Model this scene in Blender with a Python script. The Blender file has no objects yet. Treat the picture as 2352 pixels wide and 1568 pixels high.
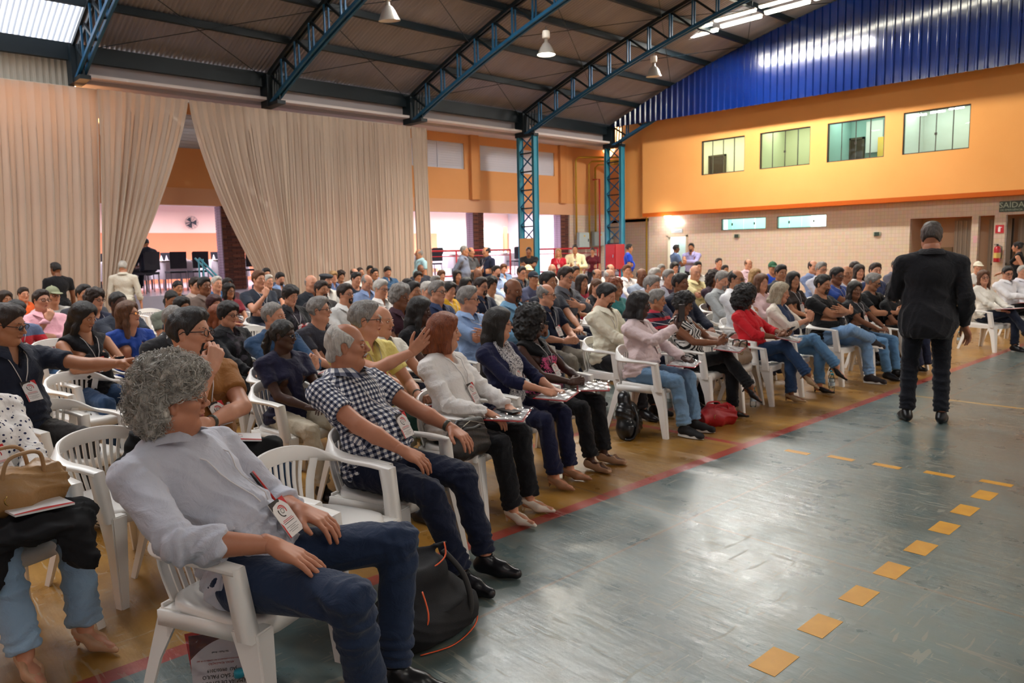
import bpy, math, random
import numpy as np
from math import sin, cos, pi, radians, sqrt
from mathutils import Matrix, Vector
random.seed(7); np.random.seed(7)
SC = bpy.context.scene
COL = SC.collection

# ---------------------------------------------------------------- camera, world, lights, exposure
cam_d = bpy.data.cameras.new('camera'); cam = bpy.data.objects.new('camera', cam_d); COL.objects.link(cam)
SC.camera = cam
YAW, PIT, ROL, CH = radians(47.30), radians(6.87), radians(-1.18), 1.63
fw = Vector((-sin(YAW)*cos(PIT), cos(YAW)*cos(PIT), -sin(PIT))); rt = Vector((cos(YAW), sin(YAW), 0)); up = rt.cross(fw)
r2 = rt*cos(ROL)+up*sin(ROL); u2 = -rt*sin(ROL)+up*cos(ROL)
M = Matrix((r2, u2, -fw)).transposed().to_4x4(); M.translation = (0, 0, CH)
cam.matrix_world = M
cam_d.sensor_width = 22.3; cam_d.lens = 22.3*1718/2352
cam_d.clip_end = 200
cam_d.dof.use_dof = True; cam_d.dof.focus_distance = 3.1; cam_d.dof.aperture_fstop = 3.2

w = bpy.data.worlds.new('sky'); SC.world = w; w.use_nodes = True
bg = w.node_tree.nodes['Background']; bg.inputs[0].default_value = (0.80, 0.88, 1.0, 1); bg.inputs[1].default_value = 1.8
sd = bpy.data.lights.new('sun', 'SUN'); sd.energy = 34; sd.angle = radians(1.0); sd.color = (1, .96, .9)
so = bpy.data.objects.new('sun', sd); COL.objects.link(so); so.rotation_mode = 'QUATERNION'; so.rotation_quaternion = Vector((-.50, .55, -.66)).to_track_quat('-Z', 'Y')

def area(name, loc, sx, sy, power, color, rot=(0, 0, 0)):
    d = bpy.data.lights.new(name, 'AREA'); d.shape = 'RECTANGLE'; d.size = sx; d.size_y = sy; d.energy = power; d.color = color
    o = bpy.data.objects.new(name, d); COL.objects.link(o); o.location = loc; o.rotation_euler = rot; return o
# large lamps: the far tube row, added unseen fill rows under the roof, the lit dining hall, the rooms behind the windows
WARM = (1, .86, .68); COOL = (.86, .93, 1.0)
for yy, pw in ((18.6, 420), (9.5, 380), (1.0, 170), (-7.0, 80)):  # only the far left row has tubes; the others are added fill
    area('tube_and_fill_light', (-10.8 if yy > 18 else -9.3, yy, 7.35), 3.4 if yy > 18 else 6.0, .35, pw, (1, .965, .91))
    area('tube_and_fill_light', (5.5, yy, 7.35), 5.0, .35, pw*.55, (1, .965, .91))
area('dining_light', (-22.3, 8, 3.2), 4.5, 9, 480, (1, .92, .98))
area('dining_light', (-22.3, 19, 3.2), 4.5, 9, 1000, (.98, .92, 1.0))
area('upper_room_light', (-10.5, 22.2, 5.45), 10, .8, 190, (1, .98, .88))
area('lower_room_light', (-11.6, 23.0, 2.65), 5.0, .8, 45, (.85, 1.0, .97))

SC.view_settings.view_transform = 'Standard'
SC.view_settings.look = 'None'
SC.view_settings.exposure = 0.76
SC.view_settings.gamma = 1.0
SC.view_settings.use_curve_mapping = False
SC.cycles.use_denoising = True
SC.cycles.max_bounces = 6; SC.cycles.diffuse_bounces = 3; SC.cycles.glossy_bounces = 3
SC.cycles.transmission_bounces = 5; SC.cycles.transparent_max_bounces = 10
SC.cycles.sample_clamp_indirect = 6
SC.cycles.caustics_reflective = False; SC.cycles.caustics_refractive = False

# ---------------------------------------------------------------- helpers
def lin(h):
    if isinstance(h, str):
        h = h.lstrip('#'); c = [int(h[i:i+2], 16)/255 for i in (0, 2, 4)]
    else: c = list(h)
    return tuple((v/12.92 if v <= .04045 else ((v+.055)/1.055)**2.4) for v in c)

MATS = {}
def mat(key, color=None, rough=.6, spec=.4, metal=0, bump=None, alpha=None, emit=None, trans=0, var=0, vscale=8, coat=0, sheen=0):
    if key in MATS: return MATS[key]
    m = bpy.data.materials.new(key); MATS[key] = m; m.use_nodes = True
    nt = m.node_tree; b = nt.nodes['Principled BSDF']
    c = lin(color) if color is not None else (.8, .8, .8)
    b.inputs['Base Color'].default_value = (*c, 1); b.inputs['Roughness'].default_value = rough
    b.inputs['Specular IOR Level'].default_value = spec; b.inputs['Metallic'].default_value = metal
    if coat: b.inputs['Coat Weight'].default_value = coat; b.inputs['Coat Roughness'].default_value = .1
    if sheen: b.inputs['Sheen Weight'].default_value = sheen
    if trans: b.inputs['Transmission Weight'].default_value = trans
    if alpha is not None: b.inputs['Alpha'].default_value = alpha
    if emit: b.inputs['Emission Color'].default_value = (*lin(emit[0]), 1); b.inputs['Emission Strength'].default_value = emit[1]
    tc = None
    if bump or var:
        tc = nt.nodes.new('ShaderNodeTexCoord')
    if bump:
        n = nt.nodes.new('ShaderNodeTexNoise'); n.inputs['Scale'].default_value = bump[0]; n.inputs['Detail'].default_value = 3
        nt.links.new(tc.outputs['Object'], n.inputs['Vector'])
        bp = nt.nodes.new('ShaderNodeBump'); bp.inputs['Strength'].default_value = bump[1]; bp.inputs['Distance'].default_value = .01
        nt.links.new(n.outputs[0], bp.inputs['Height']); nt.links.new(bp.outputs[0], b.inputs['Normal'])
    if var:
        n = nt.nodes.new('ShaderNodeTexNoise'); n.inputs['Scale'].default_value = vscale; n.inputs['Detail'].default_value = 4
        nt.links.new(tc.outputs['Object'], n.inputs['Vector'])
        mx = nt.nodes.new('ShaderNodeMix'); mx.data_type = 'RGBA'
        mx.inputs[6].default_value = (*[max(0, v*(1-var)) for v in c], 1); mx.inputs[7].default_value = (*[min(1, v*(1+var)) for v in c], 1)
        nt.links.new(n.outputs[0], mx.inputs[0]); nt.links.new(mx.outputs[2], b.inputs['Base Color'])
    return m

class NB:
    """tiny node builder"""
    def __init__(s, key, rough=.6, spec=.4):
        s.m = bpy.data.materials.new(key); s.m.use_nodes = True; s.nt = s.m.node_tree; s.b = s.nt.nodes['Principled BSDF']
        s.b.inputs['Roughness'].default_value = rough; s.b.inputs['Specular IOR Level'].default_value = spec; MATS[key] = s.m
        s.tc = s.nt.nodes.new('ShaderNodeTexCoord')
    def put(s, sock, v):
        if isinstance(v, bpy.types.NodeSocket): s.nt.links.new(v, sock)
        else: sock.default_value = v
    def node(s, t, ins=None, **kw):
        n = s.nt.nodes.new(t)
        for k, v in kw.items(): setattr(n, k, v)
        for k, v in (ins or {}).items(): s.put(n.inputs[k], v)
        return n
    def math(s, op, a, b=0.0): return s.node('ShaderNodeMath', {0: a, 1: b}, operation=op).outputs[0]
    def mix(s, f, a, b):
        a = (*lin(a), 1) if isinstance(a, str) else a; b = (*lin(b), 1) if isinstance(b, str) else b
        return s.node('ShaderNodeMix', {0: f, 6: a, 7: b}, data_type='RGBA').outputs[2]
    def noise(s, scale, detail=3, vec=None, dist=0):
        return s.node('ShaderNodeTexNoise', {'Scale': scale, 'Detail': detail, 'Vector': vec or s.tc.outputs['Object'], 'Distortion': dist}).outputs[0]
    def mapv(s, scale, src=None, loc=(0, 0, 0), rot=(0, 0, 0)):
        return s.node('ShaderNodeMapping', {'Vector': src or s.tc.outputs['Object'], 'Scale': scale, 'Location': loc, 'Rotation': rot}).outputs[0]
    def xyz(s, src=None): return s.node('ShaderNodeSeparateXYZ', {0: src or s.tc.outputs['Object']}).outputs
    def bump(s, h, strength=.3, dist=.01):
        n = s.node('ShaderNodeBump', {'Height': h, 'Strength': strength, 'Distance': dist}); s.nt.links.new(n.outputs[0], s.b.inputs['Normal'])
    def color(s, c): s.put(s.b.inputs['Base Color'], c)

class MB:
    def __init__(s): s.v = []; s.f = []; s.mi = []; s.cur = 0
    def add(s, vs, fs):
        o = len(s.v); s.v += [tuple(p) for p in vs]; s.f += [tuple(i+o for i in f) for f in fs]; s.mi += [s.cur]*len(fs); return s
    def box(s, x0, x1, y0, y1, z0, z1):
        v = [(x, y, z) for x in (x0, x1) for y in (y0, y1) for z in (z0, z1)]
        return s.add(v, [(0, 1, 3, 2), (4, 6, 7, 5), (0, 4, 5, 1), (2, 3, 7, 6), (0, 2, 6, 4), (1, 5, 7, 3)])
    def obox(s, a, b, wd, ht, upv=(0, 0, 1)):
        a, b = Vector(a), Vector(b); d = (b-a).normalized(); u = Vector(upv)
        if abs(d.dot(u)) > .98: u = Vector((1, 0, 0))
        l = d.cross(u).normalized(); u = l.cross(d)
        v = [p+l*sx*wd/2+u*sz*ht/2 for p in (a, b) for sx in (-1, 1) for sz in (-1, 1)]
        return s.add(v, [(0, 1, 3, 2), (4, 6, 7, 5), (0, 4, 5, 1), (2, 3, 7, 6), (0, 2, 6, 4), (1, 5, 7, 3)])
    def tube(s, pts, r, n=8, closed=False, cap=True):
        pts = [Vector(p) for p in pts]; rs = r if isinstance(r, (list, tuple)) else [r]*len(pts)
        ring = []; prev = None; N = len(pts)
        for i, p in enumerate(pts):
            if closed: d = pts[(i+1) % N]-pts[i-1]
            else: d = pts[min(i+1, N-1)]-pts[max(i-1, 0)]
            if d.length < 1e-9: d = Vector((0, 0, 1))
            d.normalize()
            if prev is None:
                u = Vector((0, 0, 1)) if abs(d.z) < .9 else Vector((1, 0, 0))
            else: u = prev
            l = d.cross(u).normalized(); u = l.cross(d).normalized(); prev = u
            ring.append([p+(l*cos(2*pi*k/n)+u*sin(2*pi*k/n))*rs[i] for k in range(n)])
        vs = [q for rr in ring for q in rr]; fs = []
        for i in range(N if closed else N-1):
            j = (i+1) % N
            for k in range(n): fs.append((i*n+k, i*n+(k+1) % n, j*n+(k+1) % n, j*n+k))
        if cap and not closed: fs += [tuple(range(n-1, -1, -1)), tuple((N-1)*n+k for k in range(n))]
        return s.add(vs, fs)
    def lathe(s, prof, n=16, c=(0, 0, 0)):
        vs = []; fs = []
        for r, z in prof:
            for k in range(n): vs.append((c[0]+r*cos(2*pi*k/n), c[1]+r*sin(2*pi*k/n), c[2]+z))
        for i in range(len(prof)-1):
            for k in range(n): fs.append((i*n+k, i*n+(k+1) % n, (i+1)*n+(k+1) % n, (i+1)*n+k))
        return s.add(vs, fs)
    def grid(s, P, flip=False):
        nu, nv = len(P), len(P[0]); vs = [p for row in P for p in row]; fs = []
        for i in range(nu-1):
            for j in range(nv-1):
                q = (i*nv+j, (i+1)*nv+j, (i+1)*nv+j+1, i*nv+j+1); fs.append(q[::-1] if flip else q)
        return s.add(vs, fs)
    def mesh(s, name, mats, smooth=False):
        me = bpy.data.meshes.new(name); me.from_pydata(s.v, [], s.f)
        for m in (mats if isinstance(mats, (list, tuple)) else [mats]): me.materials.append(m)
        if any(s.mi): me.polygons.foreach_set('material_index', s.mi)
        if smooth:
            me.polygons.foreach_set('use_smooth', [True]*len(s.f))
        me.update(); return me

def link(name, me, parent=None, loc=None, rot=None):
    o = bpy.data.objects.new(name, me); COL.objects.link(o)
    if parent: o.parent = parent
    if loc: o.location = loc
    if rot: o.rotation_euler = rot
    return o
def obj(name, mb, mats, parent=None, smooth=False, loc=None, rot=None, label=None, bev=0):
    o = link(name, mb.mesh(name, mats, smooth), parent, loc, rot)
    if label: o['label'] = label
    if bev:
        md = o.modifiers.new('b', 'BEVEL'); md.width = bev; md.segments = 2; md.limit_method = 'ANGLE'
    return o
def struct(name, mb, mats, **k):
    o = obj(name, mb, mats, **k); o['kind'] = 'structure'; return o
def thing(name, label, cat, loc=(0, 0, 0), rz=0, group=None):
    o = bpy.data.objects.new(name, None); COL.objects.link(o); o.location = loc; o.rotation_euler = (0, 0, rz); o.empty_display_size = .1
    o['label'] = label; o['category'] = cat
    if group: o['group'] = group
    return o
def tag(o, label, cat, group=None):
    o['label'] = label; o['category'] = cat
    if group: o['group'] = group
    return o
def copy_tree(o, parent=None):
    c = o.copy(); COL.objects.link(c)
    if parent: c.parent = parent
    for ch in o.children: copy_tree(ch, c)
    return c

# ---------------------------------------------------------------- floor
def make_floor():
    n = NB('court_floor', .32, .5)
    x, y, z = n.xyz()
    def gt(v, c): return n.math('GREATER_THAN', v, c)
    def lt(v, c): return n.math('LESS_THAN', v, c)
    def band(v, a, b): return n.math('MULTIPLY', gt(v, a), lt(v, b))
    big = n.noise(.55, 5); fine = n.noise(7, 6); st = n.noise(3.0, 5, n.mapv((.6, 5, 1), rot=(0, 0, .5))); mid = n.noise(2.2, 8, None, .6)
    cm = n.math('MINIMUM', n.math('MAXIMUM', n.math('MULTIPLY', n.math('SUBTRACT', mid, .33), 2.6), 0.0), 1.0)
    blue = n.mix(big, '2f464c', '4c6062'); blue = n.mix(cm, blue, '566a6c'); blue = n.mix(n.math('MULTIPLY', n.math('POWER', fine, 2.0), 1.1), blue, '6c6656')
    yel = n.mix(big, '7c5016', 'aa7a2c'); yel = n.mix(n.math('MULTIPLY', n.math('POWER', st, 2.0), 1.3), yel, '5c3c18'); yel = n.mix(n.math('MULTIPLY', cm, .45), yel, 'c79a4c')
    reg = lt(x, -3.1)
    key = n.math('MULTIPLY', lt(x, -4.42), band(y, 5.5, 6.95))
    reg = n.math('MULTIPLY', reg, n.math('SUBTRACT', 1.0, key))
    c = n.mix(reg, blue, yel)
    red = n.math('MAXIMUM', band(x, -3.18, -3.085), n.math('MULTIPLY', band(y, 5.46, 5.53), lt(x, -3.1)))
    red = n.math('MAXIMUM', red, n.math('MULTIPLY', band(x, -4.45, -4.37), band(y, 2.5, 7.0)))
    c = n.mix(n.math('MULTIPLY', red, n.math('SUBTRACT', 1.15, n.math('MULTIPLY', fine, .45))), c, '96332c')
    yl = n.math('MULTIPLY', band(y, 8.50, 8.56), gt(x, -3.1))
    c = n.mix(n.math('MULTIPLY', yl, .8), c, 'b08a3e')
    # joints of the concrete slabs
    j = n.math('MAXIMUM', lt(n.math('ABSOLUTE', n.math('SUBTRACT', y, 3.72)), .008), lt(n.math('ABSOLUTE', n.math('SUBTRACT', n.math('ADD', x, n.math('MULTIPLY', y, .02)), -2.42)), .009))
    c = n.mix(n.math('MULTIPLY', j, .75), c, '6e5a48')
    # scuffs
    sc = n.noise(2.6, 2, n.mapv((1, 9, 1), rot=(0, 0, 1.1)), 1.5); sc2 = n.noise(3.3, 2, n.mapv((9, 1.2, 1), rot=(0, 0, .5)), 1.2)
    s = n.math('ADD', gt(sc, .655), gt(sc2, .66)); s = n.math('MINIMUM', s, 1.0)
    c = n.mix(n.math('MULTIPLY', s, .30), c, 'a8a08c')
    n.color(c)
    r = n.math('ADD', n.math('MULTIPLY', cm, .10), n.math('ADD', .16, n.math('MULTIPLY', fine, .22))); r = n.math('ADD', r, n.math('MULTIPLY', s, .2))
    n.put(n.b.inputs['Roughness'], r)
    h = n.math('ADD', n.math('MULTIPLY', n.noise(18, 4), .5), n.math('ADD', n.math('MULTIPLY', st, .8), n.math('MULTIPLY', s, .5))); h = n.math('SUBTRACT', h, n.math('MULTIPLY', j, .8))
    n.b.inputs['Coat Weight'].default_value = .22; n.b.inputs['Coat Roughness'].default_value = .34
    n.bump(h, .28, .012)
    mb = MB(); mb.box(-18.4, 14, -12, 22.4, -.2, 0)
    struct('floor', mb, n.m)
    ym = NB('court_line_yellow', .45, .4); ym.color(ym.mix(ym.noise(9, 4), 'a8741c', 'd29b35'))
    dashes = [(-2.73, 5.58, 1), (-2.41, 5.64, 1), (-2.08, 5.66, 1), (-1.74, 5.70, 1), (-1.40, 5.74, 1), (-3.05, 5.56, 1)]
    dashes += [(-1.38, 5.41, 0), (-1.38, 5.02, 0), (-1.37, 4.62, 0), (-1.36, 4.22, 0), (-1.36, 3.82, 0), (-1.36, 3.43, 0), (-1.36, 3.03, 0), (-1.36, 2.63, 0)]
    for i, (a, b, hz) in enumerate(dashes[:5]+dashes[6:]):
        m = MB(); (m.box(a-.095, a+.095, b-.035, b+.035, 0, .0015) if hz else m.box(a-.055, a+.055, b-.1, b+.1, 0, .0015))
        o = struct('trim_%d' % (i+1), m, ym.m)
make_floor()
# ---------------------------------------------------------------- hall shell
TY = [4.2-4.15*k for k in (4, 3, 2, 1)]+[4.2, 8.25, 12.3, 16.5, 20.7]
AX, AR, AZ = -1.5, 43.0, 8.8
def arc(x, off=0.0): return AZ-(AR-sqrt(AR*AR-(x-AX)**2))-off

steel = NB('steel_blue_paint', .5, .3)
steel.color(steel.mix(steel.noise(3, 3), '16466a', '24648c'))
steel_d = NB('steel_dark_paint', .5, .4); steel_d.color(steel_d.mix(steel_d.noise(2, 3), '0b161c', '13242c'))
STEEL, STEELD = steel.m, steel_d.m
roofm = NB('galvanised_roof_sheet', .55, .5)
rn = roofm.noise(.9, 5, roofm.mapv((.35, 3, 1)))
roofm.color(roofm.mix(rn, '74727a', '9a98a0')); roofm.b.inputs['Metallic'].default_value = .25
ROOF = roofm.m
tl = NB('translucent_roof_sheet', .35, .3)
tl.b.inputs['Base Color'].default_value = (.82, .84, .8, 1)
_t = tl.node('ShaderNodeBsdfTranslucent', {'Color': (.27, .29, .33, 1)})
_m = tl.node('ShaderNodeMixShader', {0: .6}); tl.nt.links.new(tl.b.outputs[0], _m.inputs[1]); tl.nt.links.new(_t.outputs[0], _m.inputs[2])
tl.nt.links.new(_m.outputs[0], tl.nt.nodes['Material Output'].inputs[0])
TRANS = tl.m

def corr_roof(name, y0, y1, x0, x1, m, pitch=.095, amp=.017):
    ny = int((y1-y0)/pitch*6); xs = np.linspace(x0, x1, max(2, int(abs(x1-x0)/1.3)+1))
    ys = np.linspace(y0, y1, ny+1); X, Y = np.meshgrid(xs, ys, indexing='ij')
    Z = AZ-(AR-np.sqrt(AR*AR-(X-AX)**2))+.17+amp*np.sin(Y/pitch*2*pi)
    V = np.stack([X, Y, Z], -1).reshape(-1, 3); n1 = ny+1
    I = np.arange(len(xs)-1)[:, None]*n1+np.arange(ny)[None]; F = np.stack([I, I+1, I+n1+1, I+n1], -1).reshape(-1, 4)
    me = bpy.data.meshes.new(name); me.from_pydata(V.tolist(), [], F.tolist()); me.materials.append(m)
    me.polygons.foreach_set('use_smooth', [True]*len(F)); me.update()
    o = link(name, me); o['kind'] = 'structure'; return o
# each sheet of the roof between two trusses
TX0 = -17.55
corr_roof('ceiling', 4.2, 21.0, TX0, 14.3, ROOF)
corr_roof('ceiling_rear', -12.4, -4.1, TX0, 14.3, ROOF)
corr_roof('ceiling_skylight', -4.1, 4.2, TX0, -5, TRANS)
corr_roof('ceiling_middle', -4.1, 4.2, -5, 14.3, ROOF)
# outer skin above the sheets keeps the daylight out
mb = MB(); 
for (ya, yb, xa, xb) in ((4.3, 24, -17.6, 15), (-13, -4.1, -17.6, 15), (-4.1, 4.3, -4.9, 15)):
    xs = np.linspace(xa, xb, 26); mb.grid([[(x, ya, arc(x)+.30), (x, yb, arc(x)+.30)] for x in xs])
struct('ceiling_outer', mb, ROOF)

def truss(y, i):
    full = (i >= 4)
    t = thing('roof_truss', TR_LAB[i], 'roof truss', (0, y, 0), 0, 'arched blue roof trusses')
    xs = [-17.1+.675*k for k in range(47)]
    up_, lo = [], []
    for x in xs: up_.append((x, 0, arc(x, .02))); 
    for x in xs:
        off = .70 if -16.4 < x < 13.4 else .70
        lo.append((x, 0, arc(x, off)))
    for dy in (-.055, .055):
        m = MB(); m2 = MB()
        for a, b in zip(up_[:-1], up_[1:]): m.obox((a[0], dy, a[2]), (b[0], dy, b[2]), .05, .085)
        for a, b in zip(lo[:-1], lo[1:]): m2.obox((a[0], dy, a[2]), (b[0], dy, b[2]), .05, .075)
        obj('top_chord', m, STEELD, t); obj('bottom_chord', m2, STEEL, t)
    if full:
        for k in range(0, 24):
            a, b = up_[k], lo[k]
            m = MB(); m.obox((a[0], -.05, a[2]), (b[0], -.05, b[2]), .035, .035); m.obox((a[0], .05, a[2]), (b[0], .05, b[2]), .035, .035)
            obj('post', m, STEEL, t)
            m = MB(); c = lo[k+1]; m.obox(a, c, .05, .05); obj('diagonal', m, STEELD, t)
    else:
        m = MB()
        for k in range(46):
            a, b, c = up_[k], lo[k], lo[k+1]; m.obox(a, b, .06, .06); m.obox(a, c, .05, .05)
        obj('web', m, STEEL, t)
    # shoe at the eave
    m = MB(); m.box(-17.42, -17.05, -.12, .12, 5.12, 5.85); m.box(-17.05, -16.6, -.1, .1, 5.12, 5.2)
    for k in range(4): m.obox((-17.05+.12*k, 0, 5.16), (-17.0+.12*k, 0, 5.8+.03*k), .03, .03)
    obj('shoe', m, STEELD, t)
    return t
TR_LAB = ['arched blue lattice truss far behind the camera', 'arched blue lattice truss over the hall rear', 'arched blue lattice truss behind the skylight', 'arched blue lattice truss amid the skylight bays',
 'arched blue lattice truss under the bright skylight edge', 'second blue lattice truss from the skylight', 'blue lattice truss ending above the right curtain edge',
 'blue lattice truss standing on the nearer lattice column', 'blue lattice truss against the blue gable on the corner column']
for i, y in enumerate(TY): truss(y, i)

ORDN = ('the eave one', '2nd', '3rd', '4th', '5th', '6th', '7th', '8th', '9th', '10th', '11th', '12th', '13th', '14th', '15th', '16th', '17th', '18th', '19th', '20th', '21st', '22nd', '23rd', '24th')
PXS = [-17.3+1.33*k for k in range(24)]
for k, x in enumerate(PXS):
    m = MB(); z = arc(x)+.075
    if k == 0: m.box(x-.06, x+.06, -12, 20.9, z-.28, z+.05)
    else: m.box(x-.045, x+.045, -12, 20.9, z-.06, z+.07); m.box(x-.05, x+.05, -12, 20.9, z-.075, z-.055)
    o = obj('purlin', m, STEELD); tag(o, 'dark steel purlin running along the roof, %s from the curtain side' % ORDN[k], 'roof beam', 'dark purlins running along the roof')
# cross bracing rods
m = MB()
for i in range(4, 8):
    for k in range(0, 8, 2):
        xa, xb = PXS[k], PXS[k+2]; ya, yb = TY[i], TY[i+1]
        m.tube([(xa, ya, arc(xa)-.03), (xb, yb, arc(xb)-.03)], .009, 5); m.tube([(xa, yb, arc(xa)-.03), (xb, ya, arc(xb)-.03)], .009, 5)
tag(obj('bracing_rods', m, STEELD), 'thin dark cross bracing rods under the roof sheets', 'roof bracing')

# high bay lamps
def high_bay(loc, label, lit, tilt=0):
    t = thing('high_bay_lamp', label, 'lamp', loc, 0, 'high bay lamps'); t.rotation_euler = (tilt, tilt*.5, 0)
    m = MB(); m.lathe([(.004, .62), (.008, .58), (.008, .50)], 8); obj('hook', m, STEELD, t)
    m = MB(); m.lathe([(0, .50), (.075, .50), (.085, .47), (.085, .36), (.07, .34), (0, .34)], 18); obj('ballast_housing', m, mat('lamp_white', 'd8d2c6', .5), t, True)
    m = MB(); m.lathe([(0, .34), (.035, .34), (.04, .26), (.06, .24), (.0, .24)], 14); obj('socket', m, mat('lamp_metal', 'c8c4bc', .3, metal=.8), t, True)
    m = MB(); m.lathe([(.055, .25), (.085, .22), (.13, .15), (.17, .06), (.20, 0), (.205, -.01)], 28); 
    m.lathe([(.20, -.01), (.195, 0), (.165, .06), (.125, .145), (.08, .21), (.05, .24)], 28)
    obj('reflector', m, mat('lamp_reflector', 'cfcbc4', .28, metal=.7), t, True)
    m = MB(); m.lathe([(0, .0), (.10, .002), (.196, .008)], 28)
    obj('diffuser', m, mat('lamp_lens_lit', 'ffffff', .4, emit=('fff6e0', 28)) if lit else mat('lamp_lens_off', 'dcd8d0', .3), t, True)
    if lit:
        d = bpy.data.lights.new('lamp_light', 'SPOT'); d.energy = 900 if loc[1] > 10 else 260; d.spot_size = radians(150); d.spot_blend = .6; d.shadow_soft_size = .18; d.color = (1, .9, .74)
        o = bpy.data.objects.new('lamp_light', d); COL.objects.link(o); o.parent = t; o.location = (0, 0, -.05)
high_bay((-12.02, 12.3, 5.93), 'lit glowing bell-shaped high bay lamp, the brightest one', True)
high_bay((-12.22, 16.5, 6.08), 'unlit bell-shaped high bay lamp nearest the blue gable', False, .06)
high_bay((-12.11, 8.25, 5.93), 'bell-shaped high bay lamp cut off by the top of the frame', False, .12)
for (x, y) in ((4, 8.25), (-12, 0), (8, 0), (8, 16.5)):
    high_bay((x, y, 6.6), 'lit bell-shaped high bay lamp outside the frame, ' + ('over the presenter side' if x == 4 else 'over the left front rows' if x < 0 else 'far right near the camera' if y == 0 else 'far right by the gable'), True)

# fluorescent tubes
tube_m = mat('tube_glow', 'ffffff', .4, emit=('fffbe6', 22))
for row, (yy, zz) in enumerate(((18.45, 7.62), (18.75, 7.52))):
    for k in range(7):
        x = -12.35+1.3*k
        t = thing('tube_light', 'glowing twin fluorescent fitting in the %s row under the roof, %s' % (('upper', 'lower')[row], ('at the left end', 'second from the left', 'third from the left', 'fourth from the left', 'fifth from the left', 'sixth from the left', 'seventh from the left')[k]), 'lamp', (x, yy, zz+.0+.06*k-.0015*k*k*4), 0, 'rows of fluorescent fittings')
        m = MB(); m.box(-.6, .6, -.06, .06, .03, .07); obj('housing', m, mat('fitting_white', 'e8e4dc', .5), t)
        for dy in (-.035, .035):
            m = MB(); m.tube([(-.58, dy, 0), (.58, dy, 0)], .016, 8); obj('tube', m, tube_m, t)

# gable sheet: trapezoid ribs, one sheet per metre
gm = NB('blue_trapezoid_sheet', .16, .7)
gm.color(gm.mix(gm.noise(1.2, 4), '051342', '0a2462')); gm.b.inputs['Coat Weight'].default_value = .5; gm.b.inputs['Coat Roughness'].default_value = .12
gm.bump(gm.noise(1.3, 4, gm.mapv((1.2, 1, 1))), .35, .03)
def gable():
    root = thing('gable_cladding', 'glossy blue ribbed metal sheeting filling the arched gable', 'wall cladding', (0, 20.55, 0))
    prof = [(0, 0), (.12, 0), (.145, -.04), (.185, -.04), (.21, 0)]
    x = -17.0; 
    while x < 14:
        P = []
        for r in range(5):
            for dx, dy in prof[:-1]:
                xx = x+r*.21+dx; zt = arc(xx)-.03; zb = 5.78-.012*(xx+17)
                if zt > zb: P.append([(xx, dy, zb), (xx, dy, zt)])
        xx = x+5*.21; P.append([(xx, 0, 5.78-.012*(xx+17)), (xx, 0, max(arc(xx)-.03, 5.8-.012*(xx+17)))])
        if len(P) > 2:
            m = MB(); m.grid(P); obj('sheet', m, gm.m, root)
        x += 5*.21
gable()
# ---------------------------------------------------------------- end wall with its rooms
def plaster(key, a, b, sc=.8):
    n = NB(key, .75, .25); n.color(n.mix(n.noise(sc, 4), a, b)); n.bump(n.noise(60, 3), .08, .004); return n.m
ORANGE = plaster('orange_plaster', 'e69e56', 'eead66')
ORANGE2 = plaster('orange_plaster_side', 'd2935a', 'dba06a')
DEEP = plaster('deep_orange_paint', 'b4520f', 'c25c16')
CREAM = plaster('cream_plaster', 'd8cdb8', 'e2d8c4')
WHITE = plaster('white_plaster', 'cfc8c6', 'dcd6d4')
PEACH = plaster('peach_plaster', 'e8c0b0', 'ecccc0'); CORAL = plaster('coral_plaster', 'de7e5a', 'e48a66')
tn = NB('glazed_wall_tile', .22, .5)
tv = tn.mapv((10, 10, 10)); tx = tn.xyz(tv)
def grout(sock, wd=.045):
    f = tn.math('FRACT', sock); return tn.math('MAXIMUM', tn.math('LESS_THAN', f, wd), tn.math('GREATER_THAN', f, 1-wd))
gr = tn.math('MAXIMUM', grout(tx[2], .05), tn.math('MAXIMUM', grout(tn.math('ADD', tx[0], 0.5)), 0.0))
cell = tn.node('ShaderNodeTexWhiteNoise', {'Vector': tn.node('ShaderNodeVectorMath', {0: tv}, operation='FLOOR').outputs[0]}, noise_dimensions='3D').outputs[1]
tb = tn.mix(.06, (*lin('cdb7a2'), 1), cell)
tn.color(tn.mix(gr, tb, 'bca894'))
nrm = tn.node('ShaderNodeVectorMath', {0: cell, 1: (.5, .5, .5)}, operation='SUBTRACT').outputs[0]
nr2 = tn.node('ShaderNodeVectorMath', {0: nrm, 3: .035}, operation='SCALE').outputs[0]
geo = tn.node('ShaderNodeNewGeometry').outputs['Normal']
tn.nt.links.new(tn.node('ShaderNodeVectorMath', {0: tn.node('ShaderNodeVectorMath', {0: geo, 1: nr2}, operation='ADD').outputs[0]}, operation='NORMALIZE').outputs[0], tn.b.inputs['Normal'])
TILE = tn.m
def glassm(key, c, tr, rough=.03):
    m = bpy.data.materials.new(key); m.use_nodes = True; nt = m.node_tree; nt.nodes.clear(); MATS[key] = m
    o = nt.nodes.new('ShaderNodeOutputMaterial'); t = nt.nodes.new('ShaderNodeBsdfTransparent'); g = nt.nodes.new('ShaderNodeBsdfGlossy'); mx = nt.nodes.new('ShaderNodeMixShader')
    fr = nt.nodes.new('ShaderNodeFresnel'); fr.inputs[0].default_value = 1.25; ad = nt.nodes.new('ShaderNodeMath'); ad.inputs[1].default_value = tr; ad.operation = 'ADD'; ad.use_clamp = True
    t.inputs[0].default_value = (*lin(c), 1); g.inputs['Roughness'].default_value = rough
    nt.links.new(fr.outputs[0], ad.inputs[0]); nt.links.new(ad.outputs[0], mx.inputs[0]); nt.links.new(t.outputs[0], mx.inputs[1]); nt.links.new(g.outputs[0], mx.inputs[2]); nt.links.new(mx.outputs[0], o.inputs[0])
    return m
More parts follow.
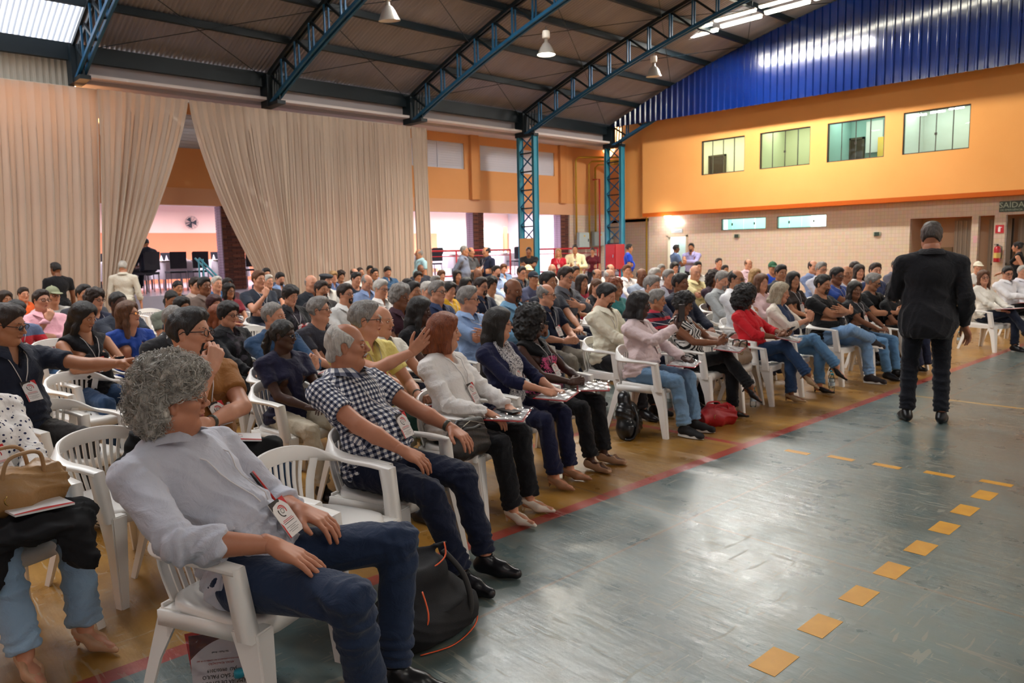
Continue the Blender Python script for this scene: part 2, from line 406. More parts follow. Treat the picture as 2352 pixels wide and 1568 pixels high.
GLASS = glassm('window_glass', 'e2efe8', .0, .02)
DARKF = mat('dark_window_frame', '3a332c', .5)

YW, YT = 21.2, 21.55
WX = [(-13.83, -12.30), (-11.80, -10.23), (-9.74, -8.19), (-7.73, -6.17)]
WZ0, WZ1 = 3.93, 5.0
def wall_with_holes(x0, x1, z0, z1, y0, y1, holes):
    """solid wall slab in the XZ plane with rectangular openings"""
    mb = MB(); xs = sorted({x0, x1, *[h[0] for h in holes], *[h[1] for h in holes]})
    for a, b in zip(xs[:-1], xs[1:]):
        c = (a+b)/2; hs = sorted([h for h in holes if h[0] < c < h[1]], key=lambda h: h[2]); z = z0
        for h in hs:
            if h[2] > z: mb.box(a, b, y0, y1, z, h[2])
            z = h[3]
        if z < z1: mb.box(a, b, y0, y1, z, z1)
    return mb
struct('wall_end_upper', wall_with_holes(-16.17, 14, 2.84, 8.9, YW, YW+.15, [(a, b, WZ0, WZ1) for a, b in WX]), ORANGE)
mb = MB(); mb.box(-16.17, 14, YW-.01, YW+.55, 2.72, 2.84); struct('trim_20', mb, DEEP)
mb = MB(); mb.box(-16.17, -16.0, YW, 26, 2.84, 6.2); mb = MB(); mb.box(-17.25, -16.17, YW+.2, YW+.35, 2.70, 6.1); struct('wall_end_return', mb, ORANGE)
mb = MB(); mb.box(-18.6, -16.17, YW+.9, YW+1.0, 2.6, 6.2); struct('wall_end_corner', mb, ORANGE2)
mb = MB(); mb.box(-20.5, -16.17, YW+.9, YW+1.0, 0, 2.7); struct('wall_corner_tiles', mb, TILE)
LW = [(-13.3, -11.75, 2.16, 2.52), (-11.38, -9.86, 2.15, 2.51)]
holes = [(a, b, c, d) for a, b, c, d in LW]+[(-15.36, -14.6, 0, 2.02), (-7.58, -6.12, 0, 2.27), (-5.97, -5.62, 0, 2.27), (-5.38, -3.6, 0, 2.27)]
struct('wall_end_lower', wall_with_holes(-16.17, 14, 0, 2.72, YT, YT+.15, holes), TILE)
# recess behind the exit doors
mb = MB(); mb.box(-7.6, -3.4, YT+.9, YT+1.0, 0, 2.5); mb.box(-7.68, -7.58, YT+.15, YT+.9, 0, 2.5); struct('wall_recess', mb, mat('recess_paint', 'bc9c80', .6))
mb = MB(); mb.box(-7.6, -3.4, YT+.05, YT+.9, 2.27, 2.36); struct('ceiling_recess', mb, DEEP)
def steel_door(x0, x1, n):
    root = struct('door_%d' % n, MB().box(x0, x1, YT+.82, YT+.86, 0, 2.2), mat('door_grey', '9a9082', .5))
    x = x0+.05
    while x < x1-.03:
        obj('rib', MB().box(x, x+.03, YT+.80, YT+.83, .02, 2.18), mat('door_grey_light', 'aaa092', .5), root); x += .11
    obj('push_bar', MB().box(x0+.1, x1-.1, YT+.74, YT+.78, 1.02, 1.08), mat('door_bar', '3a3632', .4), root)
    obj('edge_bar', MB().box(x1-.03, x1, YT+.77, YT+.82, 0, 2.2), mat('door_edge', '26221e', .5), root)
steel_door(-6.75, -6.2, 2); steel_door(-5.95, -5.4, 3); steel_door(-5.3, -3.7, 4)
mb = MB().box(-7.56, -6.8, YT+.86, YT+.9, 0, 1.5); tag(obj('floor_cabinet', mb, mat('cabinet_beige', '8a7458', .6)), 'low beige cabinet in the shadowed door recess', 'cabinet')
# white door on the left of the tiled wall
d1 = struct('door_1', MB().box(-15.3, -14.66, YT+.5, YT+.55, 0, 2.0), mat('white_door', 'c4dcde', .4))
obj('door_frame', MB().box(-15.4, -15.34, YT-.03, YT+.15, 0, 2.06).box(-14.62, -14.56, YT-.03, YT+.15, 0, 2.06).box(-15.4, -14.56, YT-.03, YT+.15, 2.0, 2.06), mat('door_jamb', 'b9a892', .6), d1)
obj('handle', MB().box(-15.22, -15.12, YT+.46, YT+.5, 1.0, 1.03), mat('chrome', 'c8c8c8', .2, metal=1), d1)
area('door_room_light', (-15, YT+.4, 2.3), .6, .3, 12, (.8, 1, 1))
sg = thing('door_sign', 'small pale sign above the white door', 'sign', (-14.98, YT, 2.2)); obj('plate', MB().box(-.22, .22, -.02, 0, -.06, .06), mat('sign_pale', 'b9c4cc', .5), sg)
obj('lettering', MB().box(-.16, .16, -.024, -.02, .01, .025).box(-.12, .12, -.024, -.02, -.03, -.015), mat('sign_ink', '8d98a4', .5), sg)

# upper windows
for i, (a, b) in enumerate(WX):
    root = struct('window_%d' % (i+1), MB().box(a, b, YW+.02, YW+.10, WZ0-.0, WZ0+.025).box(a, b, YW+.02, YW+.10, WZ1-.03, WZ1).box(a, a+.02, YW+.02, YW+.10, WZ0, WZ1).box(b-.02, b, YW+.02, YW+.10, WZ0, WZ1), DARKF)
    wd = (b-a)/4
    for k in range(4):
        obj('pane', MB().box(a+wd*k+.01, a+wd*(k+1)-.006, YW+.055+.012*(k % 3 == 0), YW+.063+.012*(k % 3 == 0), WZ0+.025, WZ1-.03), GLASS, root)
        if k: obj('mullion', MB().box(a+wd*k-.009, a+wd*k+.009, YW+.045, YW+.07, WZ0+.02, WZ1-.02), DARKF, root)
    obj('latch', MB().box((a+b)/2-.03, (a+b)/2+.03, YW+.035, YW+.05, WZ0+.42, WZ0+.48), DARKF, root)
# rooms behind them
mb = MB().box(-15.5, -5, YW+.15, YW+4.2, 3.0, 3.1).box(-15.5, -5, YW+.15, YW+4.2, 5.5, 5.6); struct('trim_21', mb, WHITE)
rooms = [(-15.6, -12.05, 'd8d2bc'), (-12.05, -9.98, 'c9c6a4'), (-9.98, -7.95, '8fb0ae'), (-7.95, -5.0, 'b4bcba')]
for i, (a, b, c) in enumerate(rooms):
    m_ = mat('room_paint_%d' % i, c, .7)
    struct('wall_room_%d' % (i+1), MB().box(a, b, YW+2.0, YW+2.1, 3.1, 5.5).box(a, a+.05, YW+.16, YW+2.0, 3.1, 5.5), m_)
def inner_door(x0, x1, y, c, lab, z1=4.72):
    t = thing('interior_door', lab, 'door', ((x0+x1)/2, y, 3.1)); w_ = (x1-x0)/2
    obj('leaf', MB().box(-w_, w_, -.05, 0, 0, z1-3.1), mat('idoor_'+c, c, .5), t); obj('frame', MB().box(-w_-.06, -w_, -.07, 0, 0, z1-3.04).box(w_, w_+.06, -.07, 0, 0, z1-3.04).box(-w_-.06, w_+.06, -.07, 0, z1-3.1, z1-3.04), mat('idoorf_'+c, '4a3c30', .5), t)
inner_door(-14.75, -14.2, YW+2.0, '3a2c26', 'dark brown door seen through the first upper window')
inner_door(-9.88, -9.55, YW+1.95, '3c2a1e', 'dark door at the left inside the third upper window')
tag(obj('notice_board', MB().box(-9.45, -8.98, YW+1.9, YW+1.98, 4.3, 5.2), mat('board_white', 'c8c8c8', .5)), 'pale panel inside the third upper window', 'board')
t = thing('curtain_strip', 'yellow curtain strip inside the third upper window', 'curtain', (-8.98, YW+1.8, 3.95)); obj('cloth', MB().box(-.08, .08, -.02, .02, -.5, .75), mat('yellow_cloth', 'd8b050', .7), t)
t = thing('tube_light', 'fluorescent tubes glowing inside the fourth upper window', 'lamp', (-7.3, YW+1.1, 5.06)); 
for k in range(3):
    obj('tube', MB().tube([(-.6+.42*k, .1*k, .04*k), (-.25+.42*k, .1*k, .04*k)], .025, 8), mat('tube_glow_in', 'ffffff', .4, emit=('ffffff', 9)), t)

# low toilet windows
for i, (a, b, c, d) in enumerate(LW):
    root = struct('window_%d' % (i+5), MB().box(a, b, YT+.03, YT+.09, c, c+.02).box(a, b, YT+.03, YT+.09, d-.02, d).box(a, a+.02, YT+.03, YT+.09, c, d).box(b-.02, b, YT+.03, YT+.09, c, d), mat('alu_frame', '7a8c8c', .4))
    wd = (b-a)/4
    for k in range(4):
        obj('pane', MB().box(a+wd*k+.01, a+wd*(k+1)-.008, YT+.05, YT+.058, c+.02, d-.02), GLASS, root)
        if k in (1, 3): obj('latch', MB().box(a+wd*k-.03, a+wd*k+.01, YT+.03, YT+.05, (c+d)/2-.04, (c+d)/2+.04), DARKF, root)
struct('wall_low_room', MB().box(-14.2, -9.2, YT+1.9, YT+2.0, 1.6, 2.71).box(-14.2, -9.2, YT+.2, YT+2.0, 1.6, 1.65), mat('aqua_room', 'bfe6e0', .6))
tag(obj('louvre_glow', MB().box(-11.2, -10.55, YT+1.86, YT+1.89, 2.1, 2.6), mat('daylight_pane', 'ffffff', .4, emit=('f4ffff', 5))), 'bright daylit pane inside the right low window', 'window')

# small wall fittings
def wall_box(x, z, label, c='2c3a34'):
    t = thing('emergency_lamp', label, 'wall lamp', (x, YT, z)); obj('body', MB().box(-.06, .06, -.05, 0, -.05, .05), mat('box_'+c, c, .5), t); obj('base', MB().box(-.1, .1, -.02, 0, -.055, .055), mat('box_base', '9aa08c', .5), t)
wall_box(-12.72, 1.97, 'small dark emergency lamp below the left low window')
wall_box(-8.42, 1.9, 'small dark emergency lamp left of the exit recess')

# exit sign, fire point
def text_mesh(s, size, depth=.002, align='CENTER'):
    c = bpy.data.curves.new('txt', 'FONT'); c.body = s; c.size = size; c.extrude = depth; c.align_x = align; c.align_y = 'CENTER'; c.resolution_u = 2
    o = bpy.data.objects.new('txt', c); COL.objects.link(o); dg = bpy.context.evaluated_depsgraph_get()
    me = bpy.data.meshes.new_from_object(o.evaluated_get(dg)); bpy.data.objects.remove(o); return me
def text(s, size, m, parent, loc, rot, name='lettering', depth=.002):
    me = text_mesh(s, size, depth); me.materials.clear(); me.materials.append(m); o = link(name, me, parent, loc, rot); return o
t = thing('exit_sign', 'dark green exit sign with pale lettering above the right doors', 'sign', (-5.27, YT, 2.47))
obj('plate', MB().box(-.26, .26, -.02, 0, -.13, .13), mat('sign_green', '3c4a40', .5), t)
text('SAÍDA', .19, mat('sign_letters', 'a8b8a4', .5), t, (0, -.023, .03), (pi/2, 0, 0))
text('DE EMERGÊNCIA', .062, mat('sign_letters', 'a8b8a4', .5), t, (0, -.023, -.085), (pi/2, 0, 0))
t = thing('fire_sign', 'square red fire extinguisher sign on the tiled pillar', 'sign', (-5.5, YT, 1.93))
obj('plate', MB().box(-.09, .09, -.012, 0, -.1, .1), mat('sign_red', 'b8262e', .4), t)
m = MB(); m.box(-.03, .02, -.016, -.012, -.07, .03); m.box(-.02, .01, -.016, -.012, .03, .06); m.box(.01, .05, -.016, -.012, .035, .05); obj('pictogram', m, mat('sign_white', 'e8e0e0', .5), t)
t = thing('fire_extinguisher', 'red fire extinguisher hanging on the pillar between the exit doors', 'extinguisher', (-5.5, YT-.09, 1.28))
m = MB(); m.lathe([(0, -.16), (.07, -.16), (.075, -.14), (.075, .16), (.06, .21), (.025, .235), (0, .235)], 18); obj('cylinder', m, mat('ext_red', 'b01420', .3, coat=.4), t, True)
obj('label_band', MB().lathe([(.0765, -.06), (.0765, .07)], 18), mat('ext_label', 'c8b060', .5), t, True)
m = MB(); m.box(-.02, .02, -.02, .02, .235, .27); m.box(-.08, .02, -.01, .01, .27, .285); m.box(-.07, .0, -.01, .01, .245, .255); obj('valve', m, mat('black_plastic', '18181a', .4), t)
obj('hose', MB().tube([(.02, 0, .25), (.09, 0, .22), (.1, 0, .05), (.09, -.01, -.08)], .009, 6), mat('black_plastic', '18181a', .4), t)
tag(obj('paper_notice', MB().box(-6.07, -5.97-.02, YT-.006, YT, 1.6, 1.78), mat('notice_pink', 'cfa0a4', .6)), 'small pink notice on the pillar left of the exit sign', 'notice')

# ---------------------------------------------------------------- aisle side: upper wall, soffit, openings, brick pillars
XS = -18.5
side_holes = [(6.2, 8.0), (9.0, 13.0), (13.2, 15.2), (15.85, 19.25)]
struct('wall_corner_side', MB().box(-18.65, -18.5, 20.0, 22.3, .82, 2.95), TILE)
mb = MB(); ys = sorted({-4, 22.3, *[a for h in side_holes for a in h]})
for a, b in zip(ys[:-1], ys[1:]):
    c = (a+b)/2
    if any(h[0] < c < h[1] for h in side_holes): mb.box(XS-.15, XS, a, b, 2.92, 4.21); mb.box(XS-.15, XS, a, b, 5.0, 5.35)
    else: mb.box(XS-.15, XS, a, b, 2.92, 5.35)
struct('wall_left_upper', mb, ORANGE2)
struct('trim_22', MB().box(XS-.2, XS+.02, -4, 21.5, 2.88, 3.28), plaster('ledge_paint', 'cf9c78', 'd8a884'))
for k, y in enumerate((8.5, 15.55, 19.6)): struct('trim_%d' % (23+k), MB().box(XS, XS+.12, y-.16, y+.16, 3.28, 5.3), plaster('pilaster_paint', 'c98a52', 'd29660'))
LOUV = mat('louvre_white', 'cfd2de', .5)
for i, (a, b) in enumerate(side_holes):
    root = struct('window_%d' % (i+7), MB().box(XS-.1, XS-.04, a, a+.04, 4.21, 5).box(XS-.1, XS-.04, b-.04, b, 4.21, 5).box(XS-.1, XS-.04, a, b, 4.21, 4.24).box(XS-.1, XS-.04, a, b, 4.97, 5.0).box(XS-.1, XS-.03, (a+b)/2-.02, (a+b)/2+.02, 4.21, 5), LOUV)
    for k in range(10):
        z = 4.25+k*.073; m = MB(); m.obox((XS-.07, a+.03, z+.03), (XS-.07, b-.03, z+.03), .012, .07, upv=(.35, 0, 1)); obj('louvre_slat', m, LOUV, root)
    obj('backing', MB().box(XS-.13, XS-.12, a, b, 4.2, 5.0), mat('louvre_back', 'b8bccc', .6), root)
struct('ceiling_aisle', MB().box(XS-.1, -17.1, 4.4, 21.8, 5.27, 5.33), WHITE)
struct('trim_26', MB().box(-17.5, -17.42, 4.3, 21.2, 5.2, 5.72), plaster('fascia_grey', 'a39a9a', 'b0a8a6'))
# ribbed closure above the first curtain
m = MB(); P = []
for k in range(150):
    y = -4+k*.055; P.append([(-17.45+.02*sin(k*pi/1.0+.5)+(.03 if k % 2 else 0), y, 5.0), (-17.45+(.03 if k % 2 else 0), y, 5.62)])
m.grid(P); struct('wall_left_closure', m, mat('closure_sheet', 'a8a496', .5))
struct('trim_27', MB().box(-17.4, -17.3, -4, 12.7, 5.04, 5.09), mat('rail_paint', 'c8c0b0', .5))
t = thing('soffit_lamp', 'small bright round lamp under the orange wall above the white door', 'lamp', (-15.2, YW-.0+.12, 2.70)); obj('dome', MB().lathe([(0, -.10), (.07, -.085), (.12, -.04), (.13, 0)], 16), mat('dome_glow', 'ffffff', .4, emit=('fff8e8', 14)), t, True)
pl_ = bpy.data.lights.new('lamp_light', 'POINT'); pl_.energy = 16; pl_.shadow_soft_size = .12; pl_.color = (1, .97, .9); po_ = bpy.data.objects.new('lamp_light', pl_); COL.objects.link(po_); po_.location = (-15.2, YW-.15, 2.5)
gb = struct('window_20', MB().box(-22.12, -22.0, 21.85, 22.95, 1.6, 1.68).box(-22.12, -22.0, 21.85, 22.95, 2.8, 2.86), WHITE)
gbm = MB().box(-.05, .05, -.09, .09, -.09, .09).mesh('glass_block', mat('glass_block_pale', 'c4d8e8', .15, spec=.8))
for r in range(6):
    for c in range(6):
        o = link('glass_block', gbm, gb, (-22.06, 21.95+.185*c, 1.78+.185*r))
# dining hall
struct('floor_dining', MB().box(-30, -17.32, -2, 24, 0, .82), mat('dining_floor', '9c98a8', .25, var=.1))
struct('wall_dining_back', MB().box(-26.2, -26, -2, 24, 2.46, 3.6), PEACH)
struct('wall_dining_lower', MB().box(-26.18, -25.98, -2, 24, .82, 2.46), CORAL)
struct('ceiling_dining', MB().box(-26, XS-.14, -2, 24, 3.35, 3.45), WHITE)
struct('wall_dining_near', MB().box(-26, XS, -2.1, -2, .8, 3.6), WHITE)
struct('wall_dining_far', MB().box(-26, XS-.2, 23.9, 24, .82, 3.6), WHITE)
struct('wall_screen', MB().box(-22.4, -22.3, 17.0, 20.2, .82, 2.55), mat('screen_green', 'b4c4b4', .6))
struct('wall_screen_trim', MB().box(-22.28, -22.2, 20.2, 20.35, .82, 2.6), CORAL)
brick_a = [mat('brick_%d' % k, c, .85, bump=(40, .2)) for k, c in enumerate(('6a3f34', '5c362e', '74483a', '4f302b'))]
MORTAR = mat('mortar_grey', '6e625e', .9); LILAC = mat('pillar_lilac', 'a898b4', .7)
BRK = {}
for k in range(4): BRK[k] = MB().box(0, .05, 0, .205, 0, .058).mesh('brick', brick_a[k])
BRK2 = MB().box(0, .205, 0, .05, 0, .058).mesh('brick', [mat('brick_lilac', '9c8498', .85)])
def pillar(y0, y1, i):
    root = struct('wall_pillar_%d' % i, MB().box(XS-.35, XS-.01, y0+.012, y1, 0.82, 2.9), MORTAR)
    for r in range(31):
        z = .84+r*.066; y = y0+.012-(.105 if r % 2 else 0)
        while y < y1-.02:
            a = max(y, y0+.012); wd = min(y+.205, y1)-a
            if wd > .03:
                o = bpy.data.objects.new('brick', BRK[(r*7+int(y*40)) % 4]); COL.objects.link(o); o.parent = root; o.location = (XS-.045, a, z); o.scale = (1, wd/.205, 1)
            y += .215
        x = XS-.36
        for q in range(2):
            o = bpy.data.objects.new('brick', BRK2); COL.objects.link(o); o.parent = root; o.location = (x+q*.175, y0-.01, z); o.scale = (.8, 1, 1)
pillar(7.43, 7.97, 1); pillar(15.5, 15.93, 2); pillar(19.55, 19.93, 3)

# lattice columns
def lattice_column(y, label, board):
    t = thing('lattice_column', label, 'column', (-17, y, 0)); tq = NB('teal_paint_%d' % int(y), .4, .5); tq.color(tq.mix(tq.noise(2, 3), '1f6f8c', '3a93a8')); 
    for x in (-.33, .33):
        obj('flange', MB().box(x-.015, x+.015, -.1, .1, 0, 5.15).box(x-.05, x+.05, -.1, -.085, 0, 5.15).box(x-.05, x+.05, .085, .1, 0, 5.15), tq.m, t)
    for k in range(9):
        z = .15+k*.56
        obj('rung', MB().obox((-.32, 0, z), (.32, 0, z), .04, .04), STEELD, t)
        obj('brace', MB().obox((-.32, -.03, z+.03), (.32, -.03, z+.53), .03, .03), STEEL, t); obj('brace', MB().obox((-.32, .03, z+.53), (.32, .03, z+.03), .03, .03), STEEL, t)
    if board: obj('plywood_guard', MB().box(-.3, .3, -.12, -.1, .8, 2.02), mat('plywood', 'c08c4c', .6), t, label='tan plywood board')
lattice_column(16.5, 'teal lattice steel column with a plywood board, nearer one', True)
lattice_column(20.7, 'teal lattice steel column in the far corner', False)

# yellow pipes in the corner
pm = mat('yellow_pipe', 'b08a20', .45)
for k, (y, za, zb, yy) in enumerate(((20.2, 2.0, 4.9, 21.9), (20.9, 2.0, 4.8, 21.9), (21.25, 2.0, 4.7, 21.9))):
    m = MB(); m.tube([(-18.35, y, za), (-18.35, y, zb-.1), (-18.3, y+.1, zb), (-17.4, 21.95, zb+.02)], .035, 8)
    tag(obj('pipe', m, pm, smooth=True), 'yellow pipe rising on the corner wall, %s of three' % ('leftmost', 'middle', 'rightmost')[k], 'pipe', 'yellow pipes in the corner')
tag(obj('pipe', MB().tube([(-16.6, 22.0, 0), (-16.6, 22.0, 5.6)], .03, 8), pm, smooth=True), 'yellow vertical pipe right of the corner column', 'pipe')
tag(obj('pipe', MB().tube([(-17.6, 20.6, .1), (-17.6, 20.6, 4.1), (-17.9, 20.6, 4.1)], .03, 8), mat('red_pipe', '9c2420', .4), smooth=True), 'red fire pipe beside the corner lattice column', 'pipe')
# electric cabinets on the aisle end
for k, (y, wd, z0, z1) in enumerate(((20.45, .55, 1.72, 2.25), (21.35, .7, 1.76, 2.28), (22.0, .2, 1.8, 2.3))):
    t = thing('electric_cabinet', '%s on the corner wall' % ('left grey electric cabinet', 'wide middle grey electric cabinet', 'narrow right grey electric cabinet')[k], 'cabinet', (-18.2, y, z0)); 
    obj('body', MB().box(-.12, .0, -wd/2, wd/2, 0, z1-z0), mat('cab_grey', 'a8b4b2', .4), t, bev=.008); obj('door', MB().box(0, .015, -wd/2+.02, wd/2-.02, .02, z1-z0-.02), mat('cab_grey_d', 'b4c0bc', .4), t); obj('handle', MB().box(.015, .03, wd/2-.09, wd/2-.06, .2, .3), mat('black_plastic', '18181a', .4), t)
    obj('warning_label', MB().box(.015, .018, -.04, .04, .38, .43), mat('warn_yel', 'd8b040', .5), t)
t = thing('fire_hose_box', 'red fire hose box by the corner column', 'fire box', (-16.6, 20.2, 1.0)); obj('stand', MB().box(-.15, -.1, .1, .15, -1.0, 0).box(.1, .15, .1, .15, -1.0, 0), mat('ext_red3', 'b8161f', .35), t); obj('body', MB().box(-.2, .25, -.25, .25, -.05, .8), mat('ext_red2', 'a8121c', .35, coat=.3), t, bev=.01); obj('door', MB().box(-.18, .23, -.27, -.25, 0, .75), mat('ext_red3', 'b8161f', .35), t); obj('handle', MB().box(.15, .18, -.29, -.27, .35, .45), mat('chrome', 'c8c8c8', .2, metal=1), t)

# red railing along the raised floor
def railing(y0, y1, label, n):
    t = thing('red_railing', label, 'railing', (-17.45, y0, .82)); rm = mat('rail_red', 'b3222e', .4); L = y1-y0
    obj('top_rail', MB().tube([(0, 0, .86), (0, L, .86)], .028, 8), rm, t, True); obj('bottom_rail', MB().tube([(0, 0, .12), (0, L, .12)], .022, 8), rm, t, True); obj('middle_rail', MB().tube([(0, 0, .70), (0, L, .70)], .014, 8), rm, t, True)
    for k in range(n+1): obj('post', MB().tube([(0, L*k/n, -.02), (0, L*k/n, .86)], .026, 8), rm, t, True)
railing(12.85, 16.1, 'red tube railing between the curtain and the nearer lattice column', 3)
railing(17.0, 20.3, 'red tube railing between the two lattice columns', 3)
# teal stair handrail in front of the dining opening
t = thing('stair_handrail', 'teal double handrail sloping down from the dining floor', 'handrail', (-17.2, 6.35, 0)); tm = mat('rail_teal', '3f8494', .35)
for dx in (0, -.25):
    obj('rail', MB().tube([(dx+.0, 0, 1.62), (dx+.7, .35, .95)], .022, 8), tm, t, True)
    obj('post', MB().tube([(dx+.1, .04, .81 if dx else 0), (dx+.1, .04, 1.6)], .02, 8), tm, t, True)
# dining fan
t = thing('wall_fan', 'dark round wall fan in the dining hall', 'fan', (-25.9, 9.35, 2.80)); t.scale = (.62, .62, .62); dk = mat('fan_dark', '3a3c44', .5)
obj('arm', MB().tube([(0, -.25, -.05), (.12, -.1, 0), (.2, 0, 0)], .03, 8), mat('fan_arm', '8a8a8e', .4), t, True)
for r in (.12, .2, .28, .34): obj('guard_ring', MB().tube([(.22, r*cos(a), r*sin(a)) for a in np.linspace(0, 2*pi, 25)[:-1]], .008, 5, closed=True), dk, t, True)
for k in range(12): obj('guard_wire', MB().tube([(.22, 0, 0), (.22, .34*cos(k*pi/6), .34*sin(k*pi/6))], .006, 4), dk, t)
for k in range(3): obj('blade', MB().grid([[(.17+.03*s_, r*cos(2.1*k+.5*s_), r*sin(2.1*k+.5*s_)) for s_ in (-1, 1)] for r in (.04, .3)]), dk, t)
obj('hub', MB().lathe([(0, .26), (.05, .25), (.06, .14), (0, .14)], 12), dk, t, True).rotation_euler = (0, pi/2, 0)
# dining tables and chairs
CLOTH = mat('table_linen', 'd4ccd4', .7, bump=(40, .2)); SEATD = mat('dining_chair_dark', '23242e', .6); LEGM = mat('dining_chair_leg', '8a8890', .3, metal=.7)
_dc = {}
def dchair(x, y, rz, lab):
    t = thing('dining_chair', lab, 'chair', (x, y, .82), rz, 'dark dining chairs on the raised floor')
    if not _dc:
        _dc['seat'] = MB().box(-.2, .2, -.2, .2, .44, .49).mesh('seat', SEATD); m = MB(); m.grid([[(-.2-.06*v-.02*cos(u*1.5), .2*u, .55+.42*v) for v in (0, .5, 1)] for u in (-1, -.5, 0, .5, 1)]); m.box(-.235, -.205, -.2, .2, .55, .95); _dc['backrest'] = m.mesh('backrest', SEATD)
        for i, (a, b) in enumerate(((-1, -1), (-1, 1), (1, -1), (1, 1))): _dc['leg%d' % i] = MB().tube([(.19*a, .18*b, .45), (.21*a, .19*b, 0)], .012, 6).mesh('leg', LEGM)
    for k_, me in _dc.items(): link(k_.rstrip('0123'), me, t)
def dtable(x, y, lab):
    t = thing('dining_table', lab, 'table', (x, y, .82), 0, 'white-clothed dining tables')
    obj('tabletop', MB().box(-.6, .6, -.45, .45, .72, .75), mat('table_wood', '8a7a68', .5), t)
    for a in (-1, 1):
        for b in (-1, 1): obj('leg', MB().box(.52*a-.02, .52*a+.02, .38*b-.02, .38*b+.02, 0, .72), LEGM, t)
    P = []
    for q in range(49):
        a = 2*pi*q/48; ex_ = 6; rr = (abs(cos(a))**ex_+abs(sin(a))**ex_)**(-1/ex_); P.append([(.0, 0, .757), (.6*cos(a)*rr, .45*sin(a)*rr, .757), ((.62+.015*sin(q*2.1))*cos(a)*rr, (.47+.015*sin(q*2.1))*sin(a)*rr, .70), ((.64+.04*sin(q*2.1))*cos(a)*rr, (.49+.04*sin(q*2.1))*sin(a)*rr, .28)])
    o = obj('tablecloth', MB().grid(P), CLOTH, smooth=True, loc=(x, y, .82)); tag(o, 'white cloth draped over '+lab, 'tablecloth', 'white tablecloths')
    for k in range(5):
        o = obj('napkin', MB().lathe([(0, .14), (.012, .12), (.04, .02), (.045, 0)], 8), mat('napkin_white', 'ece8f0', .6), loc=(x-.4+.2*k, y+.2*(-1)**k, 1.577)); tag(o, 'folded white napkin on %s, %s' % (lab, ('leftmost', 'second', 'middle', 'fourth', 'rightmost')[k]), 'napkin', 'napkins on the dining tables')
tl_ = ['the table nearest the suited man', 'the second table from the suited man', 'the table beside the brick pillar', 'the table seen left of the standing group', 'the table behind the railing', 'the far table behind the second railing']
for i, (x, y) in enumerate(((-20.3, 5.6), (-20.6, 6.9), (-20.4, 8.2), (-20.3, 14.2), (-20.5, 16.2), (-20.4, 18.4))):
    dtable(x, y, tl_[i])
    for j, (dx, dy, rz) in enumerate(((.95, -.25, pi), (.95, .3, pi), (-.95, -.2, 0), (-.95, .3, 0))): dchair(x+dx, y+dy, rz, 'dark dining chair at %s, %s' % (tl_[i], ('front left', 'front right', 'rear left', 'rear right')[j]))
# opposite side and back wall of the hall (behind the camera)
hb = [(-9, -6, 3.2, 5.0), (-4, -1, 3.2, 5.0), (1, 4, 3.2, 5.0), (6, 9, 3.2, 5.0)]
struct('wall_rear', wall_with_holes(-18, 14, 0, 8.9, -12.2, -12, hb), ORANGE)
mb = MB()
for a, b in zip((-12, -8, -4, 0, 4, 8, 12, 16, 20), (-8, -4, 0, 4, 8, 12, 16, 20, 22)):
    mb.box(14, 14.2, a, b, 0, 3.4); mb.box(14, 14.2, a, b, 4.9, 6.4); mb.box(14, 14.2, a, a+1.0, 3.4, 4.9)
struct('wall_right', mb, ORANGE)
struct('wall_left_near', MB().box(-18.6, -18.5, -12, -4, 0, 5.6).box(-17.9, -17.8, -12, -3.6, 0, 5.9), ORANGE2)

# ---------------------------------------------------------------- curtains
cn = NB('beige_curtain_cloth', .85, .15)
cn.color(cn.mix(cn.noise(1.5, 3, cn.mapv((1, 4, .3))), 'bcab9a', 'cfc2b2')); cn.bump(cn.noise(120, 2), .1, .003)
cn.b.inputs['Sheen Weight'].default_value = .2
_t = cn.node('ShaderNodeBsdfTranslucent', {'Color': (*lin('c8ab8a'), 1)}); _m = cn.node('ShaderNodeMixShader', {0: .3})
cn.nt.links.new(cn.b.outputs[0], _m.inputs[1]); cn.nt.links.new(_t.outputs[0], _m.inputs[2]); cn.nt.links.new(_m.outputs[0], cn.nt.nodes['Material Output'].inputs[0])
def curtain(label, t0, t1, b0, b1, zb, nf, amp=.07, pw=1.3, xo=0, tie=False, seed=0):
    rng = random.Random(seed); NU = int(nf*9); NV = 26; P = []
    ph = [rng.uniform(-.9, .9) for _ in range(int(nf)+3)]; am = [rng.uniform(.5, 1.25) for _ in range(int(nf)+3)]
    for i in range(NU+1):
        u = i/NU; fi = u*nf; k = int(fi); fr = fi-k; a = am[k]*(1-fr)+am[k+1]*fr; p_ = ph[k]*(1-fr)+ph[k+1]*fr; row = []
        for j in range(NV+1):
            v = j/NV; z = 5.02*(1-v)+zb*v; e = v**pw
            y = (t0+(t1-t0)*u)*(1-e)+(b0+(b1-b0)*u)*e
            g = .45+.75*min(1, v*2.2)
            if tie: g *= 1-.45*v**3
            x = -17.0+xo+amp*a*g*sin(2*pi*fi+p_*(.4+v))+.02*sin(7*u+3*v)
            if tie: x += .12*v*v*sin(pi*u)
            y += amp*.45*g*sin(4*pi*fi+p_*2)
            row.append((x, y, z))
        P.append(row)
    m = MB(); m.grid(P); o = obj('curtain', m, cn.m, smooth=True); tag(o, label, 'curtain', 'tall beige stage curtains'); return o
curtain('tall beige curtain hanging straight at the left edge of the frame', -3.5, 4.5, -3.5, 4.2, .02, 34, seed=1)
curtain('tall beige curtain swept left and tied low, left side of the gap', 4.45, 6.24, 4.25, 4.62, .9, 9, amp=.06, pw=1.25, xo=.08, tie=True, seed=2)
curtain('lower tail of the left tied curtain below its knot', 4.25, 4.62, 4.2, 4.75, .02, 4, amp=.05, xo=.08, seed=5).scale = (1, 1, 1)
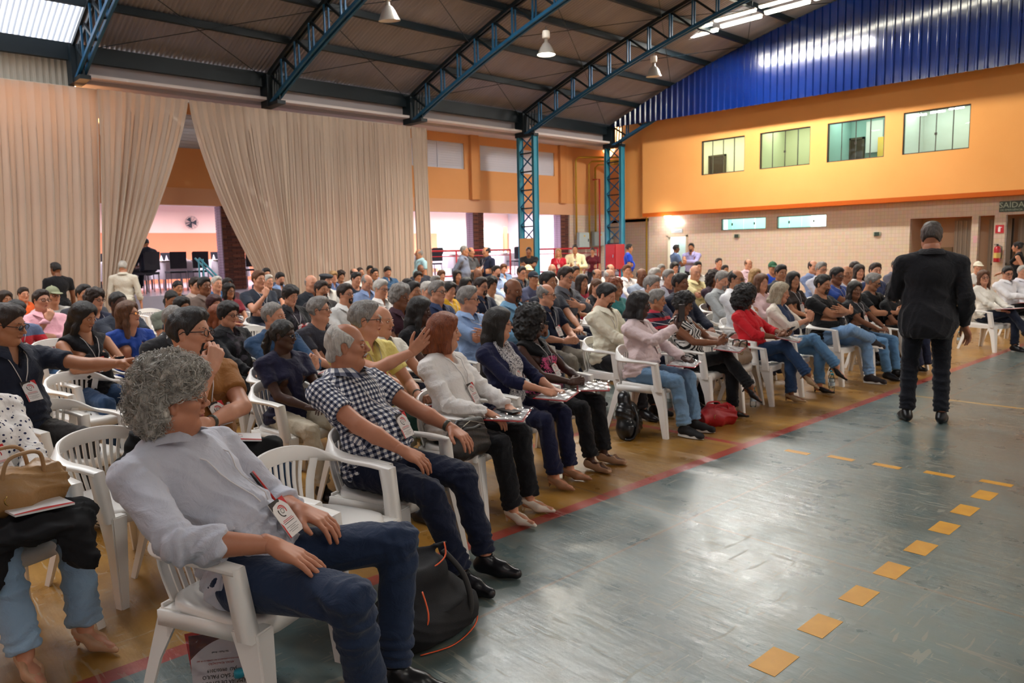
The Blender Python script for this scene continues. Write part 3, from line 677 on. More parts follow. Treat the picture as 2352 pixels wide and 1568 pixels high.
curtain('tall beige curtain swept right, right side of the gap', 6.28, 8.5, 7.75, 8.5, .9, 11, amp=.06, pw=1.5, xo=.06, tie=True, seed=3)
curtain('tall beige curtain hanging straight right of the swept one', 8.4, 12.1, 8.4, 12.05, .02, 21, seed=4)
curtain('narrow beige curtain strip at the far right of the curtains', 12.1, 12.66, 12.15, 12.72, .02, 4, seed=6, xo=.03)
o = bpy.data.objects[[x.name for x in bpy.data.objects if x.get('label', '').startswith('lower tail')][0]]
for v_ in o.data.vertices:
    v_.co.z = v_.co.z*.9/5.02
# ---------------------------------------------------------------- smooth solid modelling (distance fields to surface nets)
f4 = np.float32
class Fld:
    def __init__(s, lo, hi, h):
        s.lo = np.array(lo, f4); s.h = f4(h); n = np.ceil((np.array(hi)-s.lo)/h).astype(int)+2
        s.v = np.full(n, .3, f4); s.ax = [s.lo[i]+s.h*np.arange(n[i], dtype=f4) for i in range(3)]
    def _s(s, lo, hi):
        r = []
        for i in range(3):
            a = max(0, int((lo[i]-s.lo[i])/s.h)-1); b = min(len(s.ax[i]), int((hi[i]-s.lo[i])/s.h)+3)
            if b <= a: return None
            r.append(slice(a, b))
        return tuple(r)
    def _g(s, sl): return s.ax[0][sl[0]][:, None, None], s.ax[1][sl[1]][None, :, None], s.ax[2][sl[2]][None, None, :]
    def _c(s, sl, d, k, mode):
        a = s.v[sl]
        if mode == 's': a, d = -a, d
        if mode == 'i': a, d = -a, -d
        if k > 0:
            h = np.maximum(k-np.abs(a-d), 0)/k; m = np.minimum(a, d)-h*h*k*.25
        else: m = np.minimum(a, d)
        s.v[sl] = -m if mode in 'si' else m
    def cone(s, a, b, ra, rb, k=.02, mode='u', flat=None):
        a = np.array(a, f4); b = np.array(b, f4); r = max(ra, rb)+k+.01
        sl = s._s(np.minimum(a, b)-r, np.maximum(a, b)+r)
        if sl is None: return
        X, Y, Z = s._g(sl); ba = b-a; L = float(ba@ba)+1e-9
        px, py, pz = X-a[0], Y-a[1], Z-a[2]
        t = np.clip((px*ba[0]+py*ba[1]+pz*ba[2])/L, 0, 1)
        d = np.sqrt((px-ba[0]*t)**2+(py-ba[1]*t)**2+(pz-ba[2]*t)**2)-(ra+(rb-ra)*t)
        s._c(sl, d, k, mode)
    def ell(s, c, r, k=.02, mode='u', R=None):
        c = np.array(c, f4); r = np.array(r, f4); m = float(r.max())+k+.01
        sl = s._s(c-m, c+m)
        if sl is None: return
        X, Y, Z = s._g(sl); x, y, z = X-c[0], Y-c[1], Z-c[2]
        if R is not None:
            R = np.array(R, f4); x, y, z = R[0, 0]*x+R[1, 0]*y+R[2, 0]*z, R[0, 1]*x+R[1, 1]*y+R[2, 1]*z, R[0, 2]*x+R[1, 2]*y+R[2, 2]*z
        k0 = np.sqrt((x/r[0])**2+(y/r[1])**2+(z/r[2])**2); k1 = np.sqrt((x/r[0]**2)**2+(y/r[1]**2)**2+(z/r[2]**2)**2)+1e-6
        s._c(sl, k0*(k0-1)/k1, k, mode)
    def plane(s, n, d, k=0, lo=None, hi=None):
        """keep the side where n.p < d"""
        n = np.array(n, f4); n = n/np.linalg.norm(n)
        sl = s._s(lo, hi) if lo is not None else (slice(None),)*3
        if sl is None: return
        X, Y, Z = s._g(sl); s._c(sl, n[0]*X+n[1]*Y+n[2]*Z-f4(d), k, 'i')
_CO = np.array([[i, j, k] for i in (0, 1) for j in (0, 1) for k in (0, 1)])
_ED = [(a, b) for a in range(8) for b in range(a+1, 8) if np.abs(_CO[a]-_CO[b]).sum() == 1]
def snet(F):
    v = F.v; v[0] = v[-1] = .3; v[:, 0] = v[:, -1] = .3; v[:, :, 0] = v[:, :, -1] = .3
    s = v < 0; c = np.zeros([n-1 for n in v.shape], np.int8)
    for o in _CO: c += s[o[0]:o[0]+c.shape[0], o[1]:o[1]+c.shape[1], o[2]:o[2]+c.shape[2]]
    m = (c > 0) & (c < 8); ijk = np.argwhere(m); idx = np.full(m.shape, -1, np.int32); idx[m] = np.arange(len(ijk))
    vals = [v[ijk[:, 0]+o[0], ijk[:, 1]+o[1], ijk[:, 2]+o[2]] for o in _CO]
    acc = np.zeros((len(ijk), 3), f4); cnt = np.zeros(len(ijk), f4)
    for a, b in _ED:
        va, vb = vals[a], vals[b]; cr = (va < 0) != (vb < 0); t = np.where(cr, va/np.where(cr, va-vb, 1), 0)
        acc += (cr[:, None])*(_CO[a][None]+(_CO[b]-_CO[a])[None]*t[:, None]); cnt += cr
    V = F.lo+F.h*(ijk+acc/cnt[:, None]); Q = []
    for d in range(3):
        e1, e2 = (d+1) % 3, (d+2) % 3
        sa = [slice(None)]*3; sb = [slice(None)]*3
        sa[d] = slice(0, -1); sb[d] = slice(1, None); sa[e1] = sb[e1] = slice(1, -1); sa[e2] = sb[e2] = slice(1, -1)
        A, B = s[tuple(sa)], s[tuple(sb)]; p = np.argwhere(A != B); ins = A[A != B]
        off = np.zeros(3, int); off[e1] = 1; off[e2] = 1; p = p+off
        E1 = np.zeros(3, int); E1[e1] = 1; E2 = np.zeros(3, int); E2[e2] = 1
        g = lambda q: idx[q[:, 0], q[:, 1], q[:, 2]]
        f = np.stack([g(p-E1-E2), g(p-E2), g(p), g(p-E1)], 1); f[~ins] = f[~ins][:, ::-1]; Q.append(f)
    return V.astype(f4), np.concatenate(Q)
def vnorm(V, Fq):
    a, b, c = V[Fq[:, 0]], V[Fq[:, 1]], V[Fq[:, 2]]; n = np.cross(b-a, c-a); N = np.zeros_like(V)
    for i in range(4): np.add.at(N, Fq[:, i], n)
    return N/(np.linalg.norm(N, axis=1, keepdims=True)+1e-9)
class Geo:
    """numpy quad mesh with material index"""
    def __init__(s): s.V = []; s.F = []; s.M = []; s.n = 0
    def add(s, V, F, mi=0, mtx=None):
        V = np.asarray(V, f4)
        if mtx is not None: V = V@np.array(mtx, f4)[:3, :3].T+np.array(mtx, f4)[:3, 3]
        s.V.append(V); s.F.append(np.asarray(F)+s.n); s.M.append(np.full(len(F), mi, np.int32)); s.n += len(V); return s
    def mesh(s, name, mats, uv=None):
        V = np.concatenate(s.V); F = np.concatenate(s.F).astype(np.int32); M_ = np.concatenate(s.M)
        me = bpy.data.meshes.new(name); me.vertices.add(len(V)); me.vertices.foreach_set('co', V.astype(f4).ravel())
        me.loops.add(F.size); me.loops.foreach_set('vertex_index', F.ravel()); me.polygons.add(len(F))
        me.polygons.foreach_set('loop_start', np.arange(0, F.size, 4, dtype=np.int32)); me.polygons.foreach_set('loop_total', np.full(len(F), 4, np.int32))
        for m in mats: me.materials.append(m)
        me.polygons.foreach_set('material_index', M_); me.polygons.foreach_set('use_smooth', np.ones(len(F), bool))
        me.update(calc_edges=True)
        if uv is not None:
            l = me.uv_layers.new(name='UVMap'); l.data.foreach_set('uv', uv.astype(f4).ravel())
        return me
def _sph(n=10, m=6):
    V = [(cos(2*pi*i/n)*sin(pi*j/m), sin(2*pi*i/n)*sin(pi*j/m), cos(pi*j/m)) for j in range(m+1) for i in range(n)]
    F = [(j*n+i, (j+1)*n+i, (j+1)*n+(i+1) % n, j*n+(i+1) % n) for j in range(m) for i in range(n)]
    return np.array(V, f4), np.array(F)
SPH = _sph(); SPHS = _sph(8, 5)
def Mx(loc, rz=0, ry=0, rx=0, sc=1):
    m = Matrix.Translation(loc) @ Matrix.Rotation(rz, 4, 'Z') @ Matrix.Rotation(ry, 4, 'Y') @ Matrix.Rotation(rx, 4, 'X')
    return m @ (Matrix.Scale(sc, 4) if not isinstance(sc, (tuple, list)) else Matrix.Diagonal((*sc, 1)))

# ---------------------------------------------------------------- heads
HC = {}
def head_geo(var, h):
    k = ('head', var, h)
    if k in HC: return HC[k]
    fat = .006 if 'fat' in var else 0; fem = var.startswith('f'); old = 'old' in var
    F = Fld((-.125, -.1, -.27), (.135, .1, .135), h)
    F.ell((-.012, 0, .03), (.095, .074, .090), .01); F.ell((-.035, 0, .005), (.068, .066, .080), .02)
    F.ell((.022, 0, -.025), (.066, .057+fat, .080), .03)
    jw = .047+fat if not fem else .042+fat
    for s_ in (-1, 1):
        F.cone((-.008, jw*s_, -.060), (.055, .015*s_, -.094), .018+fat, .016, .022)
        F.ell((.050, .038*s_, -.022), (.026, .022+fat, .024), .02)
        F.cone((.077, .010*s_, .024), (.066, .042*s_, .022), .0095, .010, .016)
        if fat: F.ell((.02, .045*s_, -.075), (.035, .02, .03), .025)
    F.ell((.062, 0, -.099), (.020, .020, .016), .02)
    if fat: F.cone((.03, 0, -.11), (-.02, 0, -.15), .04, .05, .03)
    for s_ in (-1, 1): F.ell((.090, .031*s_, .001), (.0165, .019, .0125), .012, 's')
    nz = .004 if fem else 0
    F.cone((.086, 0, .010), (.107-nz, 0, -.028), .0075, .0095, .012); F.ell((.109-nz, 0, -.033), (.0115, .0105, .0095), .008)
    for s_ in (-1, 1): F.ell((.096, .0125*s_, -.036), (.0105, .0075, .0075), .006)
    for s_ in (-1, 1): F.ell((.101, .0065*s_, -.044), (.005, .003, .003), .003, 's')
    F.cone((.093, 0, -.048), (.090, 0, -.056), .006, .008, .01)
    F.cone((.084, .018, -.062), (.084, -.018, -.062), .0055, .0055, .006); F.ell((.092, 0, -.060), (.0075, .018, .0055), .005); F.ell((.090, 0, -.0705), (.008, .015, .006), .005)
    F.ell((.099, 0, -.0655), (.010, .021, .0016), .003, 's')
    F.ell((.094, 0, -.080), (.007, .014, .005), .008, 's')
    if old:
        for s_ in (-1, 1): F.cone((.090, .022*s_, -.040), (.080, .032*s_, -.068), .003, .003, .007, 's'); F.ell((.083, .030*s_, -.016), (.008, .014, .003), .006, 's')
    for s_ in (-1, 1):
        R = np.array(Matrix.Rotation(.28*s_, 3, 'Z')@Matrix.Rotation(-.15, 3, 'Y'))
        F.ell((-.010, .074*s_, -.006), (.019, .0075, .031), .006, R=R); F.ell((-.006, .083*s_, -.003), (.010, .006, .019), .004, 's', R=R)
        F.ell((-.010, .077*s_, -.030), (.009, .006, .010), .004)
    nk = .046 if fem else .055
    F.cone((-.018, 0, -.075), (-.040, 0, -.24), nk+fat, nk+.006+fat, .03)
    V, Q = snet(F); V = V.copy()
    G = Geo(); 
    # lips are part of the head surface, given their own slot
    fc = V[Q].mean(1); mi = np.zeros(len(Q), np.int32)
    lips = (np.abs(fc[:, 1]) < .020) & (fc[:, 2] < -.0555) & (fc[:, 2] > -.0765) & (fc[:, 0] > .083) & (np.abs(fc[:, 1])/.021+np.abs(fc[:, 2]+.066)/.0115 < 1.15)
    mi[lips] = 4
    G.add(V, Q); G.M[-1] = mi
    for s_ in (-1, 1):
        G.add((SPHS if h > .007 else SPH)[0]*.0118, (SPHS if h > .007 else SPH)[1], 1, Mx((.0795, .031*s_, .001)))
        G.add(SPHS[0]*np.array([.004, .0048, .0048], f4), SPHS[1], 2, Mx((.0888, .0305*s_, .001)))
        # upper lid and lower lid
        for (zz, t, sx) in ((.0050, -.22, 1.02), (-.0062, .22, .97)):
            G.add((SPHS if h > .007 else SPH)[0]*np.array([.0135*sx, .0165, .0062], f4), (SPHS if h > .007 else SPH)[1], 0, Mx((.0795, .031*s_, .001+zz), 0, t))
        n = 7 if h < .005 else 3
        for q in range(n):
            a = q/(n-1); G.add(SPHS[0]*np.array([.003, .0045 if n == 7 else .0105, .0022*(1.25-.6*a)], f4), SPHS[1], 3, Mx((.0905-.015*a*a-.002, (.014+.034*a)*s_, .0215+.005*sin(pi*a*.8))))
    HC[k] = G; return G
HAIRC = {}
def hair_noise(V, N, amp, fr):
    p = V*fr
    d = np.sin(p[:, 0]*1.1+2*np.sin(p[:, 2]*.7))+np.sin(p[:, 1]*1.3+1.7*np.sin(p[:, 0]*.8+1))+np.sin(p[:, 2]*1.2+2*np.sin(p[:, 1]*.9+2))
    return V+N*(d[:, None]*amp/3)
def hair_geo(st, h):
    k = (st, h)
    if k in HAIRC: return HAIRC[k]
    F = Fld((-.27, -.22, -.56), (.16, .22, .21), h)
    def skull(t, k=.01):
        F.ell((-.012, 0, .031+t*.35), (.096+t, .0755+t, .091+t*.8), k); F.ell((-.037, 0, .004), (.068+t, .067+t, .080+t*.4), .02)
    def hairline(fwd=0.0, low=0.0, k=.006, top=None):
        # front edge runs from the forehead to the sideburn, lower edge from the sideburn to the nape
        F.plane((.815+.0, 0, -.579), .0235+fwd, k); F.plane((-.56, 0, -.83), .004+low, k) if low < .5 else None
    def ears():
        for s_ in (-1, 1): F.ell((-.008, .086*s_, -.012), (.026, .026, .036), .006, 's')
    amp, fr = .0042, 95
    if st in ('sh', 'bz', 'bd', 'BD', 'cp', 'be', 'BB'):
        t = {'sh': .0095, 'bz': .005, 'bd': .009, 'BD': .012, 'cp': .007, 'be': .008, 'BB': .003}[st]
        skull(t)
        if st == 'sh': F.ell((.030, 0, .098), (.056, .056, .028), .03); F.ell((.052, .02, .088), (.03, .035, .022), .02)
        hairline(.000 if st == 'sh' else -.004, .058)
        ears()
        if st == 'bd': F.plane((.50, 0, .866), .062, .008)
        if st == 'BD': F.plane((.62, 0, .785), .062, .010); F.ell((-.085, 0, -.045), (.035, .055, .045), .03)
        if st == 'BB': F.plane((.45, 0, .89), .022, .006)
        if st == 'be': F.plane((0, 0, 1), .07, .005)
    elif st in ('px', 'bn', 'po'):
        skull(.020 if st == 'px' else .010, .015); 
        if st == 'px': F.ell((.02, 0, .085), (.08, .078, .045), .04); F.ell((-.06, 0, -.04), (.05, .066, .06), .03)
        hairline(.010, .075)
        if st != 'px': ears()
        if st == 'bn': F.ell((-.105, 0, .065), (.042, .045, .042), .012)
        if st == 'po': F.ell((-.108, 0, .02), (.03, .03, .03), .01); F.cone((-.125, 0, .01), (-.165, .01, -.10), .032, .036, .02); F.cone((-.165, .01, -.10), (-.15, .01, -.24), .036, .014, .02)
    elif st in ('cu', 'CU'):
        t = .026 if st == 'cu' else .028
        skull(t, .02); F.ell((.02, 0, .085), (.085, .085, .055), .05); F.ell((-.07, 0, -.035), (.055, .075, .065), .04)
        if st == 'CU': F.ell((-.085, 0, -.09), (.05, .068, .05), .04)
        hairline(.016, .098 if st == 'cu' else .125, .01)
        if st == 'CU': [F.ell((.022, .092*s_, -.030), (.048, .050, .052), .006, 's') for s_ in (-1, 1)]
        amp, fr = .011, 62
    elif st in ('lg', 'LG', 'bo'):
        L = {'lg': -.30, 'LG': -.44, 'bo': -.125}[st]; skull(.018, .02); F.ell((.0, 0, .075), (.09, .082, .05), .05)
        for s_ in (-1, 1):
            F.cone((.012, .070*s_, .0), (-.0, .080*s_, -.10), .026, .030, .03); F.cone((-.0, .080*s_, -.10), (-.02 if st != 'bo' else .0, .088*s_, L), .030, .024 if st != 'bo' else .030, .02)
        F.cone((-.065, 0, .0), (-.085, 0, -.12), .075, .070, .04); F.cone((-.085, 0, -.12), (-.125, 0, L-(.03 if st != 'bo' else -.01)), .070, .052, .03)
        F.ell((.085, 0, -.045), (.085, .058, .118), .012, 's'); F.plane((.90, 0, -.43), .052, .012, lo=(-.02, -.07, -.0), hi=(.16, .07, .2))
        if st == 'bo': F.plane((0, 0, -1), .142, .006)
        amp, fr = .0035, 75
    elif st in ('af', 'AF', 'CR'):
        r = {'af': .135, 'AF': .150, 'CR': .125}[st]
        F.ell((-.03, 0, .035), (r, r, r), .02)
        if st != 'af': F.ell((-.055, 0, -.06), (r*.85, r*1.0, r*.9), .04)
        F.ell((.115, 0, -.035), (.10, .062, .115), .02, 's'); F.plane((.94, 0, -.34), .068, .02, lo=(.0, -.07, -.02), hi=(.16, .07, .2))
        F.cone((-.01, 0, -.16), (-.03, 0, -.28), .055, .06, .0, 's')
        amp, fr = .016, 55
    V, Q = snet(F); N = vnorm(V, Q)
    V = hair_noise(V, N, amp, fr)
    if amp > .008: V = hair_noise(V, N, amp*.5, fr*2.3)
    HAIRC[k] = (V, Q); return V, Q
def hat_geo(st, h=.006):
    k = ('hat', st)
    if k in HAIRC: return HAIRC[k]
    F = Fld((-.2, -.16, -.05), (.22, .16, .2), h)
    if st == 'cp':
        F.ell((-.012, 0, .036), (.108, .090, .100), .01); F.plane((-.12, 0, -1), -.028, .004)
        F.ell((.115, 0, .036), (.075, .072, .010), .012, R=np.array(Matrix.Rotation(.2, 3, 'Y'))); F.ell((-.012, 0, .14), (.01, .01, .006), .004)
    else:
        F.ell((-.005, 0, .085), (.125, .112, .038), .02, R=np.array(Matrix.Rotation(.12, 3, 'Y'))); F.ell((-.012, 0, .055), (.102, .084, .03), .02)
    V, Q = snet(F); HAIRC[k] = (V, Q); return V, Q
def beard_geo(kind, h):
    k = ('beard', kind, h)
    if k in HAIRC: return HAIRC[k]
    F = Fld((-.04, -.09, -.15), (.13, .09, .02), h)
    if kind in ('full', 'goat'):
        for s_ in (-1, 1):
            if kind == 'full': F.cone((-.004, .052*s_, -.055), (.056, .018*s_, -.098), .019, .020, .02); F.cone((.002, .058*s_, -.02), (.0, .056*s_, -.055), .008, .014, .015)
            F.cone((.082, .026*s_, -.058), (.070, .022*s_, -.090), .008, .012, .012)
        F.ell((.068, 0, -.104), (.024, .026, .020), .02)
    for s_ in (-1, 1): F.cone((.098, .003*s_, -.052), (.086, .027*s_, -.061), .0062, .005, .006)
    if kind != 'mo': F.ell((.102, 0, -.0685), (.03, .017, .0085), .004, 's')
    V, Q = snet(F); V = hair_noise(V, vnorm(V, Q), .0015, 300); HAIRC[k] = (V, Q); return V, Q

# ---------------------------------------------------------------- hands (wrist at origin, fingers +X, palm -Z, thumb +Y)
def hand_geo(kind, h):
    k = ('hand', kind, h)
    if k in HAIRC: return HAIRC[k]
    F = Fld((-.05, -.09, -.13), (.23, .12, .07), h)
    curl = {'flat': (.12, .16, .12), 'rest': (.30, .38, .25), 'curl': (.75, .95, .6), 'fist': (1.25, 1.5, 1.0), 'point': (.1, .12, .1)}[kind]
    spread = {'flat': 1.3, 'rest': 1.2, 'curl': .6, 'fist': .35, 'point': .8}[kind]
    F.cone((-.022, 0, 0), (.005, 0, 0), .0245, .025, .01)
    for i, (y, L, lf) in enumerate(((.030, .086, .96), (.010, .090, 1.06), (-.011, .086, 1.0), (-.030, .078, .80))):
        a = np.array((.0, y*.55, 0)); b = np.array((L, y, 0)); F.cone(a, b, .0165, .0125, .010)
        p = b; ang = 0; az = y*spread*3.2
        for q, (ln, r0, r1) in enumerate(((.043, .0102, .0090), (.027, .0090, .0082), (.021, .0082, .0066))):
            ang += curl[q] if not (kind == 'point' and i > 0) else (1.2, 1.4, .9)[q]
            d = np.array((cos(ang)*cos(az), cos(ang)*sin(az), -sin(ang)))*ln*lf; F.cone(p, p+d, r0, r1, .0035); p = p+d
    if kind in ('flat', 'rest', 'point'): th = ((.012, .020, -.004), (.048, .052, -.012), (.078, .066, -.018), (.100, .072, -.022))
    else: th = ((.012, .020, -.006), (.045, .042, -.030), (.070, .034, -.050), (.088, .018, -.056))
    F.cone(th[0], th[1], .017, .0125, .012); F.cone(th[1], th[2], .0115, .0100, .003); F.cone(th[2], th[3], .0100, .0078, .003)
    F.ell((.045, -.005, -.010), (.042, .034, .014), .01)
    V, Q = snet(F); HAIRC[k] = (V, Q); return V, Q
def nail_pts(kind): return None

# ---------------------------------------------------------------- shoes (ankle at origin, toe +X, sole at z=-.09)
def shoe_geo(kind, h=.007):
    k = ('shoe', kind, h)
    if k in HAIRC: return HAIRC[k]
    F = Fld((-.12, -.08, -.12), (.27, .08, .09), h)
    if kind == 'heel':
        F.cone((-.035, 0, -.02), (.06, 0, -.055), .032, .036, .02); F.cone((.06, 0, -.06), (.165, 0, -.075), .036, .012, .02)
        F.plane((0, 0, -1), .088, .003); F.cone((-.0, 0, .03), (.09, 0, -.015), .034, .030, .006, 's'); F.cone((-.045, 0, -.035), (-.052, 0, -.088), .016, .007, .01)
    else:
        tw = {'dress': .027, 'snk': .036, 'sand': .034}[kind]
        F.cone((-.03, 0, -.045), (.08, 0, -.060), .036, .038, .03); F.cone((.08, 0, -.062), (.165, 0, -.070), .038, tw, .02); F.cone((-.02, 0, -.04), (.0, 0, .0), .036, .038, .02)
        F.cone((0, 0, -.02), (.09, 0, -.045), .034, .030, .03)
        F.plane((0, 0, -1), .092, .004); F.plane((0, 0, 1), .015, .004)
        if kind == 'sand': F.cone((-.01, 0, .02), (.06, 0, -.02), .045, .035, .004, 's'); F.cone((.10, 0, -.035), (.19, 0, -.045), .026, .024, .004, 's')
    V, Q = snet(F); HAIRC[k] = (V, Q); return V, Q

# ---------------------------------------------------------------- skeletons
def A3(*a): return np.array(a, float)
def ik(a, b, l1, l2, hint):
    d = b-a; L = np.linalg.norm(d); mx = (l1+l2)*.995
    if L > mx: b = a+d*mx/L; d = b-a; L = mx
    L = max(L, abs(l1-l2)+.02); u = d/np.linalg.norm(d); x = (l1*l1-l2*l2+L*L)/(2*L); hgt = sqrt(max(l1*l1-x*x, 0))
    h = hint-u*(hint@u); n = np.linalg.norm(h); h = h/n if n > 1e-6 else A3(0, 0, 1)
    return a+u*x+h*hgt, b
# wrist targets relative to the seat: (right, left, elbow hints, hand kind, hand dirs, palm normals)
ARMS = {
 'lap':   dict(R=(.27, -.07, .67), L=(.29, .06, .68), k='rest', dR=(.55, .8, -.1), dL=(.55, -.8, -.1), nR=(0, 0, -1), nL=(0, 0, -1)),
 'clasp': dict(R=(.24, -.09, .71), L=(.25, .09, .70), k='curl', dR=(.5, .85, .1), dL=(.5, -.85, .1), nR=(-.8, .5, 0), nL=(-.8, -.5, 0)),
 'th':    dict(R=(.28, -.15, .665), L=(.28, .15, .665), k='flat', dR=(.9, .15, -.25), dL=(.9, -.15, -.25), nR=(-.2, 0, -1), nL=(-.2, 0, -1)),
 'cr':    dict(R=(.19, .10, .86), L=(.205, -.09, .885), k='rest', dR=(-.2, .9, .2), dL=(-.2, -.9, .2), nR=(-1, -.1, 0), nL=(-1, .1, 0), hR=(.6, -.9, -.7), hL=(.6, .9, -.7)),
 'ch':    dict(R=(.17, -.09, 1.00), L=(.17, -.05, .80), k='curl', dR=(-.1, .45, .9), dL=(.1, -.9, .2), nR=(-.9, .3, .1), nL=(-.9, 0, -.4), hR=(.5, -.4, -1)),
 'ph':    dict(R=(.30, -.07, .80), L=(.30, .07, .79), k='curl', dR=(.5, .4, .5), dL=(.5, -.4, .5), nR=(-.3, .7, .4), nL=(-.3, -.7, .4)),
 'read':  dict(R=(.30, -.10, .76), L=(.32, .10, .77), k='curl', dR=(.7, .4, .3), dL=(.7, -.4, .3), nR=(-.2, .5, .6), nL=(-.2, -.5, .6)),
 'write': dict(R=(.30, -.05, .72), L=(.30, .13, .69), k='curl', dR=(.8, .3, -.25), dL=(.9, -.1, -.1), nR=(-.2, .4, -.7), nL=(0, 0, -1)),
 'm1':    dict(R=(.30, -.17, .705), L=(.22, .13, .70), k='rest', kR='flat', dR=(.86, .24, -.45), dL=(.95, -.12, -.25), nR=(-.55, -.1, -.8), nL=(-.2, 0, -1), hR=(-.5, -1, -.3)),
 'm2':    dict(R=(.30, -.20, .68), L=(.26, .24, .71), k='rest', dR=(.75, .35, -.45), dL=(.85, -.2, -.35), nR=(-.4, .1, -.8), nL=(-.3, 0, -1), hR=(-.4, -1, -.2)),
 'wlap':  dict(R=(.27, -.11, .70), L=(.30, .10, .70), k='rest', dR=(.75, .25, -.50), dL=(.8, -.5, -.2), nR=(-.5, .1, -.8), nL=(-.3, 0, -1)),
 'chn':   dict(R=(.20, -.07, 1.06), L=(.20, -.12, .80), k='curl', dR=(-.15, .45, .85), dL=(.1, -.95, .05), nR=(-.9, .3, .1), nL=(-.9, 0, -.4), hR=(.7, -.35, -1), hL=(.7, .8, -.5)),
 'raise': dict(R=(.36, .02, 1.02), L=(.30, .12, .72), k='flat', kL='curl', dR=(.7, .2, .7), dL=(.8, -.2, 0), nR=(-.5, .8, .3), nL=(0, 0, -1), hR=(.2, -.8, -1)),
 'reach': dict(R=(.28, -.22, .68), L=(.50, .42, .93), k='fist', kL='curl', dR=(.8, .2, -.2), dL=(.85, .5, .1), nR=(0, .2, -1), nL=(.1, -.6, -.7), hL=(.1, .4, -1)),
 'phone1': dict(R=(.33, -.06, 1.02), L=(.33, .10, .70), k='curl', dR=(.25, .2, .95), dL=(.85, -.2, -.15), nR=(-.7, .6, 0), nL=(-.2, .3, -.8), hR=(.3, -.7, -1)),
 'c26':   dict(R=(.31, -.02, .68), L=(.28, .16, .69), k='curl', dR=(.7, .1, -.5), dL=(.8, -.2, -.2), nR=(-.4, .4, -.7), nL=(-.2, 0, -1)),
 'clasph': dict(R=(.29, -.03, .90), L=(.29, .05, .90), k='curl', dR=(.1, .2, .95), dL=(.1, -.2, .95), nR=(-.3, .9, 0), nL=(-.3, -.9, 0)),
 'hang':  dict(R=(.05, -.29, .80), L=(.05, .29, .80), k='rest', dR=(.2, 0, -1), dL=(.2, 0, -1), nR=(0, 1, 0), nL=(0, -1, 0), hR=(-1, -.4, 0), hL=(-1, .4, 0)),
 'pres':  dict(L=(.26, .10, 1.16), R=(.03, -.27, .84), k='rest', dL=(.5, -.6, .4), dR=(.25, -.35, -.9), nL=(-.6, -.2, -.7), nR=(-.3, .5, .3), hL=(-.3, .7, -1), hR=(-.7, -.2, 0)),
 'cross_st': dict(R=(.19, .10, 1.18), L=(.205, -.09, 1.20), k='rest', dR=(-.2, .9, .2), dL=(-.2, -.9, .2), nR=(-1, -.1, 0), nL=(-1, .1, 0), hR=(.6, -.9, -.7), hL=(.6, .9, -.7)),
 'back':  dict(R=(-.16, -.08, .92), L=(-.16, .08, .92), k='curl', dR=(-.2, .8, -.3), dL=(-.2, -.8, -.3), nR=(-1, 0, 0), nL=(-1, 0, 0), hR=(-.6, -1, 0), hL=(-.6, 1, 0)),
 'talk':  dict(R=(.26, -.12, 1.12), L=(.26, .12, 1.08), k='rest', dR=(.7, .3, .3), dL=(.7, -.3, .3), nR=(-.2, .6, .2), nL=(-.2, -.6, .2)),
 'swing': dict(R=(.36, -.24, .98), L=(-.12, .24, .86), k='rest', dR=(.8, -.1, -.3), dL=(-.3, 0, -1), nR=(0, .3, -1), nL=(0, -1, 0), hR=(-.4, -.5, -1), hL=(-1, .3, 0)),
}
LEGS = {
 'fl':  dict(R=(.43, -.12, .10), L=(.43, .12, .10), tR=-.15, tL=.15),
 'out': dict(R=(.60, -.13, .10), L=(.54, .13, .10), tR=-.15, tL=.15),
 'un':  dict(R=(.22, -.10, .10), L=(.25, .11, .10), tR=-.1, tL=.1),
 'm1':  dict(R=(.52, -.03, .155), L=(.52, .17, .155), tR=-.1, tL=.1, hR=(.3, -.35, 1), hL=(.3, .25, 1)),
 'm2':  dict(R=(.48, -.09, .10), L=(.50, .12, .10), tR=-.05, tL=.15, hR=(.3, -.25, 1), hL=(.3, .15, 1)),
 'cx':  dict(R=(.60, .06, .34), L=(.40, .07, .10), tR=.1, tL=.1, hR=(.4, .3, 1), p=-.5),
 'fig4': dict(R=(.42, .22, .53), L=(.42, .16, .10), tR=1.2, tL=.2, hR=(.3, -1, .5), p=-.2),
 'st':  dict(R=(.0, -.13, .09), L=(.02, .13, .09), tR=-.25, tL=.25),
 'wk':  dict(R=(.25, -.08, .09), L=(-.25, .09, .12), tR=0, tL=0),
}
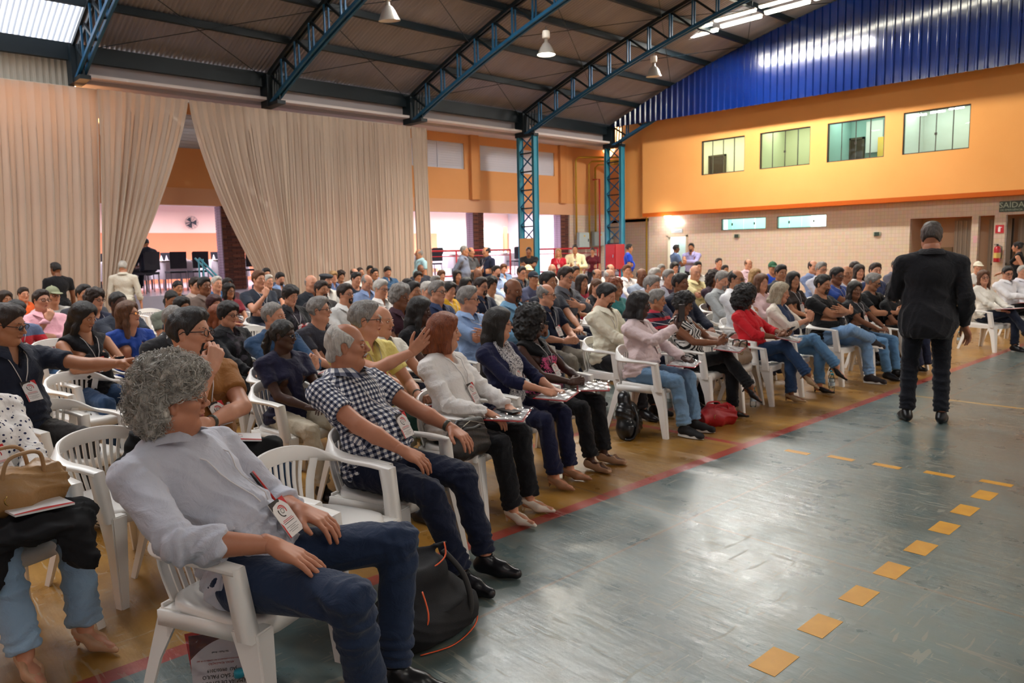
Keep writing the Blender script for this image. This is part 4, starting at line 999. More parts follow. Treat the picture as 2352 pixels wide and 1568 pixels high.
def skel(arms='lap', legs='fl', lean=8, fat=0, fem=False, stand=False, sit_dz=0, twist=0, hipx=0, fwd=0):
    J = {}; a = radians(lean); sp = A3(-sin(a), 0, cos(a)); J['sp'] = sp
    p0 = A3(-.01+hipx, 0, .555) if not stand else A3(0, 0, .93)
    sw = .168 if fem else .190
    if fat: sw += .018
    J['p0'] = p0; J['c'] = p0+sp*.30; J['n'] = p0+sp*.50+A3(.015, 0, 0); lf = A3(-sin(twist), cos(twist), 0); J['lf'] = lf
    sc = p0+sp*.425; J['hc'] = J['n']+A3(.028+fwd, 0, .150)
    A = ARMS[arms]; Lg = LEGS[legs]; J['fat'] = fat; J['fem'] = fem; J['stand'] = stand; J['Lg'] = Lg; J['A'] = A
    for s_, S in ((-1, 'R'), (1, 'L')):
        sh = sc+lf*sw*s_; J['s'+S] = sh
        w_ = A3(*A[S])
        hint = A3(*A.get('h'+S, (-.25, .85*s_, -.9)))
        e, w2 = ik(sh, w_, .285, .255, hint); J['e'+S] = e; J['w'+S] = w2
        hp = p0+A3(0, .088*s_*(1.12 if fat else 1), -.01); J['h'+S] = hp
        an = A3(*Lg[S])
        kn, an = ik(hp, an, .425, .42, A3(*Lg.get('h'+S, (.7, .16*s_, 1.0) if not stand else (1, .05*s_, 0)))); J['k'+S] = kn; J['a'+S] = an
    return J
def jb(J, m=.28):
    P = np.array([v for k, v in J.items() if isinstance(v, np.ndarray) and k not in ('sp', 'lf')]); return P.min(0)-m, P.max(0)+m
def torso(F, J, t=0.0, tk=.05):
    f = J['fat']; p0, c, n, sp, lf = J['p0'], J['c'], J['n'], J['sp'], J['lf']; fem = J['fem']; ca = radians(0)
    R = np.array(Matrix(((sp[2], 0, sp[0]), (0, 1, 0), (-sp[0], 0, sp[2]))))
    F.ell(p0+A3(-.01, 0, .0), (.125+t+f*.6, .172+t+f*.5, .12+t), tk, R=R)
    wa = .118 if not fem else .108
    F.ell(p0+sp*.15+A3(.022+f*.75, 0, 0), (wa+t+f, (.150 if not fem else .138)+t+f*.8, .15+t), tk, R=R)
    F.ell(p0+sp*.34+A3(.004, 0, 0), (.112+t+f*.3, (.158 if not fem else .142)+t+f*.5, .155+t), tk, R=R)
    if fem:
        for s_ in (-1, 1): F.ell(p0+sp*.315+A3(.088+f*.2, .072*s_, 0), (.060+t, .064+t, .062+t), .04)
    F.cone(J['sR'], J['sL'], .050+t, .050+t, .05)
    for s_ in ('R', 'L'): F.cone(n+A3(-.02, 0, .0), J['s'+s_]*.75+n*.25+A3(-.01, 0, .0), .050+t*.6, .048+t*.8, .03)
def body_geo(J, h, sleeve=.5, legs=True):
    lo, hi = jb(J); 
    if not legs: lo[2] = .5
    F = Fld(lo, hi, h); torso(F, J, -.017)
    f = J['fat']; r = .9 if J['fem'] else 1.0; g = 1+f*1.6
    F.cone(J['n']-J['sp']*.03, J['hc']+A3(-.03, 0, -.09), .055*r+.3*f, .052*r+.3*f, .03)
    for S in 'RL':
        F.cone(J['s'+S], J['e'+S], .050*r*g, .040*r*g, .02); F.cone(J['e'+S], J['e'+S]*.6+J['w'+S]*.4, .040*r*g, .040*r*g, .012); F.cone(J['e'+S]*.6+J['w'+S]*.4, J['w'+S], .040*r*g, .0255*r, .012)
        if legs:
            F.cone(J['h'+S], J['k'+S], .075, .050, .02); F.cone(J['k'+S], J['k'+S]*.65+J['a'+S]*.35, .048, .052, .012); F.cone(J['k'+S]*.65+J['a'+S]*.35, J['a'+S], .052, .034, .012)
            M_ = foot_m(J, S); q = lambda *p: np.array(M_@Vector(p)); F.cone(q(-.03, 0, -.04), q(.07, 0, -.055), .030, .028, .015); F.cone(q(.07, 0, -.058), q(.15, 0, -.066), .028, .016, .015)
    G = Geo(); V, Q = snet(F); G.add(V, Q); return G
def foot_m(J, S):
    Lg = J['Lg']; an = J['a'+S]; p = Lg.get('p', 0) if S == 'R' else 0
    return Mx(tuple(an), Lg['t'+S], -p if p else 0)
def arm_fold(V, N, a, b, c, amp, w=.10, pitch=.034):
    """ring folds round the joint b of the limb a-b-c"""
    d = np.linalg.norm(V-b, axis=1); m = d < w
    for p, q in ((a, b), (b, c)):
        u = (q-p)/(np.linalg.norm(q-p)+1e-6); t = (V[m]-b)@u
        V[m] += N[m]*((amp*np.exp(-(d[m]/(w*.55))**2))*np.sin(2*pi*t/pitch+2.2*np.sin(V[m][:, 1]*31+V[m][:, 2]*23)))[:, None]
def cloth_noise(V, N, amp, seed=0):
    r = np.random.RandomState(seed); d = 0
    for fr, a in ((22, 1.0), (39, .5)):
        k1 = r.normal(size=3); k1 /= np.linalg.norm(k1); k2 = r.normal(size=3); k2 /= np.linalg.norm(k2)
        x = np.sin(V@k1*fr+2.2*np.sin(V@k2*fr*.6+r.rand()*6)+r.rand()*6); d = d+a*((1-np.abs(x))**1.6*2.4-.8)
    V += N*((d+.45)*amp)[:, None]
SLV = {'T': .62, 'P': .60, 'S': 1.97, 'J': 1.97, 'R': 1.50, 'B': 1.93, 'H': 1.42, 'N': 0, 'O': .35}
def shirt_geo(J, h, kind, seed=0, vneck=True, hem=-.03, loose=.0):
    lo, hi = jb(J); lo[2] = J['p0'][2]-.22 if not J['stand'] else J['p0'][2]-.2
    F = Fld(lo, hi, h); t = .010+loose+(.014 if kind == 'J' else 0); torso(F, J, t, .05)
    f = J['fat']; r = .9 if J['fem'] else 1.0; g = 1+f*1.6; e = .010+(.003 if kind in 'JRS' else 0)+(.007 if kind in 'TPO' else 0)
    sl = SLV[kind]
    p0, sp = J['p0'], J['sp']
    if not J['stand'] and kind not in 'PR': F.ell(p0+A3(.0, 0, -.01), (.150+f*.6, .204+f*.5, .135), .03)
    if J['stand'] and kind == 'J': 
        F.ell(p0+A3(-.01, 0, -.10), (.145+f, .195+f*.6, .16), .05); hem = -.21
    for S in 'RL':
        s_, e_, w_ = J['s'+S], J['e'+S], J['w'+S]
        if sl > 0:
            a = min(sl, 1); tip = s_+(e_-s_)*a; F.cone(s_, tip, (.048*r*g)+e, (.041*r*g)+e*1.15, .025)
            if sl > 1:
                b = sl-1; m_ = e_+(w_-e_)*min(b, .45); F.cone(e_, m_, .043*r*g+e, .042*r*g+e, .012)
                if b > .45: F.cone(m_, e_+(w_-e_)*b, .042*r*g+e, (.033*r)+e*.8, .01)
                if kind == 'R': q = e_+(w_-e_)*b; u = (w_-e_)/np.linalg.norm(w_-e_); F.cone(q-u*.055, q-u*.004, .045*r*g+e, .043*r*g+e, .004)
                u = (w_-e_)/np.linalg.norm(w_-e_); q = e_+(w_-e_)*b
            else: u = (e_-s_)/np.linalg.norm(e_-s_); q = tip
            F.plane(u, float(u@q), .002, lo=q-.10, hi=q+.10)
        else:
            u = (e_-s_)*.55+J['lf']*(1 if S == 'L' else -1)*.22; u /= np.linalg.norm(u); q = s_+A3(0, 0, 0)-J['lf']*(1 if S == 'L' else -1)*.018
            F.plane(u, float(u@q), .002, lo=s_-.13, hi=s_+.13)
    n = J['n']
    nw = .050+.3*f
    if kind == 'N': F.cone(n+A3(.02, 0, .06), n+A3(.09, 0, -.07), nw+.012, .034, .006, 's')
    elif kind in 'BHO': F.cone(n+A3(.0, 0, .05), n+A3(.09, 0, -.05), nw+.004, .024, .006, 's')
    elif kind == 'T': F.cone(n+A3(-.02, 0, .08), n+A3(.035, 0, .0), nw+.008, nw+.004, .006, 's')
    elif kind == 'J': F.cone(n+A3(.02, 0, .05), n+A3(.16, 0, -.20), nw+.006, .016, .006, 's')
    else: F.cone(n+A3(.0, 0, .07), n+A3(.11, 0, -.10), nw, .012, .006, 's')
    F.plane(-sp, float(-sp@(p0+sp*hem)), .004)
    V, Q = snet(F); V = V.astype(float); N = vnorm(V, Q)
    amp = .0105 if kind in 'RSB' else .0075
    rel = (V-p0)@sp; w_ = np.clip(1.15-rel/.5, .35, 1.1)
    V0 = V.copy(); cloth_noise(V, N, amp*.62, seed); V = V0+(V-V0)*w_[:, None]
    # waist folds
    m = (rel < .22) & (kind != 'J'); V[m] += N[m]*(.0075*np.exp(-((rel[m]-.07)/.075)**2)*np.sin(2*pi*rel[m]/.045+2.5*np.sin(V[m][:, 1]*17+seed)))[:, None]
    if sl > 0:
        for S in 'RL': arm_fold(V, N, J['s'+S], J['e'+S], J['w'+S], .0085 if sl > 1 else .003); arm_fold(V, N, J['c'], J['s'+S], J['e'+S], .005, .13, .05)
    return V, Q
def pants_geo(J, h, seed=0, short=0, flare=0):
    lo, hi = jb(J, .2); hi[2] = J['p0'][2]+.25; F = Fld(lo, hi, h); f = J['fat']; p0 = J['p0']
    R = np.array(Matrix(((J['sp'][2], 0, J['sp'][0]), (0, 1, 0), (-J['sp'][0], 0, J['sp'][2]))))
    F.ell(p0+A3(-.012, 0, -.005), (.130+f*.5, .180+f*.5, .125), .04, R=R)
    g = 1+f*1.3
    for S in 'RL':
        hp, kn, an = J['h'+S], J['k'+S], J['a'+S]
        F.cone(hp+(kn-hp)*.12, kn, .088*g, .064*g, .022)
        u = (an-kn)/np.linalg.norm(an-kn); en = an-u*.015 if not short else kn+u*.05
        F.cone(kn, kn+(en-kn)*.4, .064*g, .060*g, .02); F.cone(kn+(en-kn)*.4, en, .060*g, .052+flare, .015)
        F.plane(u, float(u@en), .002, lo=en-.13, hi=en+.13)
    F.plane(J['sp'], float(J['sp']@(p0+J['sp']*.13)), .003)
    V, Q = snet(F); V = V.astype(float); N = vnorm(V, Q); cloth_noise(V, N, .0042, seed+5)
    for S in 'RL':
        arm_fold(V, N, J['h'+S], J['k'+S], J['a'+S], .0065, .13, .05); arm_fold(V, N, p0, J['h'+S], J['k'+S], .008, .15, .055)
        arm_fold(V, N, J['k'+S], J['a'+S]+(J['k'+S]-J['a'+S])*.15, J['a'+S], .0085, .11, .042)
    return V, Q
# ---------------------------------------------------------------- materials of people
SKIN = {'l': ('d09a7c', 'b87a5e'), 'r': ('bd8264', '9c6248'), 't': ('b98362', '9c6648'), 'b': ('87573c', '6e432c'), 'd': ('4c2e22', '38211a')}
def skin_mat(k):
    key = 'skin_'+k
    if key in MATS: return MATS[key]
    n = NB(key, .48, .42); a, b = SKIN[k]; q = n.math('ADD', n.math('MULTIPLY', n.noise(9, 4), .7), n.math('MULTIPLY', n.noise(60, 3), .3))
    n.color(n.mix(q, a, b)); n.bump(n.noise(220, 2), .06, .002); n.b.inputs['Subsurface Weight'].default_value = .0
    return n.m
HAIRCOL = {'Y': ('8f826a', 'cdbfa4'), 'W': ('8a857c', 'd2ccc2'), 'h': ('2a2320', '584c44'), 'k': ('0c0b0c', '1d1a1a'), 'd': ('1c1310', '36261e'), 'b': ('4a2e1c', '74492c'), 'r': ('6b3118', '9c5226'), 'g': ('6a6764', 'a39e98'), 'w': ('a8a39a', 'd8d3ca'), 'y': ('8a683e', 'c49c68'), 'm': ('2c1014', '4c1d22')}
def hair_mat(k):
    key = 'hair_'+k
    if key in MATS: return MATS[key]
    n = NB(key, .42, .5); a, b = HAIRCOL[k]; w_ = n.noise(22, 5, n.mapv((3.2, 3.2, .5)), 1.5); n.color(n.mix(n.math('MULTIPLY', n.math('SUBTRACT', w_, .3), 2.2), a, b))
    n.bump(n.math('ADD', n.noise(85, 4, n.mapv((3, 3, .30)), 1.2), n.math('MULTIPLY', n.noise(26, 3, n.mapv((3, 3, .25)), 1.0), 1.6)), .6 if k != 'W' else .25, .015); return n.m
def cloth_mat(spec):
    key = 'cloth_'+spec
    if key in MATS: return MATS[key]
    p = spec.split(','); c = p[0]; pat = p[1] if len(p) > 1 else None
    n = NB(key, .85, .2); n.b.inputs['Sheen Weight'].default_value = .12
    cc = lin(c); v = n.noise(5, 3); base = n.mix(v, (*[q*.90 for q in cc], 1), (*[min(1, q*1.08) for q in cc], 1))
    if pat is None: col = base
    elif pat == 'check':
        uv = n.xyz(n.tc.outputs['UV']); a = n.math('GREATER_THAN', n.math('FRACT', n.math('MULTIPLY', uv[0], 36)), .5); b = n.math('GREATER_THAN', n.math('FRACT', n.math('MULTIPLY', uv[1], 36)), .5)
        s_ = n.math('MULTIPLY', n.math('ADD', a, b), .5); col = n.mix(n.math('GREATER_THAN', s_, .25), '1b2138', 'e8e6e4'); col = n.mix(n.math('LESS_THAN', n.math('ABSOLUTE', n.math('SUBTRACT', s_, .5)), .1), col, '6f7384')
    elif pat == 'floral':
        vo = n.node('ShaderNodeTexVoronoi', {'Vector': n.tc.outputs['Object'], 'Scale': 17}); d = vo.outputs[0]; col = n.mix(n.math('LESS_THAN', d, .43), '17130f', c); col = n.mix(n.math('LESS_THAN', d, .09), col, '7a4a3a')
    elif pat == 'redstripe':
        z = n.xyz()[2]; fr = n.math('FRACT', n.math('MULTIPLY', z, 11)); col = n.mix(n.math('GREATER_THAN', fr, .62), c, 'b83040')
    elif pat == 'pinkish':
        z = n.xyz()[2]; a = n.math('GREATER_THAN', n.noise(24, 3, None, 2.5), .5); m_ = n.math('MULTIPLY', a, n.math('MULTIPLY', n.math('LESS_THAN', z, .90), n.math('GREATER_THAN', z, .60))); col = n.mix(m_, c, 'c8527e')
    elif pat == 'chev':
        x = n.xyz(); y = n.math('ABSOLUTE', n.math('SUBTRACT', n.math('FRACT', n.math('MULTIPLY', x[2], 7)), .5)); fr = n.math('FRACT', n.math('ADD', n.math('MULTIPLY', x[1], 22), n.math('MULTIPLY', y, 3.0))); col = n.mix(n.math('GREATER_THAN', fr, .5), 'd8d4d0', '141416')
    elif pat == 'dots':
        vo = n.node('ShaderNodeTexVoronoi', {'Vector': n.tc.outputs['Object'], 'Scale': 45}); col = n.mix(n.math('LESS_THAN', vo.outputs[0], .28), c, '23284a')
    elif pat == 'leaf':
        col = n.mix(n.math('GREATER_THAN', n.noise(75, 4, None, 1.5), .53), c, '3c3a44')
    elif pat == 'denim':
        f_ = n.noise(3.0, 5); col = n.mix(f_, (*[q*.6 for q in cc], 1), (*[min(1, q*1.5) for q in cc], 1))
    else:
        z = n.xyz()[2]; col = n.mix(n.math('MULTIPLY', n.math('LESS_THAN', z, .93), n.math('GREATER_THAN', z, .76)), base, pat)
    n.color(col); n.bump(n.math('ADD', n.math('MULTIPLY', n.noise(320, 2), .22), n.math('MULTIPLY', n.noise(16, 4, None, 1.0), 4.0)), .34, .009)
    return n.m
EYEW = mat('eye_white', 'd8d0c8', .2); IRIS = mat('iris_brown', '1c120c', .15); LIPM = {k: mat('lip_'+k, c, .4) for k, c in {'l': 'a86058', 'r': '9c5448', 't': '94584c', 'b': '6c3a34', 'd': '4a2824'}.items()}
FRAME = mat('glasses_frame', '1a1a20', .3); FRAME2 = mat('glasses_wire', '8c8478', .25, metal=.9)
LENS = glassm('glasses_lens', 'f4f6f6', .0, .02)

def glasses_mesh(wire):
    k = ('glasses', wire)
    if k in HAIRC: return HAIRC[k]
    m = MB(); r = .0011 if wire else .0021
    for s_ in (-1, 1):
        pts = []
        for q in range(16):
            a = 2*pi*q/16; cx, cz = cos(a), sin(a); pts.append((.101-.10*abs(.034+.024*cx*1)*.18, (.034+.0245*cx)*s_, -.001+.0165*cz*(1-.1*cx)))
        m.cur = 0; m.tube(pts, r, 5, closed=True)
        m.tube([(.096, .058*s_, .006), (.05, .0755*s_, .006), (.0, .0805*s_, .006), (-.018, .080*s_, -.006)], r*1.15, 5)
    m.tube([(.1005, -.010, .003), (.103, 0, .006), (.1005, .010, .003)], r, 5)
    m.cur = 1
    for s_ in (-1, 1): m.add([(.0995-.10*abs(.034+.022*cos(2*pi*q/12))*.18, (.034+.022*cos(2*pi*q/12))*s_, -.001+.0145*sin(2*pi*q/12)) for q in range(12)], [tuple(range(12))])
    me = m.mesh('glasses', [FRAME2 if wire else FRAME, LENS], True); HAIRC[k] = me; return me
def badge_mesh(detail):
    k = ('badge', detail)
    if k in HAIRC: return HAIRC[k]
    W, D, R_, T_ = mat('badge_white', 'dcd6d2', .25), mat('badge_dark', '2a2422', .3), mat('badge_red', 'c02a2c', .3), mat('badge_text', '8a8684', .5)
    m = MB(); m.cur = 0; m.box(-.0012, .0012, -.042, .042, -.128, 0)
    m.cur = 1; m.add([(.0016, -.042, 0), (.0016, -.042, -.03), (.0016, -.03, -.016), (.0016, 0, -.010), (.0016, .012, -.012), (.0016, .02, 0)], [(0, 1, 2, 3, 4, 5)])
    m.cur = 2; m.add([(.0017, .012, 0), (.0017, .042, 0), (.0017, .042, -.034), (.0017, .028, -.015)], [(3, 2, 1, 0)]); m.add([(.0017, -.042, -.070), (.0017, -.042, -.128), (.0017, -.036, -.128), (.0017, -.036, -.085)], [(0, 1, 2, 3)])
    for (r0, r1, a0, a1, mi) in ((.021, .017, .25, 1.15, 2), (.015, .012, .3, .95, 2), (.021, .017, -.55, .15, 1), (.009, .007, 0, 2, 1)):
        m.cur = mi; n = 14; vs = []
        for q in range(n+1):
            a = pi*(a0+(a1-a0)*q/n); vs += [(.0018, -r0*cos(a), -.042+r0*sin(a)), (.0018, -r1*cos(a), -.042+r1*sin(a))]
        m.add(vs, [(2*q, 2*q+2, 2*q+3, 2*q+1) for q in range(n)])
    if detail:
        for z, w_, mi in ((-.072, .026, 2), (-.077, .030, 2), (-.083, .028, 1), (-.096, .030, 3), (-.102, .016, 3), (-.108, .028, 3), (-.114, .018, 3)):
            m.cur = mi; y = -w_
            while y < w_-.003: m.box(.0013, .0017, y, min(y+.0035, w_), z-.0011, z+.0011); y += .0047
    me = m.mesh('name_badge', [W, D, R_, T_]); HAIRC[k] = me; return me
CURL = {}
def curls():
    rng = np.random.RandomState(4); V0, Q0 = hair_geo('CU', .005); N0 = vnorm(V0, Q0); G = Geo(); idx = rng.choice(len(V0), 1400, replace=False)
    for i in idx:
        p, n = V0[i], N0[i]
        if (p[0] > .07 and p[2] < .03) or (abs(p[1]) > .055 and p[0] > -.025 and p[2] < .02): continue
        t = np.cross(n, rng.normal(size=3)); t /= np.linalg.norm(t); b = np.cross(n, t); r = rng.uniform(.008, .017); turns = rng.uniform(1.0, 1.9); st = 13; ph = rng.uniform(0, 6)
        for s_ in range(2):
            o = rng.normal(size=3)*.0016; pts = [p+o+n*(-.006+.012*q/st*rng.uniform(.8, 1.2)+r*.8*(1+sin(ph+2*pi*turns*q/st))*.7)+t*r*cos(ph+2*pi*turns*q/st)+b*(.012*(q/st-.5)) for q in range(st+1)]
            P = np.array(pts); d = np.gradient(P, axis=0); d /= np.linalg.norm(d, axis=1, keepdims=True); u = np.cross(d, n); u /= np.linalg.norm(u, axis=1, keepdims=True)+1e-9; w_ = np.cross(d, u); rr = .00085
            R_ = np.stack([P+rr*(u*cos(a)+w_*sin(a)) for a in (0, 2.1, 4.2)], 1).reshape(-1, 3)
            F = [(3*q+k, 3*q+(k+1) % 3, 3*q+3+(k+1) % 3, 3*q+3+k) for q in range(st) for k in range(3)]; G.add(R_, F)
    return G
SHIRTC, PANTC = {}, {}
def arr_mesh(name, V, Q, mats, uv=None):
    G = Geo(); G.add(V, Q); return G.mesh(name, mats, uv)
def set_mats(o, ms):
    for i, m in enumerate(ms): o.material_slots[i].link = 'OBJECT'; o.material_slots[i].material = m
def collar_mesh(J, spread=.0, high=0):
    n = J['n']; sp = J['sp']; f = J['fat']; m = MB(); r0 = (.054 if J['fem'] else .062)+.3*f; ax = Vector(sp).normalized(); fwd = Vector((ax.z, 0, -ax.x)); l = Vector((0, 1, 0)); c = Vector(n)+ax*.012-fwd*.012
    inner, outer = [], []
    for q in range(25):
        a = radians(22+316*q/24); front = max(0, cos(a)); dirv = fwd*cos(a)+l*sin(a); tip = front**3
        zt = .040-.040*front+high; rt_ = r0+.006*front
        inner.append([c+dirv*(r0+.012)+ax*(-.02-.02*front)+fwd*.012*front, c+dirv*(rt_+.004)+ax*(zt*.6)+fwd*.008*front, c+dirv*rt_+ax*zt+fwd*.010*front, c+dirv*(rt_+.010)+ax*(zt-.002)+fwd*.012*front,
                      c+dirv*(r0+.030+.022*front)+ax*(zt-.026-.030*tip)+fwd*.026*front, c+dirv*(r0+.042+.028*front)+ax*(zt-.042-.060*tip)+fwd*.032*front])
    m.grid(inner); return m  # rows follow the neck
def uv_cyl(J, V, Q):
    """cloth coordinates: round the nearest limb and along it, in metres"""
    V = np.asarray(V, float); axes = [('t', J['p0'], J['n'], .16)]+[(S, J['s'+S]*.9+J['e'+S]*.1, J['w'+S] if 0 else J['e'+S], .07) for S in 'RL']
    fc = V[Q].mean(1); best = np.full(len(Q), 9.); UV = np.zeros((len(Q), 4, 2))
    for nm, a, b, R_ in axes:
        u = (b-a)/np.linalg.norm(b-a); L = np.linalg.norm(b-a); tt = np.clip((fc-a)@u, 0, L); d = np.linalg.norm(fc-a-tt[:, None]*u, axis=1)-R_; m = d < best; best[m] = d[m]
        e1 = np.cross(u, A3(0, 1, 0) if nm == 't' else A3(0, 0, 1)); e1 /= np.linalg.norm(e1); e2 = np.cross(u, e1)
        P = V[Q[m]]-a; th = np.arctan2(P@e2, P@e1); th0 = th[:, :1]; th = th0+((th-th0+pi) % (2*pi)-pi)
        UV[m, :, 0] = th*(R_ if nm == 't' else R_)+.0; UV[m, :, 1] = P@u
    return UV.reshape(-1, 2)

def person(x, y, rz, label, arms='lap', legs='fl', lean=10, fem=False, fat=0, old=False, skin='l', hair='sh', hc='d', shirt='T', sc='30343e', pants='22263a', shoe='dress', shoec='17161a', ex='', hy=0, hp=0, hr=0, scale=1, lod=2, stand=False, seed=0, group=None, hatc=None, belly=0, hipx=-.05, hem=-.03, z=0, fwd=0, inner=None, zs=None, cat='person'):
    hb = {0: .0115, 1: .0155, 2: .023}[lod]; hh = {0: .0056, 1: .0078, 2: .0115}[lod]; front = arms in ('m1', 'm2'); hhair = {0: .005, 1: .007, 2: .009}[lod]; hhand = {0: .0058, 1: .0085, 2: .0125}[lod]
    if front: hb, hh, hhand = .0088, .0042, .0048
    J = skel(arms, legs, lean, fat, fem, stand, 0, 0, 0 if stand else hipx, fwd)
    root = thing('person', label, cat, (x, y, z), rz, group); root.scale = (scale, scale, zs or scale)
    SM = skin_mat(skin); G = Geo()
    bk = ('body', arms, legs, lean, fat, fem, stand, lod, hipx, shirt == 'N')
    if bk not in PANTC: PANTC[bk] = body_geo(J, {0: .015, 1: .020, 2: .028}[lod] if not front else .012, legs=(lod < 1 or stand or legs != 'fl'))
    B = PANTC[bk]; G.add(B.V[0], B.F[0])
    hv = ('f' if fem else 'm')+('fat' if fat else '')+('old' if old and lod == 0 else '')
    Hm = Mx(tuple(J['hc']), radians(hy), radians(hp), radians(hr), .92 if fem else .95)
    Hg = head_geo(hv, hh); o_ = G.n
    for V, F, m_, off in zip(Hg.V, Hg.F, Hg.M, np.cumsum([0]+[len(v) for v in Hg.V[:-1]])):
        G.add(V, F-off, 0, Hm); G.M[-1] = m_
    A = J['A']
    for S in 'RL':
        kind = A.get('k'+S, A['k'])
        if lod == 2 and kind in ('flat', 'point'): kind = 'rest'
        V, Q = hand_geo(kind, hhand); d = Vector(A['d'+S]).normalized(); nn = -Vector(A['n'+S]); nn = (nn-d*nn.dot(d)).normalized(); yv = nn.cross(d)
        sgn = 1 if S == 'R' else -1      # thumb side: +Y for the right hand, palm down and fingers forward
        ysc = .95*(.92 if fem else 1.04); M_ = Matrix((d*ysc, yv*ysc, nn*ysc)).transposed().to_4x4(); M_.translation = Vector(J['w'+S])
        if S == 'L': M_ = M_ @ Matrix.Diagonal((1, -1, 1, 1)); Q = Q[:, ::-1]
        G.add(V, Q, 0, M_)
    brow = hair_mat('k' if hc in 'kdh' else ('g' if hc in 'gwW' else 'd'))
    body = link('body', G.mesh('body', [SM, EYEW, IRIS, brow, LIPM[skin]]), root)
    # hair
    hm_ = hair_mat(hc)
    if hair == 'CU':
        V, Q = hair_geo('CU', hhair); o = link('hair', arr_mesh('hair', V, Q, [hm_]), root); o.matrix_local = Hm
        g = curls(); c_ = link('curls', g.mesh('curls', [hm_]), o); c_['kind'] = 'stuff'
    else:
        hk = ('hairme', hair, hhair)
        if hk not in HAIRC: V, Q = hair_geo(hair, hhair); HAIRC[hk] = arr_mesh('hair', V, Q, [hm_])
        o = link('hair', HAIRC[hk], root); set_mats(o, [hm_]); o.matrix_local = Hm if not fat else Hm @ Matrix.Scale(1.02, 4)
    if hair in ('cp', 'be'):
        hk = ('hatme', hair)
        if hk not in HAIRC: V, Q = hat_geo(hair); HAIRC[hk] = arr_mesh('cap' if hair == 'cp' else 'beret', V, Q, [mat('hat_x', hatc or '303030')])
        o = link('cap' if hair == 'cp' else 'beret', HAIRC[hk], root); set_mats(o, [mat('hat_'+(hatc or '303030'), hatc or '303030', .8, bump=(200, .2))]); o.matrix_local = Hm
    for ch, bkn in (('G', 'full' if hc in 'kd' and seed % 3 else 'goat'), ('F', 'full'), ('M', 'mo')):
        if ch in ex:
            hk = ('beardme', bkn, hhair)
            if hk not in HAIRC: V, Q = beard_geo(bkn, min(hhair, .0055)); HAIRC[hk] = arr_mesh('beard', V, Q, [hm_])
            o = link('beard' if bkn != 'mo' else 'moustache', HAIRC[hk], root); set_mats(o, [hm_]); o.matrix_local = Hm
    if 'g' in ex or 'y' in ex: o = link('glasses', glasses_mesh('y' in ex), root); o.matrix_local = Hm
    # clothes
    sk = (arms, legs if legs != 'fl' else '', lean, fat, fem, stand, lod, shirt, hem, hipx)
    if sk not in SHIRTC:
        V, Q = shirt_geo(J, hb, shirt, seed, hem=hem); uv = uv_cyl(J, V, Q) if 'check' in sc else None
        SHIRTC[sk] = (arr_mesh('shirt', V, Q, [cloth_mat(sc)], uv), V)
    me, SV = SHIRTC[sk]
    nm = {'J': 'jacket', 'N': 'top', 'B': 'blouse', 'H': 'cardigan', 'O': 'top', 'T': 'tee_shirt', 'P': 'polo_shirt'}.get(shirt, 'shirt')
    so_ = link(nm, me, root); CM = cloth_mat(sc.split(',white')[0]); set_mats(so_, [CM])
    def surf(yy, zz, w_=.022):
        m = (np.abs(SV[:, 1]-yy) < w_) & (np.abs(SV[:, 2]-zz) < w_)
        return float(SV[m, 0].max()) if m.any() else float(J['n'][0]+.075)
    if shirt in 'PSRJ' and lod < 3:
        ck = ('collar', lean, fat, fem, stand, hipx, 'check' in sc)
        if ck not in HAIRC:
            me_ = collar_mesh(J).mesh('collar', [CM], True); HAIRC[ck] = me_
            if 'check' in sc:
                l_ = me_.uv_layers.new(name='UVMap'); l_.data.foreach_set('uv', [c_ for lp in me_.loops for c_ in (me_.vertices[lp.vertex_index].index//6*.0165, me_.vertices[lp.vertex_index].index % 6*.014)])
        o = link('collar', HAIRC[ck], root); set_mats(o, [CM])
    if inner or (shirt == 'J' and lod < 2) or ',white' in sc:
        ik_ = ('inner', arms, lean, fat, fem, stand, lod, hipx)
        if ik_ not in SHIRTC:
            F = Fld(*[b_ for b_ in (J['p0']-.28, J['n']+.2)], hb); torso(F, J, .016, .05)
            F.cone(J['n']+A3(.0, 0, .05), J['n']+A3(.10, 0, -.05), .05, .03, .006, 's'); F.plane(-J['sp'], float(-J['sp']@(J['p0']+J['sp']*.0)), .004)
            for s_ in (-1, 1): F.plane(A3(0, s_, 0), .085, .004)
            F.plane(A3(-1, 0, 0), float(-J['c'][0]-.0), .01)
            V, Q = snet(F); V = V.astype(float); N = vnorm(V, Q); V += N*.010; cloth_noise(V, N, .002, 3); SHIRTC[ik_] = arr_mesh('inner_shirt', V, Q, [CM])
        o = link('inner_shirt', SHIRTC[ik_], root); set_mats(o, [cloth_mat(inner or ('d4cec8,leaf' if ',white' in sc else ('d0ccc8' if not fem else '38323a')))])
    if pants:
        pk = (legs, lean, fat, fem, stand, lod, hipx)
        if pk not in PANTC: V, Q = pants_geo(J, hb if lod < 2 else .02, seed, flare=.012 if fem else .006); PANTC[pk] = arr_mesh('trousers', V, Q, [cloth_mat(pants)])
        o = link('trousers', PANTC[pk], root); set_mats(o, [cloth_mat(pants)])
